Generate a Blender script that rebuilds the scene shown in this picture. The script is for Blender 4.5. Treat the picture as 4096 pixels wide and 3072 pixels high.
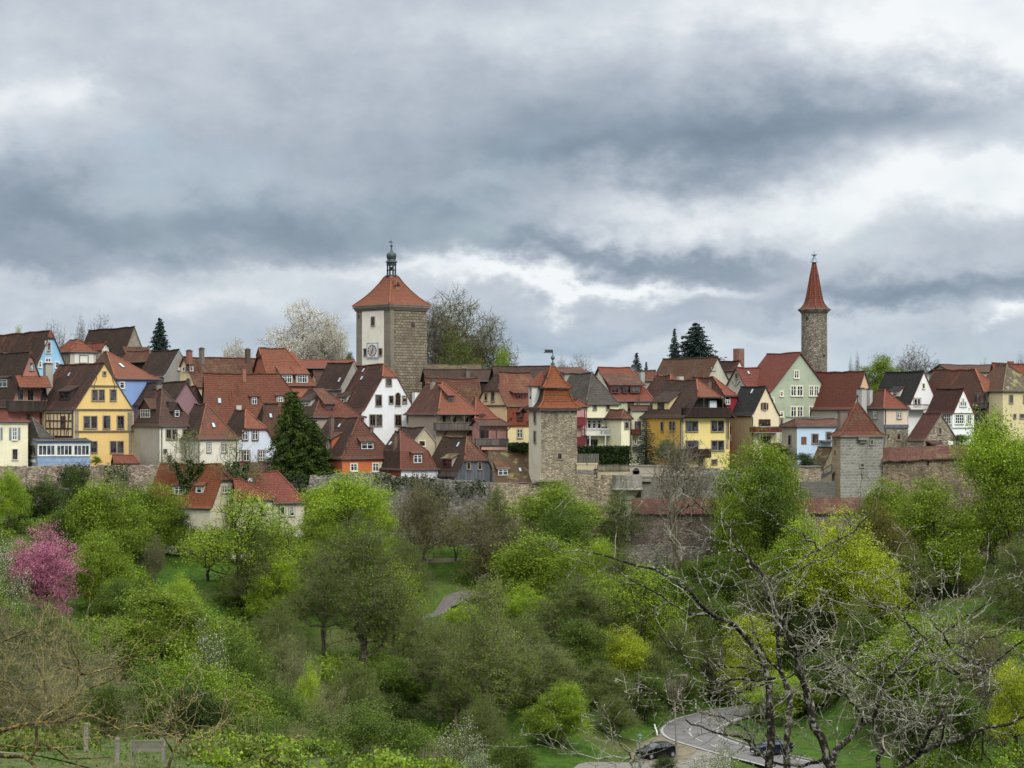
import bpy, math, random
import numpy as np
from mathutils import Vector, Matrix
from mathutils.geometry import intersect_ray_tri
PI=math.pi; rnd=random.Random(7)
scene=bpy.context.scene
for o in list(bpy.data.objects): bpy.data.objects.remove(o)
# ------------------------------------------------------------------ camera, sky, sun, exposure
FPX=8760.0; HOR=1660.0      # focal length and horizon row of the 4096x3072 photograph
cd=bpy.data.cameras.new('camera'); cam=bpy.data.objects.new('camera',cd); scene.collection.objects.link(cam)
cam.location=(0,0,0); cam.rotation_euler=(PI/2,0,0); cd.sensor_width=36; cd.lens=FPX/4096*36
cd.shift_y=(HOR-1536)/4096; cd.clip_start=.5; cd.clip_end=9000
scene.camera=cam
scene.view_settings.view_transform='Standard'; scene.view_settings.look='None'
scene.view_settings.exposure=.05; scene.view_settings.gamma=1; scene.view_settings.use_curve_mapping=False
SUN_EL,SUN_AZ=math.radians(42),math.radians(150)   # azimuth from +Y clockwise: behind the camera, to the right
sl=bpy.data.lights.new('sun','SUN'); sl.energy=1.5; sl.angle=math.radians(10); sl.color=(1,.95,.87)
so=bpy.data.objects.new('sun',sl); scene.collection.objects.link(so)
sd=Vector((math.sin(SUN_AZ)*math.cos(SUN_EL),math.cos(SUN_AZ)*math.cos(SUN_EL),math.sin(SUN_EL)))
so.rotation_euler=sd.to_track_quat('Z','Y').to_euler(); so.location=(0,0,60)
def srgb(h,k=1.0):
    h=h.lstrip('#'); v=[int(h[i:i+2],16)/255 for i in (0,2,4)]
    return tuple(k*(x/12.92 if x<=.04045 else ((x+.055)/1.055)**2.4) for x in v)+(1,)
class NT:
    def __init__(s,tree): s.t=tree; s.N=tree.nodes; s.L=tree.links
    def n(s,typ,**kw):
        x=s.N.new(typ)
        for k,v in kw.items():
            if k.startswith('i_'):
                key=k[2:]; key=int(key) if key.isdigit() else key.replace('_',' ')
                s.set(x.inputs[key],v)
            else: setattr(x,k,v)
        return x
    def set(s,sock,v):
        if isinstance(v,bpy.types.NodeSocket): s.L.new(v,sock)
        elif isinstance(v,bpy.types.Node): s.L.new(v.outputs[0],sock)
        else: sock.default_value=v
    def m(s,op,a,b=None,c=None,clamp=False):
        x=s.N.new('ShaderNodeMath'); x.operation=op; x.use_clamp=clamp
        for i,v in enumerate((a,b,c)):
            if v is not None: s.set(x.inputs[i],v)
        return x.outputs[0]
    def mix(s,f,a,b,mode='MIX'):
        x=s.N.new('ShaderNodeMix'); x.data_type='RGBA'; x.blend_type=mode; x.clamp_factor=True
        s.set(x.inputs[0],f); s.set(x.inputs[6],a); s.set(x.inputs[7],b); return x.outputs[2]
    def ramp(s,f,pts,interp='LINEAR'):
        x=s.N.new('ShaderNodeValToRGB'); x.color_ramp.interpolation=interp
        el=x.color_ramp.elements
        while len(el)<len(pts): el.new(.5)
        for e,(p,c) in zip(el,pts):
            e.position=p; e.color=c if isinstance(c,tuple) else (c,c,c,1)
        s.set(x.inputs[0],f); return x.outputs[0]
    def mr(s,f,a,b,c=0.,d=1.,it='SMOOTHSTEP'):
        x=s.N.new('ShaderNodeMapRange'); x.interpolation_type=it
        for i,v in enumerate((f,a,b,c,d)): s.set(x.inputs[i],v)
        return x.outputs[0]
    def noise(s,vec,scale,detail=3,rough=.5,off=None,sc=None):
        if sc or off:
            mp=s.N.new('ShaderNodeMapping'); s.set(mp.inputs[0],vec)
            if sc: mp.inputs[3].default_value=sc
            if off: mp.inputs[1].default_value=off
            vec=mp.outputs[0]
        x=s.N.new('ShaderNodeTexNoise'); s.set(x.inputs['Vector'],vec)
        x.inputs['Scale'].default_value=scale; x.inputs['Detail'].default_value=detail; x.inputs['Roughness'].default_value=rough
        return x.outputs[0]
def build_world():
    w=bpy.data.worlds.new('World'); scene.world=w; w.use_nodes=True; t=NT(w.node_tree)
    for n in list(t.N): t.N.remove(n)
    sky=t.n('ShaderNodeTexSky',sky_type='NISHITA',sun_disc=False,sun_elevation=SUN_EL,sun_rotation=SUN_AZ)
    tc=t.n('ShaderNodeTexCoord'); d=tc.outputs['Generated']
    sp=t.n('ShaderNodeSeparateXYZ'); t.set(sp.inputs[0],d); X,Y,Z=sp.outputs
    az=t.m('ARCTAN2',X,Y); el=t.m('ARCSINE',Z)
    # cloud coordinates: stretched sideways, as a layer seen towards the horizon
    cv=t.n('ShaderNodeCombineXYZ'); t.set(cv.inputs[0],t.m('MULTIPLY',az,1.0)); t.set(cv.inputs[1],t.m('MULTIPLY',el,1.5))
    n1=t.noise(cv,9,5,.55,off=(3.1,1.7,0)); n2=t.noise(cv,9,5,.55,off=(9.7,4.3,2)); n3=t.noise(cv,30,6,.6,off=(1.7,8.3,5))
    azw=t.m('ADD',az,t.m('MULTIPLY',t.m('SUBTRACT',n1,.5),.10)); elw=t.m('ADD',el,t.m('MULTIPLY',t.m('SUBTRACT',n2,.5),.052))
    azw=t.m('ADD',azw,t.m('MULTIPLY',t.m('SUBTRACT',n3,.5),.062)); elw=t.m('ADD',elw,t.m('MULTIPLY',t.m('SUBTRACT',n3,.5),.036))
    acc=None
    for (x,y,rx,ry,a,rot) in BLOBS:
        ca,ce=(x-1106)/4731,(896-y)/4731; sx,sy=rx/4731,ry/4731
        dx=t.m('SUBTRACT',azw,ca); dy=t.m('SUBTRACT',elw,ce)
        if rot:
            c,s_=math.cos(rot),math.sin(rot)
            dx,dy=t.m('ADD',t.m('MULTIPLY',dx,c),t.m('MULTIPLY',dy,s_)),t.m('SUBTRACT',t.m('MULTIPLY',dy,c),t.m('MULTIPLY',dx,s_))
        dx=t.m('DIVIDE',dx,sx); dy=t.m('DIVIDE',dy,sy)
        q=t.m('ADD',t.m('MULTIPLY',dx,dx),t.m('MULTIPLY',dy,dy))
        g=t.m('MULTIPLY',t.m('EXPONENT',t.m('MULTIPLY',q,-1)),a)
        acc=g if acc is None else t.m('ADD',acc,g)
    nf=t.noise(cv,15,9,.58,off=(5.1,2.2,7)); n4=t.noise(cv,48,8,.62,off=(2.,3.,4.))
    b=t.m('ADD',acc,t.m('MULTIPLY',t.m('SUBTRACT',nf,.5),.48)); b=t.m('ADD',b,t.m('MULTIPLY',t.m('SUBTRACT',n4,.5),.17))
    # generic cloud brightness elsewhere, brighter overhead
    b=t.m('ADD',b,.565); b=t.m('ADD',b,t.mr(el,.17,.9,0,.75))
    c=t.ramp(b,[(0,srgb('#7b8b9b')),(.25,srgb('#919fae')),(.5,srgb('#adb7c4')),(.75,srgb('#cdd5dd')),(1,srgb('#f0f4f6'))])
    c=t.mix(t.mr(el,.065,.005,0,.55),c,t.ramp(b,[(0,srgb('#8aa5bd')),(.5,srgb('#aec4d4')),(1,srgb('#eaf1f4'))]))
    dt=t.N.new('ShaderNodeVectorMath'); dt.operation='DOT_PRODUCT'; t.set(dt.inputs[0],d); dt.inputs[1].default_value=tuple(sd)
    bright=t.m('MULTIPLY',t.mr(el,.18,1.2,1.0,2.0),t.mr(dt.outputs['Value'],.0,1.,1.,1.9))
    c2=t.N.new('ShaderNodeVectorMath'); c2.operation='SCALE'; t.set(c2.inputs[0],c); t.set(c2.inputs['Scale'],t.m('MULTIPLY',bright,10.))
    # thin places let the blue sky through
    thin=t.mr(t.noise(cv,7,4,.6,off=(7.7,5.5,1)),.52,.72,0,.35)
    col=t.mix(thin,c2.outputs[0],sky.outputs[0])
    bg=t.n('ShaderNodeBackground'); t.set(bg.inputs[0],col); bg.inputs[1].default_value=.1
    out=t.n('ShaderNodeOutputWorld'); t.set(out.inputs[0],bg)
BLOBS=[ # display x,y, radius x,y, amount, rotation
 (60,240,170,80,.30,0),(130,215,70,40,.12,0),(0,330,260,50,.14,0),(350,100,500,90,.08,0),(1900,30,560,120,.42,-.1),(2212,120,200,150,.26,0),(1100,40,420,60,.14,0),
 (300,500,620,62,-.38,-.03),(30,420,260,60,-.18,0),(900,470,380,60,-.30,0),(1250,250,240,60,-.16,.1),(1560,320,330,85,-.48,.12),(1050,300,320,80,-.10,.05),(700,330,420,60,-.10,0),(1000,150,500,60,-.05,0),(1180,350,260,40,-.22,0),(1850,270,260,60,-.16,.2),
 (1950,420,330,65,.42,.12),(2170,370,200,70,.30,0),(1280,470,220,50,.28,0),(1620,470,240,45,.22,0),
 (450,635,480,60,.16,0),(520,640,90,30,.10,0),(100,640,300,50,.08,0),(60,570,260,30,-.2,0),(1280,620,330,24,.48,-.04),(900,590,300,20,.22,0),
 (1350,555,340,24,-.38,-.03),(1560,590,200,26,-.22,0),(1800,560,260,40,.12,0),(2050,620,260,26,-.40,.06),(1950,690,260,30,.12,0),(2190,680,60,28,.42,0),(1800,650,320,22,-.25,0),
 (1250,720,340,26,-.12,0),(1500,745,500,25,.16,0),(740,740,36,60,.30,0),(300,740,500,40,.02,0),(1250,810,1500,40,.10,0)]
build_world()
# ------------------------------------------------------------------ materials
def newmat(name):
    m=bpy.data.materials.new(name); m.use_nodes=True; t=NT(m.node_tree)
    b=t.N['Principled BSDF']
    if name in('plaster','stone','rubble_stone','roof_tiles','planks','meadow','asphalt','bark','lichen_bark'): b.inputs['Specular IOR Level'].default_value=.12
    return m,t,b
MC={}
def desat(h,k=.80,l=1.04,bl=1.):
    h=h.lstrip('#'); v=[int(h[i:i+2],16) for i in (0,2,4)]; g=.35*v[0]+.5*v[1]+.15*v[2]
    return '#%02x%02x%02x'%tuple(int(max(0,min(255,(g+(c-g)*k)*l))) for c in (v[0],v[1],v[2]*bl))
def cached(f):
    def g(*a,**k):
        key=(f.__name__,a,tuple(sorted(k.items())))
        if key not in MC: MC[key]=f(*a,**k)
        return MC[key]
    return g
@cached
def plain(h,rough=.7,metal=0.,var=.12):
    m,t,b=newmat('plain'); g=t.n('ShaderNodeNewGeometry')
    n=t.noise(g.outputs['Position'],1.3,4); c=srgb(h)
    c2=tuple(x*(1-var*2) for x in c[:3])+(1,)
    t.set(b.inputs['Base Color'],t.mix(t.mr(n,.35,.65),c2,c)); b.inputs['Roughness'].default_value=rough; b.inputs['Metallic'].default_value=metal
    return m
@cached
def plaster(h,stain=.35,sc='#6d665a',k=1.0):
    h=desat(h,.84,1.0); m,t,b=newmat('plaster'); g=t.n('ShaderNodeNewGeometry').outputs['Position']; c=srgb(h,k); d=srgb(sc)
    n=t.noise(g,.35,6,.6); n2=t.noise(g,1.1,5,.7,sc=(1,1,.25)); n3=t.noise(g,7,3,.6)
    f=t.m('MULTIPLY',t.mr(n,.42,.75),stain); f2=t.m('MULTIPLY',t.mr(n2,.5,.8),stain*.7)
    col=t.mix(f,c,d); col=t.mix(f2,col,d); col=t.mix(t.mr(n3,.3,.7,0,.14),col,tuple(x*.75 for x in c[:3])+(1,))
    n4=t.noise(g,2.2,6,.75,sc=(1.4,1.4,.12),off=(3,3,3)); col=t.mix(t.m('MULTIPLY',t.mr(n4,.52,.72),.12+stain*.5),col,d); n5=t.noise(g,.8,3,.5,off=(8,8,8)); col=t.mix(t.mr(n5,.55,.62,0,.10),col,tuple(min(1,x*1.25) for x in c[:3])+(1,))
    t.set(b.inputs['Base Color'],col); b.inputs['Roughness'].default_value=.9
    bp=t.n('ShaderNodeBump',i_Strength=.25,i_Distance=.05); t.set(bp.inputs['Height'],n3); t.set(b.inputs['Normal'],bp)
    return m
@cached
def stone(h1,h2,hm,row=.35,w=.7,mort=.03,dark=.3,rot=0.,rough=.5):
    """coursed or rubble stone from world position, rows along Z"""
    m,t,b=newmat('stone'); geo=t.n('ShaderNodeNewGeometry'); g=geo.outputs['Position']
    sp=t.n('ShaderNodeSeparateXYZ'); t.set(sp.inputs[0],g)
    ang=math.radians(rot)
    nn=t.n('ShaderNodeSeparateXYZ'); t.set(nn.inputs[0],geo.outputs['Normal'])
    # horizontal running coordinate: blend of x and y by facing
    u=t.m('ADD',t.m('MULTIPLY',sp.outputs[0],math.cos(ang)),t.m('MULTIPLY',sp.outputs[1],math.sin(ang)))
    u=t.m('ADD',u,t.m('MULTIPLY',sp.outputs[1],.45))
    wob=t.noise(g,1.7,3,.6); wz=t.m('ADD',sp.outputs[2],t.m('MULTIPLY',t.m('SUBTRACT',wob,.5),row*1.1*rough)); u=t.m('ADD',u,t.m('MULTIPLY',t.m('SUBTRACT',t.noise(g,2.3,2,.5,off=(4,4,4)),.5),w*1.6*rough))
    cv=t.n('ShaderNodeCombineXYZ'); t.set(cv.inputs[0],u); t.set(cv.inputs[1],wz)
    br=t.n('ShaderNodeTexBrick'); t.set(br.inputs['Vector'],cv)
    for k,v in (('Scale',1.),('Mortar Size',mort),('Mortar Smooth',.3),('Brick Width',w),('Row Height',row),('Bias',0.)): br.inputs[k].default_value=v
    br.inputs['Color1'].default_value=srgb(h1); br.inputs['Color2'].default_value=srgb(h2); br.inputs['Mortar'].default_value=srgb(hm)
    n=t.noise(g,.28,6,.62); n2=t.noise(g,.9,5,.7,sc=(1,1,.3)); n3=t.noise(g,3.5,4,.6)
    col=t.mix(t.mr(n,.42,.72,0,.55),br.outputs[0],srgb(h2,.8)); col=t.mix(t.m('MULTIPLY',t.mr(n2,.48,.75),dark),col,srgb('#3f3d38'))
    col=t.mix(t.mr(n3,.35,.75,0,.35),col,srgb(hm))
    t.set(b.inputs['Base Color'],col); b.inputs['Roughness'].default_value=.92
    h=t.m('ADD',t.m('MULTIPLY',br.outputs[1],-1.),t.m('MULTIPLY',n3,.8))
    bp=t.n('ShaderNodeBump',i_Strength=.7,i_Distance=.09); t.set(bp.inputs['Height'],h); t.set(b.inputs['Normal'],bp)
    return m
@cached
def rubble(h1,h2,hm,sz=.42,dark=.5):
    m,t,b=newmat('rubble_stone'); geo=t.n('ShaderNodeNewGeometry'); g=geo.outputs['Position']
    mp=t.N.new('ShaderNodeMapping'); t.set(mp.inputs[0],g); mp.inputs[3].default_value=(1/sz,1/sz,1.75/sz)
    ad=t.N.new('ShaderNodeVectorMath'); ad.operation='MULTIPLY_ADD'; nz=t.n('ShaderNodeTexNoise'); t.set(nz.inputs[0],g); nz.inputs['Scale'].default_value=2.2; t.set(ad.inputs[0],nz.outputs[1]); ad.inputs[1].default_value=(.9,.9,.7); t.set(ad.inputs[2],mp.outputs[0])
    v=t.n('ShaderNodeTexVoronoi',feature='F1'); t.set(v.inputs['Vector'],ad.outputs[0]); e=t.n('ShaderNodeTexVoronoi',feature='DISTANCE_TO_EDGE'); t.set(e.inputs['Vector'],ad.outputs[0])
    for q in(v,e): q.inputs['Scale'].default_value=1.
    sp=t.n('ShaderNodeSeparateColor'); t.set(sp.inputs[0],v.outputs['Color'])
    c=t.ramp(sp.outputs[0],[(0,srgb(h2,.8)),(.35,srgb(h2,1.2)),(.7,srgb(h1,1.25)),(1,srgb(h1,1.6))])
    c=t.mix(t.mr(e.outputs[0],.0,.13,.85,0),c,srgb(hm))
    n=t.noise(g,.3,6,.65); n2=t.noise(g,.9,5,.7,sc=(1,1,.25)); n3=t.noise(g,4,4,.65)
    c=t.mix(t.mr(n,.42,.68,0,.5),c,srgb(h2,.95)); c=t.mix(t.m('MULTIPLY',t.mr(n2,.46,.7),dark),c,srgb('#34322d')); c=t.mix(t.mr(n3,.5,.75,0,.3),c,srgb(hm))
    t.set(b.inputs['Base Color'],c); b.inputs['Roughness'].default_value=.95
    bp=t.n('ShaderNodeBump',i_Strength=.9,i_Distance=.12); t.set(bp.inputs['Height'],t.m('ADD',t.mr(e.outputs[0],0,.2),t.m('MULTIPLY',n3,.7))); t.set(b.inputs['Normal'],bp)
    return m
@cached
def tiles(h1,h2,moss='#3b2f29',mf=.4,row=.3,w=.19,lich=.0,seed=0.,patch=None,pf=.0):
    h1,h2,moss,patch=[(desat(q,.73,.82,.90) if int(q[1:3],16)>110 else desat(q,.75,1.0,.93)) if q else q for q in (h1,h2,moss,patch)]
    m,t,b=newmat('roof_tiles'); uv=t.n('ShaderNodeUVMap').outputs[0]
    g=t.n('ShaderNodeNewGeometry').outputs['Position']
    wv=t.N.new('ShaderNodeVectorMath'); wv.operation='MULTIPLY_ADD'
    nz=t.n('ShaderNodeTexNoise'); t.set(nz.inputs[0],g); nz.inputs['Scale'].default_value=.8
    t.set(wv.inputs[0],nz.outputs[1]); wv.inputs[1].default_value=(.12,.16,0); t.set(wv.inputs[2],uv)
    br=t.n('ShaderNodeTexBrick'); t.set(br.inputs['Vector'],wv.outputs[0])
    for k,v in (('Scale',1.),('Mortar Size',.028),('Mortar Smooth',.6),('Brick Width',w),('Row Height',row)): br.inputs[k].default_value=v
    a=srgb(h1); c=srgb(h2); br.inputs['Color1'].default_value=a; br.inputs['Color2'].default_value=c; br.inputs['Mortar'].default_value=srgb(h2,.16)
    off=(seed*3.7,seed*1.9,seed)
    n=t.noise(g,.33,6,.65,off=off); ns=t.noise(uv,1.0,5,.7,off=off,sc=(1.6,.16,1)); n3=t.noise(g,2.6,4,.7,off=off)
    col=br.outputs[0]
    if patch: col=t.mix(t.m('MULTIPLY',t.mr(t.noise(uv,.3,5,.6,off=(seed+9,2,1),sc=(1.3,.5,1)),.5,.56),pf),col,t.mix(.25,srgb(patch),br.outputs[0]))
    f=t.m('ADD',t.m('MULTIPLY',n,.6),t.m('MULTIPLY',ns,.4)); f=t.m('ADD',f,t.m('MULTIPLY',t.m('SUBTRACT',n3,.5),.35))
    col=t.mix(t.mr(f,.60-mf*.34,.72-mf*.30,0,min(.95,.5+mf*.6)),col,t.mix(.2,srgb(moss),br.outputs[0])); col=t.mix(t.mr(t.noise(g,1.1,5,.7,off=(seed,1,9)),.3,.7,.48,0.),col,srgb(moss)); col=t.mix(t.mr(t.noise(g,4.5,4,.7,off=(seed,7,9)),.52,.7,0,.3),col,tuple(min(1,q*1.6) for q in a[:3])+(1,))
    sp=t.noise(g,6.5,2,.5,off=(seed,5,5)); col=t.mix(t.mr(sp,.68,.74,0,.2+lich),col,srgb('#b5aa90'))
    if lich>0: col=t.mix(t.m('MULTIPLY',t.mr(t.noise(g,.6,6,.75,off=(3,seed,3)),.5,.62),lich),col,srgb('#93905c'))
    t.set(b.inputs['Base Color'],col); b.inputs['Roughness'].default_value=.85
    sx=t.n('ShaderNodeSeparateXYZ'); t.set(sx.inputs[0],wv.outputs[0])
    saw=t.m('FRACT',t.m('DIVIDE',sx.outputs[1],row))
    h=t.m('ADD',t.m('MULTIPLY',saw,-.9),t.m('MULTIPLY',br.outputs[1],-.5)); h=t.m('ADD',h,t.m('MULTIPLY',n3,.7))
    bp=t.n('ShaderNodeBump',i_Strength=.6,i_Distance=.10); t.set(bp.inputs['Height'],h); t.set(b.inputs['Normal'],bp)
    return m
@cached
def planks(h,w=.18,vert=True,dark='#33302c',ang=30.):
    m,t,b=newmat('planks'); g=t.n('ShaderNodeNewGeometry').outputs['Position']; sp=t.n('ShaderNodeSeparateXYZ'); t.set(sp.inputs[0],g)
    a=math.radians(ang); u=t.m('ADD',t.m('MULTIPLY',sp.outputs[0],math.cos(a)),t.m('MULTIPLY',sp.outputs[1],math.sin(a))) if vert else sp.outputs[2]
    q=t.m('DIVIDE',u,w); fr=t.m('FRACT',q); gap=t.m('LESS_THAN',fr,.16); idx=t.m('FLOOR',q)
    wn=t.n('ShaderNodeTexWhiteNoise',noise_dimensions='1D'); t.set(wn.inputs['W'],idx)
    c=srgb(h); col=t.mix(wn.outputs[0],c,tuple(x*.55 for x in c[:3])+(1,)); col=t.mix(t.mr(t.noise(g,1.6,5,.7,sc=(1,1,.3)),.4,.7,0,.5),col,srgb(dark)); col=t.mix(gap,col,srgb(dark,.4))
    t.set(b.inputs['Base Color'],col); b.inputs['Roughness'].default_value=.85
    return m
@cached
def glass(kind=0):
    m,t,b=newmat('window_glass'); g=t.n('ShaderNodeNewGeometry').outputs['Position']
    n=t.noise(g,.9,2,.5,off=(kind*5.,1,1)); n2=t.noise(g,2.6,2,.5)
    c=t.mix(t.mr(n,.46,.56),srgb('#15181b'),srgb('#4a4f52' if kind==0 else '#a9a89f')); c=t.mix(t.mr(n2,.5,.6,0,.5),c,srgb('#23262a'))
    t.set(b.inputs['Base Color'],c); b.inputs['Roughness'].default_value=.12; b.inputs['IOR'].default_value=1.5
    return m
@cached
def bark(h1,h2,scale=3.):
    m,t,b=newmat('bark'); tc=t.n('ShaderNodeTexCoord').outputs['Object']
    n=t.noise(tc,scale,5,.65); t.set(b.inputs['Base Color'],t.mix(t.mr(n,.42,.6),srgb(h1),srgb(h2))); b.inputs['Roughness'].default_value=.9
    return m
@cached
def leafmat(h1,h2,h3,k=1.,trans=.3):
    def w_(h):
        h=h.lstrip('#'); v=[int(h[i:i+2],16) for i in (0,2,4)]
        g=v[1]>v[2]*1.25 and v[1]>=v[0]*.85
        return '#%02x%02x%02x'%((int(v[0]*(1.10 if v[0]<v[1]*.8 else .97)),v[1],int(v[2]*.74)) if g else tuple(v))
    h1,h2,h3=w_(h1),w_(h2),w_(h3)
    m,t,b=newmat('leaves'); tc=t.n('ShaderNodeTexCoord').outputs['Object']; g=t.n('ShaderNodeNewGeometry')
    oi=t.n('ShaderNodeObjectInfo')
    r=g.outputs['Random Per Island']; n=t.noise(tc,.55,4,.6)
    f=t.m('ADD',t.m('MULTIPLY',r,.55),t.m('MULTIPLY',t.mr(n,.3,.7),.45)); f=t.m('ADD',f,t.m('MULTIPLY',t.m('SUBTRACT',oi.outputs['Random'],.5),.25))
    c=t.ramp(f,[(0,srgb(h1,k*1.1)),(.5,srgb(h2,k*1.12)),(1,srgb(h3,k*1.15))])
    b.inputs['Roughness'].default_value=.6; t.set(b.inputs['Base Color'],c); b.inputs['Specular IOR Level'].default_value=.25
    tr=t.n('ShaderNodeBsdfTranslucent'); t.set(tr.inputs[0],c)
    mx=t.n('ShaderNodeMixShader'); mx.inputs[0].default_value=trans; t.set(mx.inputs[1],b.outputs[0]); t.set(mx.inputs[2],tr)
    t.set(t.N['Material Output'].inputs[0],mx); return m
# ------------------------------------------------------------------ mesh builder
def V(*a): return Vector(a)
class MB:
    def __init__(s): s.v=[];s.f=[];s.u=[];s.m=[]
    def poly(s,pts,mat=0,uv=None):
        i=len(s.v); s.v+= [tuple(p) for p in pts]; s.f.append(tuple(range(i,i+len(pts)))); s.m.append(mat)
        s.u+= list(uv) if uv else [(0,0)]*len(pts)
    def obox(s,c,ax,ay,az,mat=0):      # centre and three half-vectors
        c=Vector(c)
        P=[c+sx*ax+sy*ay+sz*az for sz in(-1,1) for sy in(-1,1) for sx in(-1,1)]
        for q in((0,1,3,2),(4,6,7,5),(0,4,5,1),(2,3,7,6),(0,2,6,4),(1,5,7,3)): s.poly([P[k] for k in q],mat)
    def box(s,x0,x1,y0,y1,z0,z1,mat=0): s.obox(((x0+x1)/2,(y0+y1)/2,(z0+z1)/2),V((x1-x0)/2,0,0),V(0,(y1-y0)/2,0),V(0,0,(z1-z0)/2),mat)
    def bar(s,p,q,w,h=None,mat=0,up=V(0,0,1)):
        p=Vector(p);q=Vector(q);d=q-p
        if d.length<1e-6:return
        n=d.normalized(); a=n.cross(up)
        if a.length<1e-3:a=V(1,0,0)
        a.normalize(); b=n.cross(a); s.obox((p+q)/2,d/2,a*w/2,b*(h or w)/2,mat)
    def tube(s,pts,rs,n=8,mat=0,cap=True):
        ring=[]
        for i,p in enumerate(pts):
            p=Vector(p); d=(Vector(pts[min(i+1,len(pts)-1)])-Vector(pts[max(i-1,0)]))
            d=d.normalized() if d.length>1e-9 else V(0,0,1); a=d.cross(V(0,0,1) if abs(d.z)<.9 else V(1,0,0)).normalized(); b=d.cross(a)
            ring.append([p+(a*math.cos(2*PI*k/n)+b*math.sin(2*PI*k/n))*rs[i] for k in range(n)])
        for i in range(len(pts)-1):
            for k in range(n): s.poly([ring[i][k],ring[i][(k+1)%n],ring[i+1][(k+1)%n],ring[i+1][k]],mat)
        if cap: s.poly(ring[-1],mat); s.poly(ring[0][::-1],mat)
    def lathe(s,c,prof,n=16,mat=0,uvs=False):
        c=Vector(c); L=0
        for i in range(len(prof)-1):
            (r0,z0),(r1,z1)=prof[i],prof[i+1]; dl=math.hypot(r1-r0,z1-z0)
            for k in range(n):
                a,b=2*PI*k/n,2*PI*(k+1)/n
                s.poly([c+V(r0*math.cos(a),r0*math.sin(a),z0),c+V(r0*math.cos(b),r0*math.sin(b),z0),c+V(r1*math.cos(b),r1*math.sin(b),z1),c+V(r1*math.cos(a),r1*math.sin(a),z1)],mat,
                  [(a*r0,L),(b*r0,L),(b*r0,L+dl),(a*r0,L+dl)])
            L+=dl
    def slab(s,faces,th,mat=0,edge=1,uvs=None,mats=None):
        """top faces (lists of points) given a thickness downwards and closed edges"""
        cnt={}
        key=lambda p:(round(p[0],3),round(p[1],3),round(p[2],3))
        for i,f in enumerate(faces):
            s.poly(f,mats[i] if mats else mat,uvs[i] if uvs else None); s.poly([Vector(p)-V(0,0,th) for p in reversed(f)],edge)
            for k in range(len(f)):
                a,b=key(f[k]),key(f[(k+1)%len(f)]); cnt.setdefault(frozenset((a,b)),[]).append((f[k],f[(k+1)%len(f)]))
        for k,e in cnt.items():
            if len(e)==1 and len(k)==2:
                a,b=Vector(e[0][0]),Vector(e[0][1]); s.poly([a,b,b-V(0,0,th),a-V(0,0,th)],edge)
    def build(s,name,mats,parent=None,loc=None,org=None,smooth=False):
        me=bpy.data.meshes.new(name); O=Vector(org) if org is not None else V(0,0,0)
        me.from_pydata([tuple(Vector(p)-O) for p in s.v],[],s.f)
        if not isinstance(mats,(list,tuple)): mats=[mats]
        for x in mats: me.materials.append(x)
        me.polygons.foreach_set('material_index',s.m)
        ul=me.uv_layers.new(name='UVMap'); ul.data.foreach_set('uv',[c for p in s.u for c in p])
        if smooth: me.polygons.foreach_set('use_smooth',[True]*len(s.f))
        o=bpy.data.objects.new(name,me); scene.collection.objects.link(o)
        if parent: o.parent=parent
        if loc is not None: o.location=loc
        return o
def tag(o,label,cat=None,group=None,kind=None):
    if label:o['label']=label
    if cat:o['category']=cat
    if group:o['group']=group
    if kind:o['kind']=kind
    return o
def empty(name,label,cat,loc,group=None,rz=0):
    o=bpy.data.objects.new(name,None); scene.collection.objects.link(o); o.location=loc; o.rotation_euler.z=rz; o.empty_display_size=.5
    return tag(o,label,cat,group)
CR={0:(0,0,1),1:(0,1240,2.0743),2:(500,1300,1.952),3:(1100,1300,1.952),4:(1650,1400,2.3707),5:(2250,1350,2.2114),6:(2800,1350,2.2114),7:(3400,1350,2.2126),
    8:(1350,920,2.5533),9:(3100,980,3.19),'d':(0,0,.54004),'a':(0,2000,1.5473),'b':(1000,2000,1.5473),'c':(2000,2000,1.5473),'e':(3000,2000,1.5474),'p':(2250,1850,4.1475),'r':(2450,2700,3.16)}
crop=0
def px(x,y,c=None):
    a=CR[crop if c is None else c]; return a[0]+x/a[2],a[1]+y/a[2]
def at(x,y,Y,c=None):
    X,Z=px(x,y,c); return V((X-2048)/FPX*Y,Y,(HOR-Z)/FPX*Y)
def ray(x,y,c=None):
    X,Z=px(x,y,c); return V((X-2048)/FPX,1,(HOR-Z)/FPX)
DARK=plain('#3a2a25'); WHITE=plain('#d8d8d2',.6,0.,.04); 
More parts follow.
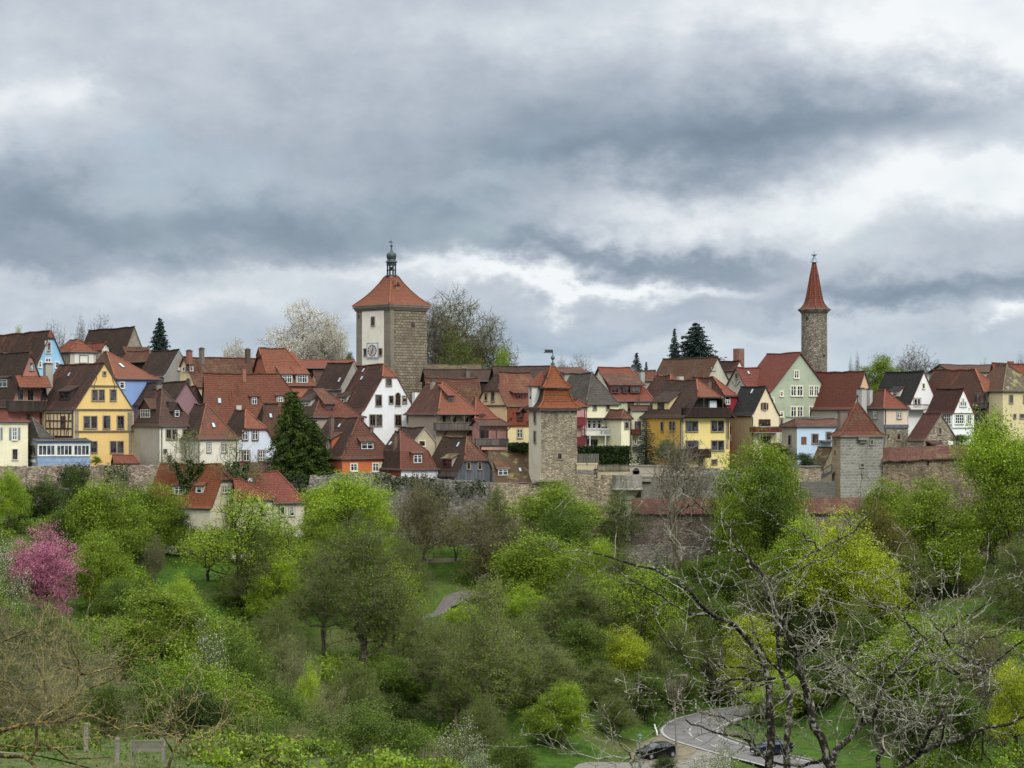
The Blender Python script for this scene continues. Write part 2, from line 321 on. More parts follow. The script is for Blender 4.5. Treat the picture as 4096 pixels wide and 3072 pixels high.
class House:
    def __init__(s,name,label,cat,Y,xc,xr,xl,yb,ye,yr,th=32,ax='y',hf=None,rx=None,hb=None,bx=None,o=.4,vo=.3,knots=None,
                 wall=None,side=None,roof=None,hip=None,trim=None,backhip=None,W=None,L=None,group=None,thick=.2):
        s.th=math.radians(th); c_,s_=math.cos(s.th),math.sin(s.th)
        C=at(xc,yb,Y); s.C=C; s.d=V(c_,s_,0); s.s=V(-s_,c_,0)
        kr=ray(xr,0).x; kl=ray(xl,0).x
        s.w=W or (kr*Y-C.x)/(c_-kr*s_); den=max(.08,s_+kl*c_)
        s.l=L or min(45,(C.x-kl*Y)/den)
        s.zb=C.z; s.Y=Y; s.root=empty(name,label,cat,C,group); s.ax=ax
        s.ze=at(0,ye,Y).z
        A,B=(s.w,s.l) if ax=='y' else (s.l,s.w); s.A,s.B=A,B
        # depth of the front end of the ridge
        mid=C+s.d*s.w/2 if ax=='y' else C+s.s*s.l/2
        s.zr=at(0,yr,mid.y).z; s.o=o; s.vo=vo
        kn=sorted(knots or [(0,0),(.16,.10),(1,1)])
        rise=s.zr-s.ze
        def t_of(f):
            for (t0,f0),(t1,f1) in zip(kn,kn[1:]):
                if f0<=f<=f1: return t0+(t1-t0)*(f-f0)/max(1e-6,f1-f0)
            return 1.
        def f_of(t):
            for (t0,f0),(t1,f1) in zip(kn,kn[1:]):
                if t0<=t<=t1: return f0+(f1-f0)*(t-t0)/max(1e-6,t1-t0)
            return 1. if t>1 else 0.
        def fr(y):
            if y is None: return None
            if y=='full': return 0.
            return min(.97,max(0,(at(0,y,Y).z-s.ze)/rise))
        f0,f1=fr(hf),fr(hb); t0=1. if f0 is None else t_of(f0); t1=1. if f1 is None else t_of(f1)
        s.pt=(lambda a,b,z:s.C+s.d*a+s.s*b+V(0,0,z-s.zb)) if ax=='y' else (lambda a,b,z:s.C+s.d*b+s.s*a+V(0,0,z-s.zb))
        half=A/2+o
        def setback(xpx,end):
            base=(A/2*.85*(1-t_of(0))) if xpx is None else None
            if xpx is None: return half*.75*(1-(t0 if end==0 else t1))+.0
            # solve b so that the ridge point lands on column xpx
            k=ray(xpx,0).x; p0=s.pt(A/2,0,0); dr=(s.pt(A/2,1,0)-p0)
            b=(k*p0.y-p0.x)/(dr.x-k*dr.y)
            return (b+vo) if end==0 else (B+vo-b)
        hd0=max(.05,setback(rx,0)) if f0 is not None else 0; hd1=max(.05,setback(bx,1)) if f1 is not None else 0
        hd0=min(hd0,(B+2*vo)*.9); hd1=min(hd1,max(.05,(B+2*vo)-hd0-.02))
        ks=set(t for t,_ in kn)|{t0,t1}; ks=sorted(k for k in ks if k<=1)
        R=[]
        for t in ks:
            z=s.ze+rise*f_of(t); aL=-o+half*t; aR=A+o-half*t
            lo=-vo+hd0*(max(0,t-t0)/(1-t0) if t0<1 else 0); hi=B+vo-hd1*(max(0,t-t1)/(1-t1) if t1<1 else 0)
            R.append((t,z,aL,aR,lo,hi))
        faces=[];uvs=[];mats=[];s.faces=[]; vv=0; 
        hd={0:hd0,1:hd1}
        ns=max(1,min(14,int(B/1.6))); q_=random.Random(int(abs(C.x*77+C.y*13))); NRM=len(R)-1
        amp=min(.1,.02+.012*B); JIT=[[0]+[q_.gauss(0,.55)*amp*(.35 if i<NRM else 1)-(amp*1.1*math.sin(PI*k/ns) if i==NRM else 0) for k in range(1,ns)]+[0] for i in range(NRM+1)]
        JIT=[JIT[:],[JIT[i] if i==NRM else [0]+[q_.gauss(0,.55)*amp*.35 for _ in range(1,ns)]+[0] for i in range(NRM+1)]]
        for i in range(len(R)-1):
            t,z,aL,aR,lo,hi=R[i]; t2,z2,aL2,aR2,lo2,hi2=R[i+1]; sl=math.hypot(aL2-aL,z2-z)
            for _sd,(p,q) in enumerate(((aL,aL2),(aR,aR2))):
                for k in range(ns):
                    f0,f1=k/ns,(k+1)/ns; b0,b1=lo+(hi-lo)*f0,lo+(hi-lo)*f1; c0,c1=lo2+(hi2-lo2)*f0,lo2+(hi2-lo2)*f1; J=JIT[_sd]
                    f=[s.pt(p,b0,z+J[i][k]),s.pt(p,b1,z+J[i][k+1]),s.pt(q,c1,z2+J[i+1][k+1]),s.pt(q,c0,z2+J[i+1][k])]
                    faces.append(f); uvs.append([(b0,vv),(b1,vv),(c1,vv+sl),(c0,vv+sl)]); mats.append(0)
            if t>=t0-1e-6 and t0<1:
                f=[s.pt(aL,lo,z),s.pt(aR,lo,z),s.pt(aR2,lo2,z2),s.pt(aL2,lo2,z2)]; 
                if abs(aR2-aL2)<1e-4: f=f[:3]
                faces.append(f); sh=math.hypot(lo2-lo,z2-z); uvs.append([(aL,vv),(aR,vv),(aR2,vv+sh),(aL2,vv+sh)][:len(f)]); mats.append(2)
            if t>=t1-1e-6 and t1<1:
                f=[s.pt(aL,hi,z),s.pt(aR,hi,z),s.pt(aR2,hi2,z2),s.pt(aL2,hi2,z2)]
                if abs(aR2-aL2)<1e-4: f=f[:3]
                faces.append(f); sh=math.hypot(hi2-hi,z2-z); uvs.append([(aL,vv),(aR,vv),(aR2,vv+sh),(aL2,vv+sh)][:len(f)]); mats.append(2)
            vv+=sl
        if ax=='x':  # for these the faces towards us are the long side; gable ends are left/right
            pass
        s.faces=faces; s.trim=trim or DARK; s.roofm=roof; s.hipm=hip or roof; s.wallm=wall; s.sidem=side or wall
        mb=MB(); mb.slab(faces,thick,uvs=uvs,mats=mats,edge=1)
        # ridge and hip cap tiles
        cap=MB(); top=R[-1]
        for k in range(ns):
            f0,f1=k/ns,(k+1)/ns; L_=lambda f:top[4]+(top[5]-top[4])*f
            cap.bar(s.pt(A/2,L_(f0),top[1]+.03+JIT[0][NRM][k]),s.pt(A/2,L_(f1),top[1]+.03+JIT[0][NRM][k+1]),.28,.14)
        for (tt,end) in ((t0,4),(t1,5)):
            if tt<1:
                for i in range(len(R)-1):
                    if R[i][0]>=tt-1e-6:
                        for sd_ in (2,3): cap.bar(s.pt(R[i][sd_],R[i][end],R[i][1]+.02),s.pt(R[i+1][sd_],R[i+1][end],R[i+1][1]+.02),.22,.12)
        ro=mb.build('roof',[roof,s.trim,s.hipm],s.root,org=C)
        cap.build('ridge_tiles',[s.hipm],ro,org=C)
        # walls
        def zroof(a): 
            t=min(1,min(a+o,A+o-a)/half); return s.ze+rise*f_of(max(0,t))
        def zcap(tt,hdv):
            if tt>=1: return 1e9
            t=tt+(vo/max(hdv,.01))*(1-tt); return s.ze+rise*f_of(min(1,t))
        as_=sorted(set([0,A,A/2]+[x for t in ks for x in(-o+half*t,A+o-half*t) if 0<x<A]))
        wb=MB(); 
        def gable(b,zc):
            pts=[s.pt(a,b,min(zroof(a),zc)-thick-.02) for a in as_]
            # insert crossing points of cap
            out=[]
            for i,a in enumerate(as_):
                out.append(pts[i])
                if i+1<len(as_):
                    z0,z1=zroof(a),zroof(as_[i+1])
                    if (z0-zc)*(z1-zc)<0:
                        k=(zc-z0)/(z1-z0); out.append(s.pt(a+(as_[i+1]-a)*k,b,zc-thick-.02))
            return [s.pt(0,b,s.zb-3)]+out+[s.pt(A,b,s.zb-3)]
        F,S=(0,1) if ax=='y' else (1,0)
        wb.poly(gable(0,zcap(t0,hd0)),F); wb.poly(gable(B,zcap(t1,hd1)),F)
        ze_=zroof(0)-thick-.02
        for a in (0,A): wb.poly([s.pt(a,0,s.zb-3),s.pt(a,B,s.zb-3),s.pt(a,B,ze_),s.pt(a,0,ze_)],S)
        if name in('house','tower') and B>2:
            g0=R[0]; gt=plain('#4a4643',.5,.2)
            for sg,aa in ((-1,g0[2]),(1,g0[3])):
                gm=MB(); p_,q2=s.pt(aa+sg*.05,g0[4],g0[1]-.1),s.pt(aa+sg*.05,g0[5],g0[1]-.1); gm.tube([p_,q2],[.075,.075],6); gm.build('gutter',gt,s.root,org=C)
            if t0<1e-6: gm=MB(); gm.tube([s.pt(g0[2],g0[4]-.05,g0[1]-.1),s.pt(g0[3],g0[4]-.05,g0[1]-.1)],[.075,.075],6); gm.build('gutter',gt,s.root,org=C)
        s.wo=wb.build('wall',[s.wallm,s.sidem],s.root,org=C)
    # --- facade frames: F faces front, L faces left
    def frame(s,face):
        return (s.C,s.d,-s.s) if face=='F' else (s.C,-s.s,-s.d)
    def fpt(s,face,x,y,off=0.):
        P,r,n=s.frame(face); P=P+n*off; rd=ray(x,y); k=P.dot(n)/rd.dot(n); return rd*k
    def rect(s,face,x0,y0,x1,y1,off=0.,plane=None):
        if plane: 
            P,r,n=plane; f=lambda x,y:ray(x,y)*(P.dot(n)/ray(x,y).dot(n))
        else:
            P,r,n=s.frame(face); f=lambda x,y:s.fpt(face,x,y,off)
        a=f(x0,y1); b=f(x1,y1); c=f((x0+x1)/2,y0); m=(a+b)/2; zb=f((x0+x1)/2,y1).z
        w=abs((b-a).dot(r)); return m.xy.to_3d()+V(0,0,zb),r,n,w,c.z-zb
    def win(s,face,x0,y0,x1,y1,nx=2,nz=2,fr='w',sur='s',arch=False,shut=None,plane=None,parent=None,off=0.,kind=0,sill=True):
        P,r,n,w,h=s.rect(face,x0,y0,x1,y1,off,plane)
        return window(P,r,n,w,h,s,nx,nz,fr,sur,arch,shut,parent or s.root,kind,sill)
    def hit(s,x,y):
        rd=ray(x,y); best=None
        for f in s.faces:
            for tri in ((f[0],f[1],f[2]),)+(((f[0],f[2],f[3]),) if len(f)>3 else ()):
                h=intersect_ray_tri(tri[0],tri[1],tri[2],rd,V(0,0,0),True)
                if h is not None and h.dot(rd)>0 and (best is None or h.length<best[0].length):
                    n=(tri[1]-tri[0]).cross(tri[2]-tri[0])
                    if n.length<1e-6: continue
                    n.normalize(); n=-n if n.z<0 else n; best=(h,n)
        if best is None: return None
        return best
    def chim(s,x0,y0,x1,y1,mat=None,dep=.7,cap=True,name='chimney'):
        h=s.hit((x0+x1)/2,y1)
        if not h: P=s.C+s.s*1.5; P=ray((x0+x1)/2,y1)*(P.y)
        else: P=h[0]
        w=(ray(x1,0).x-ray(x0,0).x)*P.y/(math.cos(s.th)+math.sin(s.th)*.7); dep=min(dep,w*1.2); zt=ray(0,y0).z*P.y
        mb=MB(); c=P+s.s*dep/2; zb=P.z-1.2
        mb.obox((c.x,c.y,(zt-.18+zb)/2),s.d*w/2,s.s*dep/2,V(0,0,(zt-.18-zb)/2))
        o=mb.build(name,mat or plaster('#8d857a',.5),s.root,org=s.C)
        if cap:
            m2=MB(); m2.obox((c.x,c.y,zt-.12),s.d*(w/2+.07),s.s*(dep/2+.07),V(0,0,.055)); m2.obox((c.x,c.y,zt),s.d*w*.3,s.s*dep*.3,V(0,0,.065))
            m2.build('chimney_cap',plain('#4b4540'),o,org=s.C)
        return o
    def sky(s,x0,y0,x1,y1):
        h=s.hit((x0+x1)/2,(y0+y1)/2)
        if not h: return
        P,n=h; up=(V(0,0,1)-n*n.z).normalized(); r=up.cross(n).normalized()
        w=(ray(x1,0).x-ray(x0,0).x)*P.y*.75; hh=abs(ray(0,y0).z-ray(0,y1).z)*P.y/max(.3,up.z)
        mb=MB(); mb.obox(P+n*.06,r*w/2,up*hh/2,n*.07); o=mb.build('skylight',plain('#5a5c5e',.5),s.root,org=s.C)
        m2=MB(); m2.obox(P+n*.14,r*w*.4,up*hh*.42,n*.012); m2.build('pane',plain('#aebac4',.15,0.,.05),o,org=s.C)
    def dorm(s,face,x0,y0,x1,y1,style='shed',roof=None,wallm=None,slope=18,win=None,g=.9,nx=2,over=.25,pad=.25,fr='w',top=None,cheek=None):
        h=s.hit((x0+x1)/2,y1)
        if not h: return
        P,nr=h; r,n=(s.d,-s.s) if face=='F' else (-s.s,-s.d)
        m=math.hypot(nr.x,nr.y)/nr.z; m=max(m,.5); up=V(0,0,1)
        P0,_,_,w,hh=s.rect(face,x0,y0,x1,y1,plane=(P,r,n)); P0=P0.copy()
        w2=w/2+pad; base=P0-up*.15; ht=hh+.15+.18
        back=-n; roof=roof or s.roofm; wallm=wallm or plain('#3b2a26')
        d=MB(); rb=MB(); ta=math.tan(math.radians(slope))
        A_=base-r*w2; B_=base+r*w2; up_h=up*ht
        if style=='shed':
            D=ht/max(.15,(m-ta)); tp=up*(ht+ta*D)
            d.poly([A_,B_,B_+up_h,A_+up_h]); d.poly([A_,A_+up_h,A_+back*D+tp],1); d.poly([B_,B_+up_h,B_+back*D+tp],1)
            e=over; q=[A_-r*e+up_h+n*e-up*ta*e,B_+r*e+up_h+n*e-up*ta*e,B_+r*e*.6+back*(D+.1)+tp+up*.06,A_-r*e*.6+back*(D+.1)+tp+up*.06]
            q=[p+up*.14 for p in q]; L=D+e
            rb.slab([q],.12,uvs=[[(0,0),(2*w2,0),(2*w2,L),(0,L)]],mats=[0],edge=1)
        else:
            D=ht/m; D2=(ht+g)/m; apex=up*(ht+g)
            d.poly([A_,B_,B_+up_h,(A_+B_)/2+apex,A_+up_h]); d.poly([A_,A_+up_h,A_+back*D+up_h],1); d.poly([B_,B_+up_h,B_+back*D+up_h],1)
            M=(A_+B_)/2; e=over; k=e/w2*g
            for sg,E in ((-1,A_),(1,B_)):
                q=[E+r*sg*e+up_h-up*k+n*e,M+apex+n*e,M+apex+back*(D2+.1),E+r*sg*e+up_h-up*k+back*D]
                q=[p+up*.12 for p in q]; rb.slab([q],.12,uvs=[[(0,0),(0,1.5),(D2,1.5),(D2,0)]],mats=[0],edge=1)
        o=d.build('dormer',[wallm,cheek or wallm],s.root,org=s.C)
        rb.build('dormer_roof',[roof,s.trim],o,org=s.C)
        s.win(face,x0,y0,x1,y1,nx=nx,nz=2,fr=fr,sur=None,plane=(P+n*.03,r,n),parent=o,sill=False)
        return o
    def trimband(s,face,x0,x1,y,h=.22,mat=None,prot=.12,name='cornice'):
        P,r,n,w,hh=s.rect(face,x0,y-2,x1,y+2); mb=MB(); mb.obox(P+n*prot/2+V(0,0,hh/2),r*w/2,n*prot/2,V(0,0,h/2)); return mb.build(name,mat or plain('#5b554c'),s.root,org=s.C)
    def patch(s,face,x0,y0,x1,y1,mat,name,prot=.05,off=0.):
        P,r,n,w,h=s.rect(face,x0,y0,x1,y1,off); mb=MB(); mb.obox(P+n*prot/2+V(0,0,h/2),r*w/2,n*prot/2,V(0,0,h/2)); return mb.build(name,mat,s.root,org=s.C)
    def pipe(s,face,x,y0,y1,mat=None):
        a=s.fpt(face,x,y0,.12); b=s.fpt(face,x,y1,.12); mb=MB(); mb.tube([a,b],[.07,.07],6); return mb.build('downpipe',mat or plain('#3b3734'),s.root,org=s.C)
    def balc(s,face,x0,y0,x1,y1,dep=1.2,mat=None,style='plank',slab=None,off=0.,wrap=True):
        """parapet whose outer face shows from y0 (rail) to y1 (floor underside)"""
        P,r,n,w,h=s.rect(face,x0,y0,x1,y1,off+dep); up=V(0,0,1); mat=mat or planks('#4a3b34')
        b=MB(); rr=MB(); c=P
        rr.obox(c-n*dep/2+up*.08,r*w/2,n*dep/2,up*.08)
        rr.obox(c+up*(h-.05),r*w/2,n*.06,up*.06)
        for sg in(-1,1): rr.obox(c+r*sg*w/2-n*dep/2+up*(h-.05),r*.05,n*dep/2,up*.06)
        N=max(4,min(60,int(w/(.16 if style=='plank' else .18))))
        for i in range(N+1):
            q=c+r*(w*(i/N-.5)); bw=w/N*(.46 if style=='plank' else .14)
            b.obox(q+up*(h*.5),r*bw,n*.02,up*(h*.5-.1))
        for sg in(-1,1):
            M=max(2,int(dep/(.16 if style=='plank' else .18)))
            for i in range(M): b.obox(c+r*sg*w/2-n*dep*(i+.5)/M+up*h*.5,n*(dep/M*(.46 if style=='plank' else .14)),r*.02,up*(h*.5-.1))
        o=rr.build('balcony',slab or mat,s.root,org=s.C); b.build('railing',mat,o,org=s.C); return o
    def posts(s,face,xs,y0,y1,off=1.1,w=.16,mat=None,brace=True):
        for x in xs:
            a=s.fpt(face,x,y0,off); b=s.fpt(face,x,y1,off); P,r,n=s.frame(face); mb=MB(); mb.bar(a,b,w)
            if brace:
                for sg in(-1,1): mb.bar(a+V(0,0,-.75),a+r*sg*.6+V(0,0,-.05),w*.6)
            mb.build('post',mat or DARK,s.root,org=s.C)
def window(P,r,n,w,h,hs,nx=2,nz=2,fr='w',sur='s',arch=False,shut=None,parent=None,kind=0,sill=True):
    up=V(0,0,1); org=hs.C if hs else parent.location
    fm={'w':WHITE,'b':plain('#4a3027'),'g':plain('#5c5a55'),'r':plain('#6b2a22')}[fr]
    sm={'s':plain('#938978',.85),'w':plain('#cfccc0',.7,0.,.05),'y':plain('#d9d2b0',.7,0.,.05),'r':plain('#5e2a24')}.get(sur)
    c=P+up*h/2; g=MB(); 
    g.obox(c+n*.012,r*w/2,n*.01,up*h/2)
    if arch: g.tube([c+up*h/2+n*.003,c+up*h/2+n*.022],[w/2,w/2],14)
    f=MB(); t=.075
    for sg in(-1,1):
        f.obox(c+r*sg*(w/2-t/2)+n*.04,r*t/2,n*.025,up*h/2); f.obox(c+up*sg*(h/2-t/2)+n*.042,r*w/2,n*.025,up*t/2)
    for i in range(1,nx):
        k=.055 if nx<=2 or i%2==0 else .035
        f.obox(c+r*(w*(i/nx-.5))+n*.041,r*k,n*.02,up*h/2)
    for i in range(1,nz): f.obox(c+up*(h*(i/nz-.5)+(.0 if nz>2 else h*.15))+n*.0415,r*w/2,n*.018,up*.03)
    if sm:
        s_=MB(); t2=.12
        for sg in(-1,1): s_.obox(c+r*sg*(w/2+t2/2)+n*.045,r*t2/2,n*.045,up*(h/2+ (0 if arch else t2)))
        if not arch: s_.obox(c+up*(h/2+t2/2)+n*.043,r*w/2,n*.043,up*t2/2)
        else:
            for k in range(8):
                a0,a1=PI*k/8,PI*(k+1)/8; R0,R1=w/2,w/2+t2
                q=[c+up*h/2+n*.09+r*R*math.cos(a)+up*R*math.sin(a) for R,a in((R0,a0),(R1,a0),(R1,a1),(R0,a1))]
                s_.poly(q); s_.poly([q[1],q[2],q[2]-n*.09,q[1]-n*.09])
        s_.obox(c-up*(h/2+t2/2)+n*.09,r*(w/2+t2),n*.09,up*t2/2)
        wo=s_.build('window',sm,parent,org=org); f.build('frame',fm,wo,org=org)
    else:
        if sill: f.obox(c-up*(h/2+.04)+n*.06,r*(w/2+.08),n*.06,up*.04)
        wo=f.build('window',fm,parent,org=org)
    g.build('pane',glass(kind),wo,org=org)
    if shut:
        for sg in(-1,1):
            q=MB(); q.obox(c+r*sg*(w/2+.17+w*.24)+n*.06,r*w*.23,n*.03,up*h/2)
            for k in range(1,5): q.obox(c+r*sg*(w/2+.17+w*.24)+n*.1+up*h*(k/5-.5),r*w*.18,n*.012,up*h*.03)
            q.build('shutter',plain(shut),wo,org=org)
    return wo
# ------------------------------------------------------------------ roof and wall palettes
T_DK=tiles('#5b4038','#4a342e','#2e2622',.45,seed=1)
T_DKP=tiles('#5e3c33','#4b322c','#2f2623',.4,seed=2,patch='#9a4f3a',pf=.7)
T_BR=tiles('#83503f','#6c4236','#42332c',.5,seed=3)
T_BRR=tiles('#935344','#7b4337','#4b382f',.42,seed=4,lich=.12)
T_RED=tiles('#ab5340','#97452f','#6b3a2e',.3,seed=5)
T_OR=tiles('#b15c42','#9b4e39','#6b4334',.3,seed=6)
T_ORB=tiles('#b65a34','#a04f2e','#7d4128',.22,seed=7)
T_PK=tiles('#a85048','#98443d','#6f3a34',.15,seed=8)
T_BLK=tiles('#3c3a3a','#333232','#272727',.3,seed=9)
T_GRY=tiles('#5c5552','#4d4745','#3a3634',.35,lich=.08,seed=10)
T_MOSS=tiles('#7b4d40','#6a4036','#4c4630',.55,lich=.55,seed=11)
T_WALL=tiles('#8e5145','#70403a','#4a322e',.35,lich=.15,seed=12,row=.34,w=.26)
def hz(): pass
# ================================================================== LEFT (crop 1)
crop=1
h=House('house','light blue gabled house behind the pink balcony house at the left edge','house',346,300,545,-420,900,470,170,th=34,hf=225,wall=plaster('#86b7d8',.25,'#b9cdd6'),roof=T_DKP,hip=T_OR,o=.3)
h.win('F',378,262,418,355,1,2,'g','w',kind=1); h.win('F',378,402,420,432,2,1,'w','w'); h.win('F',322,425,343,475,1,2,'w','w'); h.win('F',458,432,490,482,1,2,'w','w')
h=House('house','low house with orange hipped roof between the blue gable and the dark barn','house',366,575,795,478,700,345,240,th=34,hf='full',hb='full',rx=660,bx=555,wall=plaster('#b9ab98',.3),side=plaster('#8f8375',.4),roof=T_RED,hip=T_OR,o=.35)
h.patch('F',618,355,775,440,plaster('#d8d2c6',.2),'panel'); h.win('F',660,378,730,440,1,1,'g','s',kind=1); h.pipe('F',577,350,440)
h=House('barn','tall dark barn roof with grey stone gable on the left skyline','barn',378,1022,1205,650,640,405,136,th=34,wall=stone('#8f8679','#776f63','#999083',.4,.7),roof=T_DK,vo=.15,trim=plain('#6a5c50'))
# pent roof below the gable of the barn
def pent(h,face,x0,y0,x1,y1,dep,mat,name='pent_roof'):
    P,r,n,w,hh=h.rect(face,x0,y0,x1,y1); mb=MB(); up=V(0,0,1)
    a,b=P-r*w/2+n*dep,P+r*w/2+n*dep
    mb.slab([[a,b,P+r*w/2+up*hh,P-r*w/2+up*hh]],.15,uvs=[[(0,0),(w,0),(w,math.hypot(dep,hh)),(0,math.hypot(dep,hh))]],mats=[0]); mb.build(name,[mat,DARK],h.root,org=h.C)
pent(h,'F',1015,305,1235,408,2.2,T_BR)
h=House('shed','tiny red roof with a white gable tucked in front of the dark barn','shed',370,845,905,705,420,332,266,th=36,wall=plaster('#cfc9bd',.2),roof=T_RED)
h.chim(882,302,905,335)
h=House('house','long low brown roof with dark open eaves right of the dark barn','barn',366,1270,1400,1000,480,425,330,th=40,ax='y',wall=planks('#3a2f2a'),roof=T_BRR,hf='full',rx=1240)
h=House('house','house with bright blue wall under a wide orange hipped roof','house',342,972,1322,690,760,570,331,th=40,hf='full',rx=880,wall=plaster('#7f9fd6',.2),roof=T_BR,hip=T_OR,o=.3)
h.sky(990,445,1025,482); h.win('F',995,600,1030,650,1,2,'w','w')
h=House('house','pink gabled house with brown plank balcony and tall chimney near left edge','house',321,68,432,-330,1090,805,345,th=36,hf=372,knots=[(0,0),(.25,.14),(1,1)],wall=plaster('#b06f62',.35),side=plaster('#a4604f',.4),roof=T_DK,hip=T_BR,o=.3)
h.win('F',147,662,190,745,2,2,'b','s'); h.win('F',228,662,275,750,2,2,'b','s'); h.win('F',335,865,365,950,1,3,'b','r')
h.win('F',247,437,282,500,1,1,'g','s',kind=1)
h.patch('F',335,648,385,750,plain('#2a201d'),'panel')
h.balc('F',76,755,388,842,1.1,planks('#4f4740'),off=.1)
pent(h,'F',128,545,395,640,1.5,T_OR,'balcony_roof'); h.posts('F',(340,),640,755,1.15,.12); h.posts('F',(158,262),845,905,1.0,.1)
h.chim(371,440,449,800,plaster('#a39d90',.6),1.0)
h.win('F',228,868,262,900,2,1,'b','r'); h.balc('F',300,965,385,1055,.6,plain('#4a2b25'))
h.dorm('L',-60,575,60,640,wallm=plain('#453730'),nx=3)
h=House('house','yellow gabled house with grey corner stones and a timber framed side','house',315,617,1108,255,1262,826,437,th=36,knots=[(0,0),(.10,.07),(1,1)],
   wall=plaster('#e0b96c',.12,'#b08a4a'),side=plaster('#d9c08e',.2),roof=T_DKP,o=.16,vo=.15,trim=plain('#4a4038'))
for a in((758,657,870,755),(690,877,808,985),(910,1085,1027,1190)): 
    P,r,n,w,hh=h.rect('F',*a); x0,y0,x1,y1=a; mid=(x0+x1)/2
    h.win('F',x0+6,y0+6,mid-6,y1-5,2,2,'b','s'); h.win('F',mid+6,y0+6,x1-6,y1-5,2,2,'b','s')
for a in((915,662,962,750),(857,880,910,982),(973,880,1025,982),(750,1092,802,1182)): h.win('F',*a,2,2,'b','s')
for y in(632,828,1008): h.trimband('F',620 if y>700 else 750,1108 if y>700 else 985,y,.26,plain('#625a4e'))
CS=stone('#94897a','#7d7467','#a39a8c',.42,.8,rough=.6)
h.patch('F',621,840,652,1000,CS,'corner_stones',.04); h.patch('F',621,1020,655,1075,CS,'corner_stones',.04)
h.patch('F',1058,845,1100,1000,CS,'corner_stones',.04); h.patch('F',1068,1020,1098,1195,CS,'corner_stones',.04)
h.win('F',855,512,877,540,1,1,'g','s',kind=1)
sc=MB()
for x0,sg in((790,1),(945,-1)):
    P=h.fpt('F',x0,602,.06); pts=[P+h.d*sg*.28*math.sin(k/9*PI*2)*(1-k/18)+V(0,0,1.1-2.2*k/9) for k in range(10)]; sc.tube(pts,[.05]*10,5)
sc.build('scroll_ornament',plain('#6b5a3a'),h.root,org=h.C)
# timber frame on the side
tf=MB(); P,r,n,w,hh=h.rect('L',385,852,602,1052); up=V(0,0,1)
pb=MB(); pb.obox(P+n*.03+up*hh/2,r*w/2,n*.03,up*hh/2); pb.build('plaster_panel',plaster('#e0c795',.15),h.root,org=h.C)
for k in(0,.02,.34,.66,.98): tf.obox(P+n*.08+up*hh*k,r*w/2,n*.04,up*.10)
for k in(0,.17,.30,.44,.57,.71,.86,1): tf.obox(P+n*.079+r*w*(k-.5)+up*hh/2,r*.085,n*.04,up*hh/2)
tf.bar(P+n*.1+r*w*-.42+up*hh,P+n*.1+r*w*-.30,.14,.06,up=n); tf.bar(P+n*.1+r*w*.42+up*hh,P+n*.1+r*w*.27,.14,.06,up=n)
tf.build('timber_frame',plain('#4a2a24'),h.root,org=h.C); h.win('L',510,887,542,978,1,2,'b','r',off=.06)
h.dorm('L',500,682,568,745,roof=T_DK,slope=24,nx=2,fr='b',pad=.5,cheek=plain('#2c2724')); h.sky(562,522,592,552); h.pipe('L',600,840,1060)
h.chim(848,415,876,455,plaster('#5a463c',.4),cap=False)
h=House('house','pale cream house with grey shutters at the far left edge','house',311,-90,232,-330,1292,925,893,th=14,ax='x',wall=plaster('#e6dcb6',.12),roof=T_RED,o=.3,knots=[(0,0),(1,1)])
h.trimband('F',-20,226,940,.25,WHITE)
h.win('F',104,975,141,1078,2,3,'w','w',shut='#7d858a'); h.win('F',104,1155,145,1240,2,3,'b','w'); h.win('F',-40,975,-5,1078,2,3,'w','w',shut='#7d858a')
h=House('outbuilding','small grey tiled roof squeezed between cream house and timber framed wall','outbuilding',314,335,430,215,1200,1060,893,th=40,ax='y',hf='full',rx=262,wall=plaster('#9c948a',.3),roof=T_GRY,hip=T_GRY,o=.2)
# glass veranda
h=House('veranda','light blue glazed veranda on the town wall below the yellow house','veranda',309.5,312,750,214,1290,1088,1068,th=24,L=6.5,ax='x',wall=plain('#8299b4',.6,0.,.06),side=plain('#7c8996'),roof=plain('#3c3f46'),o=.25,vo=.2,knots=[(0,0),(1,1)],thick=.12)
for x0,x1 in((318,456),(470,598),(612,740)): h.win('F',x0,1122,x1,1206,4,1,'w','w',kind=0)
h.win('L',216,1120,302,1208,3,1,'g','s',kind=1,off=0)
ba=MB(); P,r,n,w,hh=h.rect('F',316,1222,746,1262)
for k in range(46): ba.obox(P+r*w*(k/45-.5)+up*hh/2+n*.03,r*.04,n*.025,up*hh/2)
ba.obox(P+n*.05+up*(hh+.05),r*w/2,n*.05,up*.05); ba.build('railing',plain('#9fb4cf'),h.root,org=h.C)
h.patch('L',222,1240,296,1262,plain('#d9d9d4'),'sign_board',.06)
h=House('shed','small red lean-to roof at the foot of the yellow house','shed',311,962,1140,930,1280,1272,1206,th=14,ax='x',wall=plaster('#b59a7a'),roof=T_RED,o=.1,knots=[(0,0),(1,1)],hb='full',bx=1105)
# ================================================================== (crop 2)
crop=2
h=House('house','grey rendered gable with pale blue verge behind the brown roofs at left','house',348,305,540,95,470,402,190,th=34,wall=plaster('#8d8880',.6),roof=T_DK,vo=.1,trim=plain('#8fa3ab'),o=.2)
h.win('F',412,308,437,352,2,3,'w','s')
h=House('house','cream house with green arched gable shutters and a long brown roof','house',347,555,1115,372,680,480,247,th=48,ax='x',wall=plaster('#c9a884',.3),side=plaster('#d8c08e',.25),roof=T_BRR,o=.35,trim=plain('#5e2f28'),knots=[(0,0),(.2,.14),(1,1)])
for a in((480,312,505,360),(480,440,508,470)): h.win('L',*a,1,1,'g','s',arch=True)
h.patch('L',482,310,503,362,plain('#1f4a44'),'shutter',.06); h.patch('L',482,442,505,475,plain('#1f4a44'),'shutter',.06)
h.win('L',455,332,468,358,1,1,'b','w'); h.win('L',518,330,530,356,1,1,'b','w')
